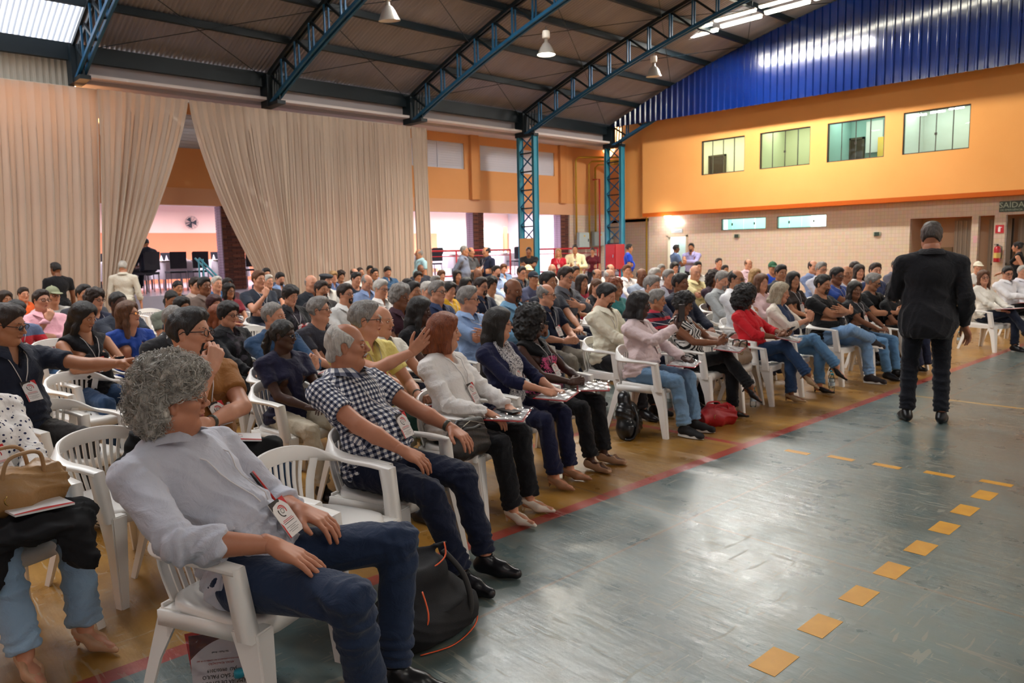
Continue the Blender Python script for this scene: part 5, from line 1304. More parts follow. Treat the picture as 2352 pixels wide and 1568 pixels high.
    if shoe and (lod < 2 or stand):
        for S in 'RL':
            hk = ('shoeme', shoe)
            if hk not in HAIRC: V, Q = shoe_geo(shoe); HAIRC[hk] = arr_mesh('shoe', V, Q, [mat('shoe_x', shoec)])
            o = link('shoe', HAIRC[hk], root); set_mats(o, [mat('shoe_'+shoec, shoec, .3 if shoe in ('dress', 'heel') else .7)]); o.matrix_local = foot_m(J, S)
            if shoe == 'snk':
                if 'solemesh' not in HAIRC:
                    m = MB(); m.grid([[( .062+.135*cos(a)*(1 if cos(a) > 0 else .95), (.040 if cos(a) > -.2 else .036)*sin(a)*(1+.1*cos(a)), zz) for zz in (-.092, -.066)] for a in np.linspace(0, 2*pi, 25)]); m.add([(.062+.135*cos(a), .04*sin(a), -.092) for a in np.linspace(0, 2*pi, 25)[:-1]], [tuple(range(23, -1, -1))]); HAIRC['solemesh'] = m.mesh('sole', [mat('sole_white', 'dcd8d2', .6)], True)
                o2 = link('sole', HAIRC['solemesh'], o)
    if 'B' in ex:
        n = J['n']; zt = float(n[2])-(.17 if arms == 'm1' else .185); xs_ = surf(0, zt)+.004; dz = .1; xb = surf(0, zt-dz)+.004
        bo = link('name_badge', badge_mesh(lod < 2), root); bo.location = (max(xs_, xb-.05)+.004, .01, zt); bo.rotation_euler = (.06, max(-.9, min(.9, math.atan2(xs_-xb, dz))), .0)
        lk = ('lany',)+sk
        if lk not in HAIRC:
            m = MB()
            for s_ in (-1, 1):
                pts = []
                for q in range(9):
                    t = q/8; yy = s_*(.066+.35*fat)*(1-t)+.012*s_*t; zz = float(n[2])+.015+(zt-float(n[2])-.015)*t; xx = surf(yy, zz, .014)+.0035 if t > .18 else float(n[0])+.00+.05*t/.18*.6; pts.append((xx, yy, zz))
                for q in range(1, 8): pts[q] = (max(pts[q][0], (pts[q-1][0]+pts[q+1][0])/2-.004), pts[q][1], pts[q][2])
                m.tube(pts, .0028, 4)
            HAIRC[lk] = m.mesh('lanyard', [mat('lanyard_white', 'd4d0d0', .6)], True)
        link('lanyard', HAIRC[lk], root)
    if 'w' in ex or 'W' in ex:
        S = 'L' if 'W' in ex else 'R'; w_, e_ = Vector(J['w'+S]), Vector(J['e'+S]); d = (e_-w_).normalized(); m = MB(); m.lathe([(.029, -.011), (.0315, -.008), (.0315, .008), (.029, .011)], 16); m.lathe([(0, .0), (.0, .0)], 3)
        q = d.to_track_quat('Z', 'Y'); o = obj('watch', m, mat('watch_strap', '3c3a30', .4), root, True); o.location = w_+d*.035; o.rotation_mode = 'QUATERNION'; o.rotation_quaternion = q
    if arms == 'm1':
        for q, (c_, yy) in enumerate((('141414', .085), ('b02420', .10))):
            zz = float(J['n'][2])-.16; obj('pen', MB().tube([(surf(yy, zz)+.008, yy, zz-.05), (surf(yy, zz+.06)+.006, yy, zz+.05)], .005, 8), mat('pen_'+c_, c_, .4), root, True)
    if 't' in ex:
        n = J['n']; m = MB(); pts = [(surf(0, n[2]-.05-.035*q)+.006, 0, n[2]-.05-.035*q) for q in range(8)]
        m.grid([[(p[0], -(.012+.0022*i), p[2]), (p[0]+.004, 0, p[2]), (p[0], .012+.0022*i, p[2])] for i, p in enumerate(pts)]); obj('tie', m, mat('tie_red', 'a01c24', .5), root)
    return root, J

# ---------------------------------------------------------------- moulded plastic chair
pl = NB('white_moulded_plastic', .30, .5); pl.color(pl.mix(pl.noise(2.5, 3), 'e6e2dc', 'f0ece6')); pl.bump(pl.noise(35, 2), .03, .004); PLAS = pl.m
def catmull(P, n):
    P = [np.array(p, float) for p in P]; out = []
    for i in range(len(P)-1):
        p0, p1, p2, p3 = P[max(i-1, 0)], P[i], P[i+1], P[min(i+2, len(P)-1)]
        for q in range(n):
            t = q/n; out.append(.5*((2*p1)+(-p0+p2)*t+(2*p0-5*p1+4*p2-p3)*t*t+(-p0+3*p1-3*p2+p3)*t**3))
    out.append(P[-1]); return out
def band(m, C, W, hw, ht):
    rings = []
    for i in range(len(C)):
        d = C[min(i+1, len(C)-1)]-C[max(i-1, 0)]; d /= np.linalg.norm(d); w_ = W[i]-d*(W[i]@d); w_ /= np.linalg.norm(w_); u = np.cross(d, w_); h_ = hw[i][0] if hasattr(hw[i], '__len__') else hw[i]
        rings.append([tuple(C[i]+w_*a*h_+u*b*ht) for a, b in ((-1, -.5), (-.9, -1), (.9, -1), (1, -.5), (1, .5), (.9, 1), (-.9, 1), (-1, .5), (-1, -.5))])
    m.grid(rings); m.add(rings[0][:-1], [tuple(range(8))]); m.add(rings[-1][:-1], [tuple(range(7, -1, -1))])
def chair_parts():
    R_ = []
    half = [((.212, -.262, .640), (0, 1, 0), .027), ((.10, -.268, .652), (0, 1, .03), .027), ((-.03, -.270, .656), (0, 1, .15), .028), ((-.135, -.255, .668), (.1, .8, .6), .031), ((-.205, -.195, .694), (.0, .35, 1), .034), ((-.238, -.105, .716), (-.1, .1, 1), .036), ((-.248, 0, .722), (-.12, 0, 1), .038)]
    full = half+[((c[0], -c[1], c[2]), (w_[0], -w_[1], w_[2]), h_) for c, w_, h_ in half[-2::-1]]
    C = catmull([c for c, _, _ in full], 4); W = catmull([w_ for _, w_, _ in full], 4); H = catmull([(h_, 0, 0) for _, _, h_ in full], 4)
    m = MB(); band(m, C, W, [h_[0] for h_ in H], .0095); 
    for s_ in (-1, 1):  # turned down lips on the arms, front posts
        m.add([(.214, .236*s_, .648), (.214, .288*s_, .648), (.164, .288*s_, .648), (.164, .236*s_, .648), (.252, .224*s_, .40), (.252, .268*s_, .40), (.190, .268*s_, .40), (.190, .224*s_, .40)], [(0, 1, 5, 4), (1, 2, 6, 5), (2, 3, 7, 6), (3, 0, 4, 7)])
    R_.append(('back_frame', m))
    sl = []
    for k in range(9):
        y = -.148+.037*k; zt = .722-.043-.85*y*y-.0; xt = -.246+.9*y*y; yb = y*.80
        m = MB(); C = catmull([(xt, y, zt+.012), (-.236+.4*y*y, (y*.6+yb*.4), .58), (-.200, yb, .445)], 3); band(m, C, [A3(0, 1, 0)]*len(C), [.0095]*len(C), .004); sl.append(m)
    for s_ in (-1, 1):
        m = MB(); C = catmull([(-.19, .200*s_, .675), (-.205, .182*s_, .57), (-.190, .155*s_, .44)], 3); band(m, C, [A3(.3, s_*1, 0)]*len(C), [.022]*len(C), .005); R_.append(('stile', m))
    m = MB(); rings = []
    def outline(k, z, drop):
        r = []
        for q in range(28):
            a = 2*pi*q/28; ca, sa = cos(a), sin(a); ex_ = 4.5; rr = (abs(ca)**ex_+abs(sa)**ex_)**(-1/ex_); X_, Y_ = ca*rr, sa*rr
            hwid = .222+.018*X_; r.append((.015+.215*X_*k, hwid*Y_*k, z+(-.012 if X_ > .8 else 0)*drop+.010*(Y_*k)**2-.008*X_))
        return r
    rings = [outline(.02, .437, 0), outline(.5, .437, 0), outline(.88, .442, 0), outline(.97, .443, .6), outline(1.0, .434, 1), outline(1.0, .385, 1), outline(.985, .385, 1)]
    rings = [r+[r[0]] for r in rings]; m.grid(rings); m.box(-.206, -.194, -.200, .200, .36, .436); m.box(-.19, .235, -.232, -.222, .375, .43); m.box(-.19, .235, .222, .232, .375, .43); R_.append(('seat', m))
    legs = []
    for sx, sy in ((1, -1), (1, 1), (-1, -1), (-1, 1)):
        m = MB(); xt0, xt1 = (.15, .252) if sx > 0 else (-.11, -.205); xb0, xb1 = (.272, .312) if sx > 0 else (-.262, -.300); yt, yb = .243*sy, .272*sy
        if sx < 0: yt, yb = .203*sy, .262*sy
        def prism(a): 
            m.add(a, [(0, 1, 3, 2), (4, 6, 7, 5), (0, 4, 5, 1), (2, 3, 7, 6), (0, 2, 6, 4), (1, 5, 7, 3)])
        t = .006*sy
        xm0 = (xt0*.35+xb0*.65); ym = yt*.5+yb*.5
        for (za, zb, xa0, xb0_, xa1, xb1_, ya, yb_) in ((.42, .25, xt0, xt0*.45+xb0*.55, xt1, xt1*.6+xb1*.4, yt, yt*.6+yb*.4), (.25, 0, xt0*.45+xb0*.55, xb0, xt1*.6+xb1*.4, xb1, yt*.6+yb*.4, yb)):
            prism([(xa0, ya-t, za), (xa0, ya+t, za), (xa1, ya-t, za), (xa1, ya+t, za), (xb0_, yb_-t, zb), (xb0_, yb_+t, zb), (xb1_, yb_-t, zb), (xb1_, yb_+t, zb)])
        wt, wb = .070, .032
        prism([(xt1-.006*sx, yt, .42), (xt1-.006*sx, yt-wt*sy, .42), (xt1+.006*sx, yt, .42), (xt1+.006*sx, yt-wt*sy, .42), (xb1-.006*sx, yb, 0), (xb1-.006*sx, yb-wb*sy, 0), (xb1+.006*sx, yb, 0), (xb1+.006*sx, yb-wb*sy, 0)])
        xa, xb_ = sorted((xt0, xt1)); ya, yb_ = sorted((yt, yt-wt*sy)); m.box(xa, xb_, ya, yb_, .415, .425)
        legs.append(m)
    return R_, sl, legs
CP, CSL, CLG = chair_parts()
CME = [(n, m.mesh(n, PLAS, n in ('seat', 'back_frame'))) for n, m in CP]+[('back_slat', m.mesh('back_slat', PLAS)) for m in CSL]+[('leg', m.mesh('leg', PLAS)) for m in CLG]
_j = MB()
for m in [m for _, m in CP]+CSL+CLG: _j.add(m.v, m.f)
CFAR = _j.mesh('plastic_chair', PLAS)
def chair(x, y, rz, label, near=True, group='white plastic armchairs'):
    if not near:
        o = link('plastic_chair', CFAR, None, (x, y, 0), (0, 0, rz)); tag(o, label, 'chair', group); return o
    t = thing('plastic_chair', label, 'chair', (x, y, 0), rz, group)
    for n, me in CME: link(n, me, t)
    return t
# ---------------------------------------------------------------- props
R = radians
PAPER = mat('paper_white', 'dcd8d6', .55); REDP = mat('folder_red', 'b8242a', .35, coat=.3); BLKP = mat('black_plastic', '18181a', .4); INK = mat('print_black', '26221f', .5); REDI = mat('print_red', 'a8402f', .5); MAROON = mat('print_maroon', '4a1418', .35)
CLEAR = glassm('clear_plastic_bag', 'f6f6f6', .02, .15); PETM = glassm('bottle_plastic', 'f4f8f8', .0, .08)
def solid(name, parts, h, m, parent=None, cut=None, pad=.03, noise=0, **k):
    """one blended solid from cones ('c', a, b, ra, rb, k) and ellipsoids ('e', c, r, k)"""
    lo = np.full(3, 9.); hi = np.full(3, -9.)
    for p in parts:
        if p[0] == 'c': q = np.array([p[1], p[2]]); r = max(p[3], p[4])
        elif p[0] == 'e': q = np.array([p[1]]); r = max(p[2])
        else: continue
        lo = np.minimum(lo, q.min(0)-r); hi = np.maximum(hi, q.max(0)+r)
    F = Fld(lo-pad, hi+pad, h)
    for p in parts:
        if p[0] == 'c': F.cone(p[1], p[2], p[3], p[4], p[5])
        elif p[0] == 'e': F.ell(p[1], p[2], p[3])
        elif p[0] == 's': F.ell(p[1], p[2], p[3], 's')
        elif p[0] == 'p': F.plane(p[1], p[2], p[3] if len(p) > 3 else .003)
    V, Q = snet(F); V = V.astype(float)
    if noise: N = vnorm(V, Q); cloth_noise(V, N, noise, 3)
    return link(name, arr_mesh(name, V, Q, [m]), parent, **k)
def bottle(x, y, z, label, rz=0, water=True, s=1):
    t = thing('water_bottle', label, 'bottle', (x, y, z), rz, 'plastic water bottles'); t.scale = (s, s, s)
    obj('bottle_body', MB().lathe([(0, .004), (.026, .0), (.031, .012), (.031, .05), (.0295, .054), (.031, .058), (.031, .11), (.0295, .114), (.031, .118), (.030, .135), (.020, .165), (.0125, .178), (.0125, .188)], 18), PETM, t, True)
    obj('cap', MB().lathe([(0, .204), (.014, .203), (.0155, .198), (.0155, .184), (0, .184)], 16), mat('cap_teal', '2f94ac', .4), t, True)
    obj('wrap_label', MB().lathe([(.0314, .062), (.0314, .105)], 18), mat('wrap_label', 'b8ccd8', .4), t, True)
    return t
def booklet(loc, rot, label, w_=.15, l_=.21, logo=True, phone=False):
    """white booklet with a red band and ringed logo"""
    t = thing('booklet', label, 'booklet', loc, 0, 'white and red conference booklets'); t.rotation_euler = rot
    obj('pages', MB().box(-l_/2, l_/2, -w_/2, w_/2, 0, .006), PAPER, t); 
    c = MB(); c.cur = 0; c.box(-l_/2, l_/2, -w_/2, w_/2, .006, .0075); c.cur = 1; c.add([(-l_/2, -w_/2, .0079), (l_/2, -w_/2, .0079), (l_/2, -w_/2+.018, .0079), (0, -w_/2+.03, .0079), (-l_/2, -w_/2+.012, .0079)], [(0, 1, 2, 3, 4)])
    if logo:
        for r0, r1, a0, a1, mi in ((.038, .033, .1, 1.1, 1), (.038, .033, 1.2, 1.9, 2), (.026, .022, .2, 1.0, 1), (.015, .012, 0, 2, 2)):
            c.cur = mi; n = 16; vs = []
            for q in range(n+1): a = pi*(a0+(a1-a0)*q/n); vs += [(-.015+r0*cos(a), .005+r0*sin(a), .0079), (-.015+r1*cos(a), .005+r1*sin(a), .0079)]
            c.add(vs, [(2*q, 2*q+2, 2*q+3, 2*q+1) for q in range(n)])
    obj('cover', c, [PAPER, REDP, INK], t)
    return t
def folder(loc, rot, label, plastic=True):
    t = thing('folder', label, 'folder', loc, 0, 'red folders in clear sleeves'); t.rotation_euler = rot
    obj('cover', MB().box(-.12, .12, -.17, .17, 0, .004), REDP, t); obj('sheet', MB().box(-.108, .108, -.155, .155, .004, .009), PAPER, t)
    if plastic:
        P = [[(-.135+.27*i/24, -.19+.38*j/32, .019+.004*sin(i*.7+j*.5)+.003*sin(j*.9-i*.3)) for j in range(33)] for i in range(25)]; obj('sleeve', MB().grid(P), CLEAR, t, True)
    return t
def phone(loc, rot, label, c='16161a'):
    t = thing('mobile_phone', label, 'phone', loc, 0, 'mobile phones'); t.rotation_euler = rot
    obj('case', MB().box(-.038, .038, -.004, .004, -.075, .075), mat('phone_case_'+c, c, .3), t, bev=.003); obj('screen', MB().box(-.035, .035, -.0048, -.004, -.070, .070), mat('phone_glass', '22242c', .08), t)
    return t
# black backpack with orange piping by the front chair
def backpack():
    t = thing('backpack', 'black canvas bag with orange piping on the floor beside the front chair', 'bag', (-2.50, 1.78, 0), R(10)); t.scale = (1.05, 1.1, .82); bm_ = mat('bag_black', '141417', .8, bump=(300, .3)); op = mat('piping_orange', 'd8582c', .5)
    solid('bag_body', [('c', (-.05, -.12, .10), (-.05, .14, .10), .13, .12, .04), ('c', (.04, -.10, .12), (.04, .12, .10), .11, .10, .04), ('c', (-.04, -.08, .22), (-.04, .10, .20), .10, .09, .05), ('c', (-.06, -.06, .33), (-.05, .05, .30), .07, .06, .06), ('e', (-.05, .0, .33), (.10, .14, .08), .05), ('c', (-.10, .06, .40), (-.02, .13, .44), .02, .012, .05), ('s', (-.04, .0, .43), (.07, .10, .06), .02), ('p', (0, 0, -1), -.004)], .009, bm_, t, noise=.004)
    for pts in ([(.10, -.14, .015), (.15, 0, .012), (.12, .16, .03), (.06, .21, .10)], [(-.02, -.10, .40), (.02, 0, .37), (.03, .08, .40), (.0, .11, .46)], [(.10, -.16, .06), (.13, -.12, .20), (.07, -.09, .31)]):
        obj('piping', MB().tube(catmull(pts, 5), .0035, 5), op, t, True)
    obj('strap', MB().tube(catmull([(.0, .10, .42), (.08, .13, .30), (.13, .12, .16), (.12, .10, .06)], 5), .012, 6), mat('strap_grey', '2e2c2b', .8), t, True)
    obj('side_pocket', MB().grid([[(.145-.03*abs(a), .02+.075*a, .06+.13*b) for b in (0, .5, 1)] for a in (-1, -.3, .4, 1)]), mat('bag_mesh', '1f1e20', .9), t, True)
backpack()
bottle(-2.93, 2.03, 0, 'clear water bottle with teal cap behind the black and orange bag')
# folder in a clear bag leaning against the front chair, its print upside down
def big_folder():
    t = thing('folder', 'white spiral folder with maroon corners printed upside down, by front chair', 'folder', (-2.405, .80, .005)); t.rotation_euler = (R(-80), R(0), R(52))
    # local x to the right of the reader, y up the sheet, z out of the sheet; the sheet stands on its head
    t.matrix_world = Matrix.Translation((-2.52, .90, .335)) @ Matrix.Rotation(R(46), 4, 'Z') @ Matrix.Rotation(R(80), 4, 'X') @ Matrix.Rotation(R(186), 4, 'Z') @ Matrix.Scale(.94, 4)
    obj('red_backing', MB().box(-.120, .120, -.02, .31, -.006, -.002), REDP, t, label='red and black backing card').rotation_euler = (0, 0, .10)
    obj('sheet', MB().box(-.105, .105, 0, .297, -.002, .002), mat('sheet_lilac', 'c9c2c6', .4), t)
    m = MB(); n = 14
    for q in range(n):   # curved maroon corner along the foot of the page
        x0, x1 = -.105+.21*q/n, -.105+.21*(q+1)/n; f_ = lambda x: .012+.075*((x+.105)/.21)**2.6
        m.add([(x0, 0, .0025), (x1, 0, .0025), (x1, f_(x1), .0025), (x0, f_(x0), .0025)], [(0, 1, 2, 3)])
    obj('printed_corner', m, MAROON, t)
    for s_, y, sz, mm, dp in (('SEMANA DE ESTUDOS', .178, .0185, INK, .0008), ('UGT SÃO PAULO', .155, .0195, INK, .0008), ('JAÚ  09/08/2019', .133, .0165, INK, .0008), ('APOIO, REALIZAÇÃO', .108, .010, REDI, .0004), ('SINDICATO DOS EMPREGADOS NO COMÉRCIO DE JAÚ', .095, .0072, REDI, .0004), ('São Paulo - Brasil', .068, .009, INK, .0004)):
        text(s_, sz, mm, t, (-.008, y, .0028), (0, 0, 0), 'lettering', dp)
    for r0, r1, a0, a1, mi in ((.050, .046, 0, 1.25, INK), (.044, .041, 0, 1.2, INK), (.039, .035, -.1, 1.05, REDI), (.030, .027, .2, 1.9, REDI)):
        m = MB(); n = 26; vs = []
        for q in range(n+1): a = pi*(a0+(a1-a0)*q/n)-.6; vs += [(-.01+r0*cos(a), .242+r0*sin(a), .0028), (-.01+r1*cos(a), .242+r1*sin(a), .0028)]
        m.add(vs, [(2*q, 2*q+1, 2*q+3, 2*q+2) for q in range(n)]); obj('logo_ring', m, mi, t)
    text('UGT', .026, INK, t, (-.01, .242, .0028), (0, 0, 0), 'lettering', .0006)
    m = MB()
    for k in range(46): m.tube([(-.108, .004+.0063*k, -.006), (-.114, .004+.0063*k, 0), (-.108, .004+.0063*k, .006), (-.102, .004+.0063*k, .0035)], .0009, 4)
    o = obj('spiral', m, mat('spiral_wire', '2c2a2a', .4), t); o['kind'] = 'stuff'
    P = [[(-.17+.34*i/16, -.075+.30*j/16, .014+.010*sin(i*1.3+j*1.9)+.008*sin(j*2.7+i*.4)+(.02 if j < 3 else 0)*sin(i*.9)) for j in range(17)] for i in range(17)]
    obj('clear_bag', MB().grid(P), CLEAR, t, True)
big_folder()
bottle(-2.42, .93, 0, 'clear water bottle with teal cap in front of the upside down folder', s=1.12)
def handbag(x, y, z, rz, label, c, sx=.16, sy=.09, sz=.13, handle=True, name='handbag', hh=.10, tilt=0, nz=.006, hc_=None):
    t = thing(name, label, 'bag', (x, y, z), rz); t.rotation_euler = (tilt, 0, rz); m = mat('leather_'+c, c, .42, bump=(60, .25))
    solid('bag_body', [('c', (-sx*.62, 0, sy*1.0), (sx*.62, 0, sy*1.0), sy, sy, .03), ('c', (-sx*.5, 0, sz*.95), (sx*.5, 0, sz*.95), sy*.72, sy*.72, .04), ('e', (0, 0, sz*1.25), (sx*.75, sy*.45, sz*.35), .03), ('p', (0, 0, -1), -.003, .003)], .008, m, t, noise=nz)
    if handle:
        for s_ in (-1, 1):
            obj('handle', MB().tube(catmull([(-sx*.45, s_*sy*.55, sz*1.2), (-sx*.35, s_*sy*.7, sz*1.4+hh*.8), (0, s_*sy*.8, sz*1.4+hh), (sx*.35, s_*sy*.7, sz*1.4+hh*.8), (sx*.45, s_*sy*.55, sz*1.2)], 5), .008, 7), mat('leather_h_'+(hc_ or c), hc_ or c, .4), t, True)
    m2 = MB(); m2.tube([(-sx*.7, -sy*.5, sz*1.25), (0, -sy*.35, sz*1.5), (sx*.7, -sy*.5, sz*1.25)], .003, 5); obj('zip', m2, mat('zip_metal', '8a8478', .3, metal=.8), t)
    obj('buckle', MB().tube([(.02*cos(a)-sx*.4, -sy*.98, sz*.9+.02*sin(a)) for a in np.linspace(0, 2*pi, 13)[:-1]], .003, 5, closed=True), mat('brass', 'b09050', .25, metal=.9), t, True)
    return t
# black leather backpack and red handbag on the yellow floor
t = thing('backpack', 'black leather backpack slumped behind the pink blouse chair leg', 'bag', (-4.04, 5.10, 0), R(30)); lb = mat('leather_black', '121214', .3, coat=.2)
solid('bag_body', [('c', (0, -.10, .09), (0, .10, .09), .10, .10, .03), ('c', (-.02, -.08, .22), (-.02, .08, .22), .085, .085, .05), ('e', (-.04, 0, .34), (.06, .08, .06), .05), ('p', (0, 0, -1), -.003)], .009, lb, t, noise=.006)
obj('strap', MB().tube(catmull([(.05, -.10, .30), (.10, -.15, .18), (.07, -.17, .03), (.0, -.2, .015)], 5), .012, 6), lb, t, True); obj('front_pocket', MB().grid([[(.098-.02*abs(a), .09*a, .05+.13*b) for b in (0, .5, 1)] for a in (-1, -.3, .3, 1)]), lb, t, True)
handbag(-3.70, 5.97, 0, R(70), 'red leather handbag lying on the yellow floor', 'a01c22', .19, .085, .11, True, 'handbag', .05, 0, .012)
handbag(-3.95, 6.78, .44, R(80), 'taupe handbag standing on the empty chair beside the red blouse woman', '86705c', .13, .07, .15, True, 'handbag', .04, 0, .002, '2a1e18')
handbag(-3.27, 2.63, .46, R(100), 'dark grey shopper bag wedged between gingham man and white blouse woman', '26211f', .17, .07, .15, True, 'handbag', -.02, .1, .006, '3a3836')
# chair bags on the left
solid('draped_coat', [('e', (-4.12, 1.18, .56), (.15, .17, .07), .03), ('e', (-4.22, 1.25, .66), (.08, .15, .10), .05), ('e', (-3.98, 1.22, .52), (.10, .16, .05), .05)], .012, mat('coat_black', '141416', .9), noise=.014)
tag(bpy.data.objects['draped_coat'], 'black coat heaped on the empty chair left of the curly man', 'coat')
handbag(-3.98, 1.12, .445, R(60), 'beige shoulder bag under the black coat on the chair', '9c8f78', .12, .05, .07, True, 'handbag', .0, 0, .006, '7a5236')
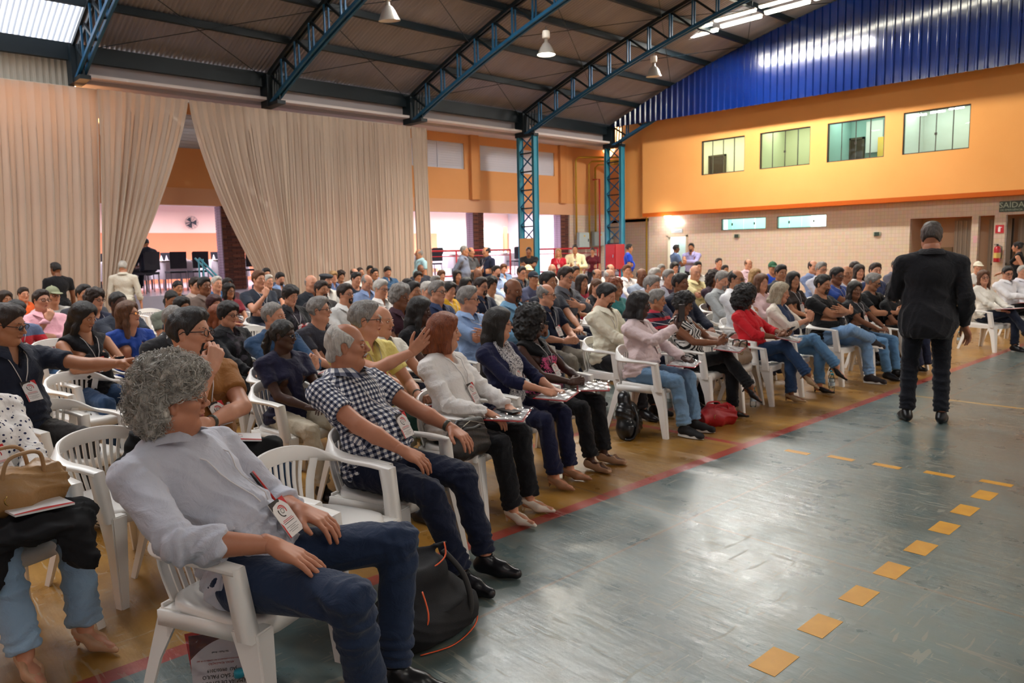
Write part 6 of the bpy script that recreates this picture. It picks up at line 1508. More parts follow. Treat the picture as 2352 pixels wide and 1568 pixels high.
# black sunglasses case bag and booklet on the bearded man's lap are placed with the people
# ---------------------------------------------------------------- the audience
R = radians
PRES = (-2.46, 7.26)
PEOPLE = """
a1 -11.69 1.78 1.240|F|t|lg d|T 5a4a48|22263a|-|lap|woman with long dark hair in the back at the left edge
a2 -5.48 0.83 1.370|MF|t|sh d|P 1f2433|33302f|gB|reach|man in navy polo stretching his arm out to hold a cup
a3 -9.00 1.45 1.220|M|b|sh k|T 5a6684,c22a33|3d5c80|B|th|young man in blue and red tee looking down at his lap
a4 -13.98 2.38 1.220|M|l|sh d|T e0602a|2a2c36|-|lap|dark-haired boy in bright orange tee
a5 -9.72 1.82 1.308|MF|l|sh d|S e3a9b4|20283c|g|ch|man in pink shirt resting his chin on his hand
a6 -11.06 2.20 1.301|M|l|cp 7c8065|T a9a6a0|2a2c36|g|lap|man in olive cap and pale grey shirt
a8 -10.29 2.38 1.330|M|t|sh k|T 3a3a40|20242e|-|lap|dark-haired man half hidden beside the standing man in black
a9 -9.20 2.23 1.300|F|l|cu d|B 2c3048|22263a|gB|lap|woman with short curly brown hair, glasses and navy top
a10 -6.90 1.58 1.255|F|t|lg k|N 16161a|2d4564|B|ph|woman with curly black hair in off-shoulder black top
a11 -7.32 2.04 1.240|F|l|lg b|T 1f3f8c|1a1c26|g|lap|woman in royal blue top with brown hair tied back
a12 -8.39 2.25 1.300|M|d|bz k|T 2f3440|22263a|-|ph|dark-skinned man in charcoal tee below the curtain knot
a15 -9.52 3.15 1.225|M|t|bz k|T 6c7064|2a2c36|B|lap|man in olive grey tee bowing his head
a16 -8.42 2.89 1.200|F|t|px k|T 2a2a30|22263a|-|lap|person with glossy black hair in front of olive tee man
a17 -12.75 4.33 1.260|F|t|bn k|N 17171c|22263a|-|lap|woman with dark bun looking up near the teal handrail
a18 -11.32 4.10 1.342|M|l|sh d|P a8968c|33302f|gB|lap|man in beige shirt with glasses beside the brick pillar
a19 -10.54 3.94 1.358|M|b|sh k|P 6b5a52|22263a|-|lap|tanned man peering from behind the beige shirt man
a20 -12.21 4.76 1.321|M|l|sh w|T 3a6591|22263a|-|lap|white-haired man in blue tee before the brick pillar
a21 -13.55 5.48 1.240|F|t|lg k|T 4a2a30|22263a|-|lap|upper of two dark-haired women by the brick pillar
a22 -11.43 4.64 1.220|F|t|lg k|T 7c2430|22263a|g|lap|lower of two dark-haired women by the brick pillar, glasses
a23 -8.79 3.38 1.186|F|l|px m|T 40303a|22263a|-|lap|woman with dark red short hair seen from behind
a24 -6.73 2.71 1.220|F|l|px k|J 141418|141418|g|th|woman with black short hair and glasses in black jacket
a25 -7.48 2.91 1.146|FF|l|bo r|N e0d6cc,floral|22263a|-|lap|woman with copper bob in black and white floral dress
a26 -4.00 1.45 1.379|MF|l|sh k|T 8f5e2e|2c4260|gGBW|chn|bearded man with glasses in mustard tee pinching his nose
a27 -6.11 2.03 1.240|M|t|bz g|J 2a2a2d|22263a|-|th|stooping man in dark shirt behind the bearded mustard tee man
a28 -2.80 1.00 1.344|M|t|CU g|R bcbcc2|26354e|gBw|m1|grey curly-haired man in pale shirt with glasses lounging in front chair
b1 -10.64 4.77 1.420|MF|l|sh b|T 2a303c|22263a|B|ch|man in dark tee propping his head on his raised hand
b2 -14.30 6.57 1.395|M|t|sh k|S 3a4256|22263a|-|lap|dark-haired man behind the man propping his head
b3 -12.87 5.95 1.300|M|l|sh w|T 26262c|22263a|-|lap|white-haired man behind the raised elbow
b4 -13.51 6.48 1.300|M|l|sh k|S 7f96bd|22263a|G|ph|bearded man in blue shirt looking down by the curtain
b5 -8.16 4.03 1.260|FF|l|px k|J 151519|22263a|B|lap|woman with cropped black hair in black cardigan with red folder
b6 -9.65 5.09 1.360|M|l|BB g|J 20242c|20242c|t|lap|bald man in dark suit with red tie
b7 -8.80 4.78 1.300|M|t|sh d|J 2e2a2c|22263a|GB|lap|man with dark moustache behind the glasses man
b8 -10.76 5.94 1.340|M|l|be 33363c|S d8d4cc|22263a|G|lap|man in dark beret and white shirt
b9 -13.93 7.85 1.285|F|l|px y|S 5a6a90|22263a|-|lap|blond person behind the beret man
b10 -14.80 8.53 1.267|F|t|cu d|T 40343c|22263a|-|lap|person with brown curly hair left of the young man
b11 -7.55 4.40 1.300|M|l|sh d|S d9d8d4|22263a|gGB|lap|man with greying goatee and glasses in white shirt
b12 -5.97 3.21 1.266|M|l|sh g|T 33323a|2a2c36|g|lap|man with blue-rimmed glasses in charcoal tee beside an empty chair
b13 -5.76 2.69 1.260|M|l|bz g|S 2c4766|2c4260|B|ph|grey buzz-cut man in denim shirt reading a tablet
b14 -4.94 2.37 1.180|FF|d|po k|T 1d1c36|1a2138|g|lap|dark-skinned woman with ponytail in navy tee
b15 -11.27 6.79 1.329|M|l|sh k|T 222a38|22263a|-|lap|young dark-haired man in navy tee in front of the curtain
b16 -13.99 8.40 1.340|M|l|bd d|S d8d4cc|22263a|-|lap|balding man behind the young navy tee man
b17 -14.86 9.07 1.337|M|t|bz d|S b7a090|22263a|-|lap|tan man right behind the balding man at the curtain
b18 -9.88 6.14 1.300|M|l|bd g|S 8396bb|22263a|-|lap|balding man in light blue shirt bowing his head
b19 -10.50 6.61 1.220|M|t|bz k|T 1c1c22|22263a|-|lap|close-cropped black head behind the white polo man
b20 -16.29 10.22 1.344|M|t|sh k|S 8a94b8|22263a|-|lap|dark-haired man at the curtain looking right
b21 -14.08 8.95 1.323|M|t|sh k|T 3a3644|22263a|-|lap|second dark-haired man at the curtain, slightly lower
b22 -14.65 9.66 1.320|M|l|sh k|S 33506e|22263a|-|ph|man with swept black hair looking at his phone by the curtain
b23 -8.04 5.19 1.311|M|l|sh w|P e6e2dc|a09a90|g|lap|white-haired man with glasses in white polo
b24 -6.43 4.38 1.303|M|b|cu g|P 40252f|22263a|B|lap|man with grey afro hair in maroon polo
b25 -4.21 2.59 1.325|MF|l|sh g|P e3d27c|3f6a60|gBW|raise|grey-haired man in yellow polo raising his hand
b26 -4.72 3.04 1.250|MF|l|bd w|P ddd8cc|2f4a68|-|th|smiling bald man in cream polo beside the yellow polo man
b27 -3.33 2.12 1.275|MF|l|BD w|P 1d2440,check|1a2138|MBW|m2|white-haired man with moustache in black and white gingham shirt
b28 -5.32 3.83 1.240|F|d|LG k|T 151317|22263a|B|lap|person with very long black hair hanging down behind the brown-haired woman
b29 -3.72 3.02 1.247|FF|l|bo r|B ece8e4|141418|Bc|wlap|woman with reddish bob in white blouse with lace cuffs
b30 -7.25 5.13 1.298|M|t|sh k|T 26222a|22263a|G|lap|man with trimmed black beard and side-swept hair
b31 -9.64 6.71 1.241|M|t|sh k|T 302a34|22263a|-|lap|black-haired person behind the trimmed beard man
b33 -14.91 10.79 1.360|M|b|BB k|T 2a2c36|22263a|-|lap|bald dark-skinned man below the standing light blue man
b34 -13.04 9.35 1.240|F|t|px k|T 20222c|22263a|-|lap|short black-haired person under the bald dark-skinned man
b35 -7.77 5.71 1.266|M|l|sh w|S 7f92ae|22263a|-|lap|white-haired head left of the grey man in navy polo
b36 -6.51 4.92 1.328|MF|l|sh g|P 2e3a5a|22263a|gB|lap|greying man with glasses in navy polo with white cord
b37 -9.64 7.26 1.268|M|l|sh g|T 4a5060|22263a|-|lap|grey-haired head behind the navy polo man
b38 -12.92 9.89 1.242|F|l|px b|T 6a5a50|22263a|-|lap|brown-haired head under the standing grey shirt man
b39 -8.25 6.45 1.214|F|l|px k|B d0a020|22263a|B|lap|woman with black pixie hair in mustard top and black cardigan
b40 -11.87 9.49 1.260|F|t|lg k|T 2a2228|22263a|-|lap|woman with long straight dark hair under the group standing
b41 -8.77 7.18 1.240|F|t|lg k|T 1a1a20|22263a|-|lap|woman with long wavy black hair behind the glasses man in blue
b42 -5.44 4.47 1.310|M|l|sh g|S 8fa9d0|3a5070|gB|cr|greying man with glasses in light blue shirt, arms folded
c4 -10.31 8.71 1.340|M|b|BB k|P 30343e|22263a|-|lap|bald brown-skinned man under the man in navy polo standing
c5 -7.46 6.35 1.300|M|l|sh d|P 20263a|22263a|gGB|lap|man with grey beard and glasses in navy polo
c6 -8.00 7.00 1.263|F|t|cu k|B e0dccf|22263a|-|lap|woman with dark curly hair in cream blouse
c7 -11.68 10.38 1.340|M|l|sh k|S 9fb2d2|22263a|GB|lap|bearded man in pale blue shirt facing the camera
c8 -14.37 13.01 1.300|F|l|px b|J 7088ac|22263a|-|lap|woman with short light brown hair in denim jacket
c10 -5.59 5.19 1.357|MF|b|BB k|R 6f9ab8|22263a|G|ph|stout bald man with goatee in turquoise shirt holding a phone
c11 -10.30 9.79 1.340|M|l|sh k|P 2c3038|22263a|gB|lap|man with glasses in dark polo left of the pale cap
c12 -11.44 11.07 1.330|M|t|cp e6d9a0|T 8a8468|22263a|-|lap|person in pale yellow cap turned away
c13 -8.71 8.54 1.300|M|t|cp 202430|T 4a4e66|22263a|-|lap|man in black cap and two-tone grey tee
c14 -5.65 5.73 1.275|M|l|bd g|P 141a2e|8c8478|gB|clasp|bald man with glasses in navy polo, hands clasped
c15 -6.29 6.41 1.379|M|t|sh k|T 2a2c36|22263a|-|lap|dark-haired head behind the bald navy polo man
c16 -7.32 7.52 1.257|F|l|lg b|T 6a3a40|22263a|g|lap|woman with brown hair and glasses low behind bald man
c17 -10.59 10.92 1.360|M|l|BB w|S e0e0dc|22263a|g|lap|bald man with glasses in white shirt under the red shirt woman
c20 -6.49 6.93 1.420|MF|l|sh d|R 55565c|22263a|gB|cr|large man with glasses in grey shirt, arms crossed
c22 -7.47 8.34 1.255|F|t|lg d|T a02034|22263a|-|lap|woman in crimson top with sunglasses pushed on her hair
c23 -9.59 10.51 1.320|M|t|sh d|T 5a5a60|22263a|-|lap|dark-haired man under the cream jacket man
c24 -6.88 7.98 1.220|F|l|po b|N 17171c|22263a|-|lap|woman with brown ponytail in black vest, head turned away
c25 -6.25 7.63 1.242|F|t|CR r|T 3a7a78|22263a|g|lap|woman with curly auburn hair in teal print top
c26 -4.85 5.77 1.300|MF|l|sh k|S e8e2cc|26262a|GB|c26|man with thick black beard in cream shirt looking down
c28 -8.55 9.93 1.300|M|t|bd d|S e0dcd4|22263a|-|lap|balding tan man in white shirt looking right
c30 -7.62 9.15 1.320|MF|l|bd w|S 8a90b4|22263a|g|lap|white-haired man with glasses in lilac shirt
c31 -10.31 12.42 1.320|M|l|bd b|S d0c8c0|22263a|-|lap|balding head left of the man standing in blue
c32 -9.01 11.33 1.330|M|l|sh b|S ece6e2|22263a|-|lap|man in white shirt in front of the man standing in blue
c34 -7.42 9.71 1.317|M|b|BB k|T 9aa4b4|22263a|-|ch|shaven-headed man in light grey tee, hand to face
c36 -3.85 3.62 1.233|F|l|LG k|H 1a1c3c,white|1a2040|gB|write|woman with long black hair and glasses in navy cardigan writing
c37 -3.85 4.20 1.191|F|d|AF k|N 111114,pinkish|121216|BC|clasp|dark-skinned woman with big black curls in black and pink top
c38 -4.15 5.40 1.246|FF|d|bo k|B e6ccc8|7d9cb8|gB|phone1|woman with black bob in pale pink blouse photographing with phone
d3 -6.56 8.89 1.344|M|l|sh w|T 9a9aa8|22263a|-|lap|white-haired man left of the two men at the white door
d4 -6.71 9.44 1.308|M|l|sh g|T 4a2f3a|22263a|-|lap|grey-haired man in plum top left of the suit man
d5 -9.26 12.77 1.300|M|t|sh g|S d0d0d4|22263a|-|lap|dark-haired head below the door frame, far back
d6 -5.16 6.94 1.323|M|l|sh g|S 3f4660|22263a|-|lap|grizzled man in slate shirt behind the striped polo man
d7 -5.15 7.48 1.329|M|b|sh k|J 1c2030|22263a|-|lap|tanned man in navy suit jacket over pale shirt
d8 -6.96 10.52 1.343|MF|l|BB w|S d6c896|22263a|-|cr|bald stout man in khaki shirt, arms folded
d9 -9.99 14.27 1.300|M|l|px k|S f0d8cc|22263a|-|lap|dark-haired person right before the white door
d11 -8.70 13.24 1.340|M|l|sh k|S e8e4dc|22263a|-|lap|person in white behind the khaki shirt man
d12 -10.69 17.24 1.340|M|l|sh d|T 8c3434|22263a|-|lap|young man in brick red tee against the tiled wall
d13 -9.16 15.03 1.220|M|t|sh k|T 2a2a30|22263a|-|lap|low black-haired head beside the brick red tee man
d14 -5.33 8.68 1.297|M|l|sh g|S a4a8a8|3a5a86|G|read|man with grey beard in light grey shirt reading his notes
d15 -6.37 10.14 1.260|F|b|CR d|T 40303a|22263a|-|lap|person with frizzy dark hair behind the grey shirt man
d16 -4.86 8.24 1.352|M|t|bd k|S e2e2e4|22263a|g|ch|receding man with glasses in white shirt, hand at mouth
d17 -8.98 15.73 1.340|M|l|bd b|S d8b8c0|22263a|-|lap|bald topped man far back in pale pink shirt
d20 -6.29 11.23 1.260|F|l|lg y|B b08a70|22263a|-|lap|woman with long honey blond hair
d21 -5.22 9.50 1.240|F|l|lg b|B d8b8b8|22263a|-|lap|woman with reddish brown hair partly behind the black afro
d22 -7.38 13.85 1.320|M|t|cp 2c5a40|T 2348b0|22263a|-|lap|man in green cap and vivid blue tee
d23 -5.50 10.57 1.348|M|t|sh k|S 2c2c30|22263a|-|lap|man in black shirt right of the green cap
d24 -5.07 10.11 1.250|F|t|lg k|T 2e2420|22263a|B|lap|young woman with very long dark hair in brown top
d25 -6.36 13.43 1.350|M|l|bd d|S 7484a8|22263a|-|lap|receding man in slate blue shirt by the wall
d26 -5.77 12.48 1.340|M|l|sh g|S b4b4c0|22263a|g|lap|man with grey hair and glasses in lilac grey shirt
d27 -4.75 6.47 1.198|MF|t|sh g|P 2a3044,redstripe|22263a|-|lap|grey-haired man in navy and red striped polo
d28 -4.12 6.07 1.192|F|b|cu k|N 1a1a1c,chev|141416|g|ph|woman with glasses in black and white chevron top
d29 -4.10 7.21 1.205|FF|b|AF k|H d0242c|2c4464|g|read|woman with black afro in bright red blouse reading her phone
d30 -4.10 7.88 1.217|F|l|bo w|H e2d8cc|5a82a8|-|clasph|smiling silver-haired woman with denim vest and cream blouse
d31 -4.00 8.66 1.291|MF|t|sh k|T 131315|6f98c4|G|crx|heavy goateed man in black tee, arms crossed, ankle on knee
e3 -4.66 10.57 1.310|MF|b|sh k|T 2a4488|22263a|gB|cr|stout man with glasses in blue tee, arms crossed
e4 -4.83 11.28 1.315|M|t|BB k|T b8b8c0|22263a|-|lap|bald man right behind the stout blue tee man
e5 -5.77 13.80 1.315|M|t|sh d|T 6a4a40|22263a|-|lap|dark-haired head at the wall left of the drinking woman
e6 -5.42 13.16 1.270|F|l|lg d|T d8d0cc|22263a|-|ch|woman with long dark hair drinking from a water bottle
e7 -4.62 11.80 1.340|MF|l|sh d|P 2e3a5c|22263a|-|lap|stocky man in navy and pale polo left of the presenter
e8 -5.41 14.79 1.330|M|l|bd d|S 60606c|22263a|-|lap|receding man just left of the presenter's shoulder
e9 -4.00 10.15 1.227|M|t|sh g|T 121214|70502f|g|ph|greying man with silver glasses in black tee
e10 -3.95 9.48 1.160|F|b|lg k|T 1a1a1e|5a82a8|B|lap|young woman with long black hair between two men in black
e11 -3.75 10.17 1.016|F|b|lg k|T 111113|22263a|-|lap|woman with black hair mostly hidden by the presenter
e13 -4.60 16.72 1.240|F|l|cp eee6d0|T e8e4dc|22263a|-|lap|woman in cream knit cap right of the presenter
e14 -3.50 13.02 1.187|F|l|lg b|B e8e2d6|1a2030|g|lap|woman with light brown hair and glasses in white blouse
e15 -3.50 14.29 1.224|M|l|sh k|S e8e6e8|141416|g|ph|man with glasses in white shirt, notebook on crossed legs
e16 -3.50 15.20 1.206|M|l|sh w|S e2e2ea|2a2c36|-|ch|white-haired man at the right edge of the frame
"""
HERO = {
 'a28': dict(chair=(-2.61, .975, 32), cpos=(-2.57, 1.04, 25), z=-.06, arms='m1', legs='m1', hipx=.13, lean=39, hem=-.13, fat=.012, old=True, skin='r', hair='CU', hc='W', shirt='R', sc='b9bac4', pants='1f2c44', ex='yB', hy=46, hp=-2, lod=0, shoe='dress', shoec='1a1a1c', scale=1.09),
 'b27': dict(chair=(-3.2, 2.06, 20), arms='m2', legs='m2', lean=24, fat=.05, old=True, skin='r', hair='BD', hc='w', shirt='P', sc='1d2440,check', pants='151b30', ex='MBW', hy=32, hp=-3, lod=0, scale=1.0),
 'b29': dict(chair=(-3.62, 2.90, 20), arms='wlap', lean=11, fat=.028, skin='l', hair='bo', hc='r', shirt='B', sc='e6e2de', pants='141418', ex='B', hy=38, hp=-2, lod=0, shoe='heel', shoec='dcd0c2', scale=.95),
 'c36': dict(chair=(-3.90, 3.59, 16), arms='write', lean=10, fat=.005, hair='LG', hc='k', shirt='H', sc='191c3c', inner='c8c4c4,leaf', pants='171a36', ex='gB', hy=36, lod=0, shoe='heel', shoec='a0765a', scale=.93),
 'c37': dict(chair=(-4.0, 4.10, 14), arms='clasp', lean=18, fat=.012, hair='AF', hc='k', shirt='N', sc='131316,pinkish', pants='121216', ex='B', hy=20, hp=6, hr=-6, lod=0, shoe='sand', shoec='a88468', scale=.91, skin='d'),
 'c38': dict(chair=(-4.08, 5.42, 12), arms='phone1', lean=7, fat=.032, hair='bo', hc='k', shirt='B', sc='dfc9c8', pants='6f8fae,denim', ex='gB', hy=28, lod=0, shoe='snk', shoec='19191b', scale=.94, skin='d'),
 'd28': dict(chair=(-4.12, 6.24, 8), arms='ph', legs='cx', lean=14, fat=.015, hair='cu', hc='k', shirt='N', sc='1a1a1c,chev', pants='131316', ex='g', hy=20, hp=14, lod=0, shoe='heel', shoec='141416', scale=.91, skin='b'),
 'd29': dict(chair=(-4.05, 7.27, 6), arms='read', legs='cx', lean=12, fat=.03, hair='AF', hc='k', shirt='H', sc='c8202a', pants='2c4466,denim', ex='gB', hy=16, hp=12, lod=0, shoe='heel', shoec='a58a68', scale=.91, skin='b', inner='c8202a'),
 'd30': dict(chair=(-4.05, 7.92, 6), arms='clasph', legs='cx', lean=6, hair='bo', hc='Y', shirt='H', sc='ddd2c4', pants='5a82a8,denim', hy=8, lod=0, shoe='heel', shoec='141416', scale=.92, inner='35425c'),
 'd31': dict(chair=(-3.95, 8.84, -4), arms='cr', legs='fig4', lean=12, fat=.055, hair='sh', hc='k', shirt='T', sc='131315', pants='7698be,denim', ex='G', hy=-4, hp=6, lod=0, shoe='snk', shoec='22181a', scale=.97, skin='t'),
 'a26': dict(chair=(-3.85, 1.38, 16), scale=1.04, arms='chn', legs='fl', lean=3, fat=.03, hy=28, hp=0, ex='FgBW', lod=0, hc='k', pants='2a3f5c'),
 'b25': dict(arms='raise', lean=2, fat=.02, hy=44, lod=0, ex='gBW'),
 'b26': dict(lod=1, fat=.025, hy=6),
 'b14': dict(lod=0, lean=8, hy=26, pants='c4b8a2', fat=.02),
 'a2': dict(lod=0, lean=6, hy=34, hp=12, ex='gB', fat=.02),
 'c26': dict(chair=(-4.75, 5.73, 8), scale=.98, lod=0, arms='c26', lean=5, hy=8, hp=20, ex='FB', fat=.015),
 'c14': dict(lod=1, arms='clasp', lean=10, fat=.008, hy=24),
 'b12': dict(lod=1, hy=30, lean=8), 'b13': dict(lod=1, hy=20), 'd27': dict(lod=1, hy=24), 'b28': dict(lod=1, hy=30), 'b42': dict(lod=1, hy=30, hc='g'),
 'a27': dict(lean=-14, hp=14, lod=1), 'e9': dict(lod=1, hy=10, hp=14, pants='6a4c34'), 'e10': dict(lod=1), 'a10': dict(lod=1, hp=16, hy=20, fat=.02, shirt='N', fem=True),
 'a11': dict(lod=1, hy=30, hp=-8, fat=.02, shirt='O'), 'a25': dict(lod=1, hy=24, fat=.03, shirt='N'), 'c10': dict(lod=1, hy=4, hp=8), 'c20': dict(lod=1, lean=2), 'e14': dict(lod=1, legs='cx', shoe='dress'), 'e15': dict(lod=1, legs='cx', hp=12),
 'e3': dict(lod=1, hy=-10), 'a1': dict(), 'a15': dict(hp=22, lean=-4), 'a3': dict(hp=24, lean=-2), 'b18': dict(hp=20), 'b4': dict(hp=14), 'b22': dict(hp=16), 'd14': dict(hp=18, lod=1), 'b5': dict(hp=14, lod=1), 'a24': dict(lod=1, hp=6),
}
POS = {}
def CHAIRLAB(d):
    w_ = d.replace(',', '').split()[:11]
    while w_[-1] in ('and', 'in', 'with', 'of', 'the', 'a', 'on', 'at', 'to', 'by', 'behind', 'his', 'her', 'from', 'over'): w_.pop()
    return 'white plastic chair holding '+' '.join(w_)
prng = random.Random(11)
for line in PEOPLE.strip().splitlines():
    a = line.split('|'); idn, X, Y, Z = a[0].split(); X, Y, Z = float(X), float(Y), float(Z); bld, skn = a[1], a[2]; h_, c_ = a[3].split()
    sh_, sc_ = a[4].split(); k = dict(fem=bld[0] == 'F', fat=(.024 if 'F' in bld[1:] else prng.choice((0, .004, .01))), skin=skn, hair=h_, hc=c_ if len(c_) == 1 else 'k', hatc=c_ if len(c_) > 1 else None, shirt=sh_, sc=sc_, pants=a[5])
    k['arms'] = a[7] if a[7] in ARMS else 'lap'; k['ex'] = a[6].replace('-', '').replace('C', '').replace('c', ''); k['legs'] = 'fl'
    dist = sqrt(X*X+Y*Y); k['lod'] = 1 if dist < 6.8 else 2; k['lean'] = prng.uniform(5, 13); k['seed'] = prng.randrange(99)
    if True: k['lean'] = prng.choice((5, 9, 13)); k['fat'] = .024 if k['fat'] > .02 else .005; k['shirt'] = {'N': 'T', 'H': 'B', 'O': 'T'}.get(sh_, sh_)
    rz = max(-24, min(20, (7.5-Y)*3))+prng.uniform(-5, 5); az = math.degrees(math.atan2(PRES[1]-Y, PRES[0]-X))*.62+prng.uniform(-8, 8)
    k['hy'] = max(-60, min(60, az-rz)); k['hp'] = prng.uniform(-4, 6); k['hr'] = prng.uniform(-4, 4)
    H_ = HERO.get(idn, {}); k.update({q: v for q, v in H_.items() if q not in ('chair', 'cpos')})
    rel = sin(R(k['lean']))*.5
    if 'scale' not in k: k['scale'] = max(.86, min(1.10, Z/(.555+.5*cos(R(k['lean']))+.15+(.112 if k['fem'] else .118)-(.02 if abs(k['hp']) > 12 else 0))))
    s_ = k['scale']
    if 'chair' in H_: cx, cy, rz = H_['chair']
    else: off = (.06+rel-.04)*s_; cx, cy = X+off*cos(R(rz)), Y+off*sin(R(rz))
    POS[idn] = None
    desc = a[8]
    root, J = person(cx, cy, R(rz), desc, **k); POS[idn] = (root, J, cx, cy, R(rz), s_)
    near = dist < 7.5
    root['group'] = 'seated audience'
    if 'cpos' in H_: cx, cy, rz = H_['cpos']
    c = chair(cx, cy, R(rz), CHAIRLAB(desc), near)
    if s_ < .96 and not near: c.scale = (1, 1, s_)

# empty chairs
for x, y, rz, s_, lab in ((-2.95, 1.54, 22, 1, 'empty white plastic chair between the curly-haired man and the gingham man'), (-4.09, 1.05, 20, 1, 'white plastic chair with a black coat heaped on it'),
    (-5.22, 1.04, 22, 1, 'empty white plastic chair in the second row at the left, arms toward the frame'), (-6.46, 1.46, 20, 1, 'empty white plastic chair behind the second row empty one, below the held cup'),
    (-8.6, 1.75, 10, 1.1, 'tall-backed empty white chair in front of the pink shirt man'), (-13.9, 4.3, 15, 1, 'left of two empty white chairs below the tied curtain'), (-13.6, 4.75, 15, 1, 'right of two empty white chairs below the tied curtain'),
    (-7.7, 3.72, 15, 1.05, 'empty white chair with fan back left of the charcoal tee man'), (-9.0, 4.05, 15, 1, 'empty white chair by the man propping his head'), (-4.95, 7.95, 5, 1, 'empty white chair just behind the red blouse woman'),
    (-4.1, 6.76, 8, 1, 'empty white chair with a taupe handbag, between two front row women'), (-6.3, 12.95, -10, 1, 'empty white chair beside the young woman with very long hair')):
    c = chair(x, y, R(rz), lab, sqrt(x*x+y*y) < 8); c.scale = (1, 1, s_)
# woman cut by the left edge, tan bag on her lap
root, J = person(-3.80, .44, R(18), 'seated woman in dotted white blouse and light jeans, head outside the frame', arms='lap', legs='fl', lean=10, fem=True, fat=.03, skin='l', hair='bo', hc='b', shirt='B', sc='e4e0dc,dots', pants='8aa4bc,denim', shoe='heel', shoec='c09878', ex='B', hy=20, lod=0, scale=1.0)
chair(-3.80, .44, R(18), 'white plastic chair at the bottom left under the woman with the tan bag')
# standing people
STAND = [
 (-14.9, 3.06, 200, 1.60, 'standing man seen from behind, all in black, before the left curtain', dict(fat=.03, skin='b', hair='sh', hc='k', shirt='T', sc='141418', pants='17171c', arms='hang')),
 (-15.4, 4.25, 150, 1.60, 'standing white-haired man in loose cream shirt by the tied curtain', dict(fat=.02, skin='l', hair='sh', hc='w', shirt='S', sc='cfc8b8', pants='8a8276', arms='hang')),
 (-15.6, 11.28, -100, 1.74, 'standing man with glasses in light turquoise polo at the curtain end', dict(fat=.03, skin='t', hair='bd', hc='g', shirt='P', sc='a0c4cc', pants='4a4e56', arms='hang', ex='g')),
 (-14.6, 11.88, 35, 1.80, 'standing man in grey shirt with hands behind his back', dict(fat=.01, skin='t', hair='bz', hc='g', shirt='S', sc='6c7488', pants='3a3e48', arms='back')),
 (-14.9, 12.35, 10, 1.76, 'standing balding man in dark grey polo talking with his hands', dict(fat=.02, skin='t', hair='bd', hc='k', shirt='P', sc='4c4c50', pants='2a2c34', arms='talk')),
 (-14.7, 12.75, -95, 1.76, 'standing balding man in navy polo with a badge near the railing', dict(fat=.03, skin='t', hair='bd', hc='k', shirt='P', sc='1a2038', pants='22242c', arms='hang', ex='B')),
 (-15.9, 15.42, -50, 1.74, 'man in black tee with orange emblem leaning on the red railing', dict(fat=.01, skin='b', hair='sh', hc='k', shirt='T', sc='1a1a1e', pants='2a2c34', arms='cross_st')),
 (-15.4, 16.15, -50, 1.68, 'standing woman in red top with long fair hair and badge', dict(fem=True, skin='l', hair='lg', hc='y', shirt='B', sc='b02030', pants='22242c', arms='hang', ex='B')),
 (-15.1, 16.55, -50, 1.78, 'standing man in cream jacket holding papers', dict(fat=.02, skin='t', hair='sh', hc='k', shirt='J', sc='dcd4ac', pants='22242c', arms='talk', ex='B')),
 (-16.2, 18.6, -60, 1.70, 'standing woman in maroon top by the red fire box', dict(fem=True, skin='t', hair='bn', hc='k', shirt='T', sc='5a1a26', pants='22242c', arms='hang')),
 (-14.5, 18.3, 45, 1.78, 'standing man in vivid royal blue tee by the corner column', dict(fat=.03, skin='t', hair='sh', hc='k', shirt='T', sc='1f44c0', pants='22242c', arms='hang')),
 (-13.1, 18.75, 60, 1.73, 'standing man in slate blue tee in front of the white door', dict(fat=.0, skin='b', hair='sh', hc='k', shirt='T', sc='52668a', pants='22242c', arms='talk')),
 (-12.5, 18.7, -70, 1.76, 'standing bearded man in lilac shirt with arms crossed', dict(fat=.01, skin='t', hair='sh', hc='k', shirt='S', sc='9a94c0', pants='22242c', arms='cross_st', ex='F')),
 (-4.45, 18.9, 185, 1.62, 'woman in black sleeveless top with dark bun walking by the exit doors', dict(fem=True, skin='l', hair='bn', hc='k', shirt='N', sc='151518', pants='151518', arms='swing', legs='wk')),
]
for x, y, rz, Ht, lab, k in STAND:
    k = dict(dict(legs='st', lean=1, hy=0, lod=2), **k); s_ = Ht/1.702; r, J = person(x, y, R(rz), lab, stand=True, scale=s_, **k); r['group'] = 'people standing round the hall'
person(-2.38, 7.30, R(113), 'presenter from behind in black suit jacket and dark trousers, walking on the blue court', arms='pres', legs='st', lean=1, fat=.045, skin='r', hair='sh', hc='h', shirt='J', sc='1c1c20', pants='12141c', shoe='dress', shoec='0e0e10', stand=True, hy=-8, hp=0, lod=0, scale=1.065, hem=-.21)
# diner in a dark suit on the raised floor
r, J = person(-18.75, 5.68, R(200), 'man in dark suit seated in profile on the raised dining floor', arms='lap', legs='fl', lean=2, skin='t', hair='bz', hc='k', shirt='J', sc='1a1e2c', pants='14161e', lod=2, z=.82, scale=.98)

for dx, dy, rz in ((-18.75, 5.68, 200),): dchair(dx, dy, R(rz), 'dark dining chair under the suited man in profile')
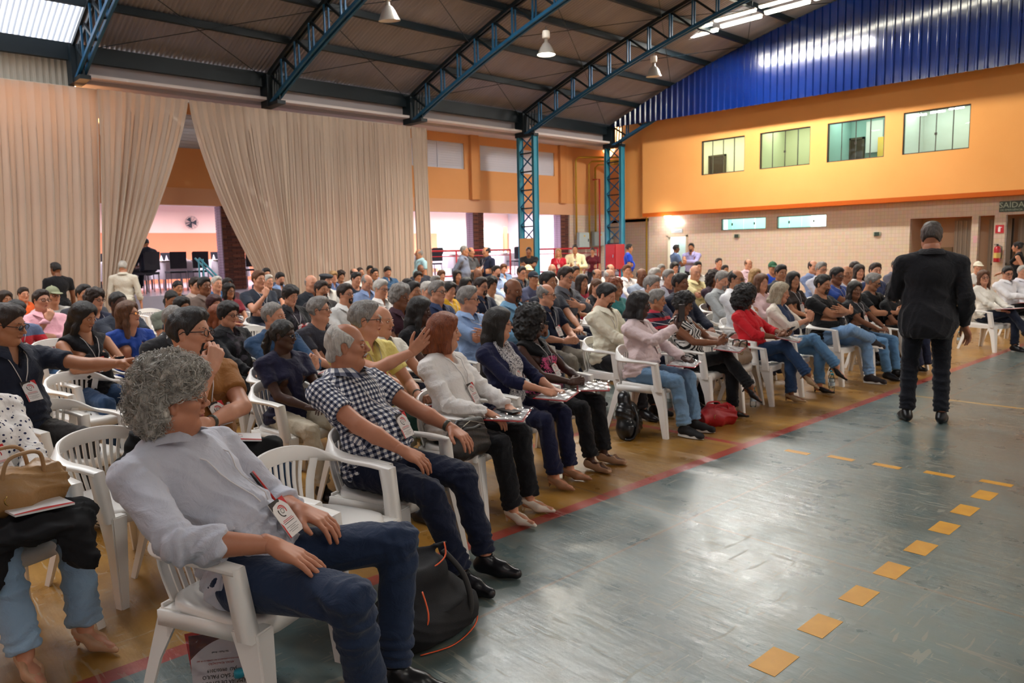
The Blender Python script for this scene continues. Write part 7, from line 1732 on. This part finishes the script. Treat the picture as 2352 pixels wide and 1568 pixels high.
# ---------------------------------------------------------------- things on laps, in hands and on the floor
def W(idn, v):
    _, _, cx, cy, rz, s_ = POS[idn]; return (cx+s_*(v[0]*cos(rz)-v[1]*sin(rz)), cy+s_*(v[0]*sin(rz)+v[1]*cos(rz)), s_*v[2])
def lap(idn, v, fn, label, rot=(0, -.08, 0), **k): return fn(W(idn, v), (rot[0], rot[1], POS[idn][4]+rot[2]), label, **k)
lap('a26', (.30, -.03, .725), booklet, 'white booklet with red ringed logo on the bearded man in mustard tee', (0, .12, .9))
bg_ = W('a26', (.30, -.0, .62)); solid('waist_bag', [('c', (bg_[0]-.05, bg_[1]-.12, bg_[2]+.03), (bg_[0]+.02, bg_[1]+.12, bg_[2]+.03), .07, .06, .03)], .01, mat('bag_black2', '101012', .8), noise=.006); tag(bpy.data.objects['waist_bag'], 'black cloth bag on the lap of the bearded man in mustard tee', 'bag')
lap('b29', (.33, .03, .665), folder, 'red edged folder in clear sleeve on the white blouse woman lap', (0, .02, .3)); lap('b29', (.33, .04, .695), phone, 'black phone lying on the folder of the white blouse woman', (R(90), 0, 1.2))
lap('c36', (.36, .05, .665), folder, 'red folder the woman in navy cardigan writes on', (0, .04, .2)); lap('c37', (.36, .06, .655), folder, 'clear plastic bag with red folder on the big curls woman lap', (0, .0, .5))
lap('c38', (.36, .03, .655), folder, 'open folder on the pink blouse woman lap', (0, .05, .2)); w_ = POS['c38'][1]['wR']; lap('c38', (w_[0]+.03, w_[1]+.02, w_[2]+.12), phone, 'phone held up by the pink blouse woman', (0, 0, 1.2))
lap('d28', (.38, .02, .73), folder, 'folder in clear sleeve on the chevron top woman lap', (0, .1, .2)); lap('d28', (.37, .0, .86), phone, 'silver phone in the hands of the chevron top woman', (.9, 0, 1.5), c='8a8a90')
lap('d29', (.37, .03, .74), folder, 'red folder on the lap of the red blouse woman', (0, .2, .3)); lap('d29', (.38, .0, .83), phone, 'phone in the hands of the red blouse woman', (.9, 0, 1.5))
lap('e14', (.34, .02, .70), folder, 'notebook on the lap of the white blouse woman at the right', plastic=False); lap('e15', (.34, .02, .70), folder, 'notebook on the lap of the white shirt man at the right', plastic=False)
lap('a3', (.33, .0, .69), booklet, 'white papers on the lap of the blue and red tee man', (0, 0, .4), logo=False); lap('b5', (.30, .0, .78), folder, 'red folder held by the cropped hair woman in black', (0, -.9, 0))
lap('b13', (.33, -.02, .72), folder, 'dark tablet and papers of the denim shirt man', (0, -.3, .5), plastic=False); lap('b25', (.34, .05, .665), folder, 'folder in clear sleeve on the yellow polo man lap'); lap('b26', (.34, .05, .67), booklet, 'booklet on the lap of the smiling bald man', (0, 0, .3))
lap('c10', (.33, .0, .86), phone, 'phone in the hands of the stout man in turquoise shirt', (.7, 0, 1.5)); lap('a10', (.33, .0, .84), phone, 'phone in the hands of the woman in off-shoulder top', (.9, 0, 1.5))
lap('e15', (.33, .0, .84), phone, 'phone in the hands of the white shirt man at the right', (.9, 0, 1.5)); lap('d14', (.34, .0, .72), booklet, 'notes on the lap of the grey-bearded man', (0, 0, .2))
w_ = POS['a2'][1]['wL']; q = W('a2', (w_[0]+.09, w_[1]+.05, w_[2]-.12)); t = thing('plastic_cup', 'stack of white cups held out in the navy polo man hand', 'cup', q); obj('cup_wall', MB().lathe([(0, 0), (.026, 0), (.036, .10), (.038, .105), (.034, .10), (.025, .004)], 18), mat('cup_white', 'd8d4d4', .4), t, True); obj('lid', MB().lathe([(.0, .155), (.03, .15), (.037, .108), (.037, .105)], 18), mat('cup_clear', 'c8ccd4', .2), t, True)
for x, y, l in ((-3.67, 3.46, 'water bottle on the floor between the white blouse woman and her neighbour'), (-3.86, 6.90, 'water bottle on the floor in front of the red handbag'), (-3.64, 8.22, 'water bottle on the floor by the crossed legs, left one of the pair'), (-3.74, 8.42, 'water bottle on the floor by the crossed legs, right one of the pair'), (-3.62, 9.15, 'water bottle on the floor right of the ankle on knee man'), (-3.84, 12.7, 'water bottle on the floor near the right-hand white blouse woman'), (-3.9, 13.4, 'second water bottle on the floor near the right-hand woman')): bottle(x, y, 0, l)
# tan bag, booklets and black cloth on the lap at the left edge
solid('lap_cloth', [('e', (-3.46, .50, .60), (.24, .27, .055), .03), ('c', (-3.35, .38, .56), (-3.33, .34, .42), .07, .05, .04), ('c', (-3.33, .66, .56), (-3.27, .68, .45), .06, .05, .04), ('c', (-3.48, .32, .56), (-3.50, .27, .40), .10, .08, .05)], .012, mat('cloth_black_lap', '17171a', .9), noise=.010); tag(bpy.data.objects['lap_cloth'], 'black jacket spread over the knees at the left edge', 'jacket')
booklet((-3.36, .55, .672), (0, .05, R(100)), 'white and red booklet under the tan bag', logo=False)
handbag(-3.47, .50, .645, R(112), 'tan perforated leather handbag on the lap at the left edge', '9a7448', .19, .085, .09, True, 'handbag', .12, .05, .011, 'a07c56')
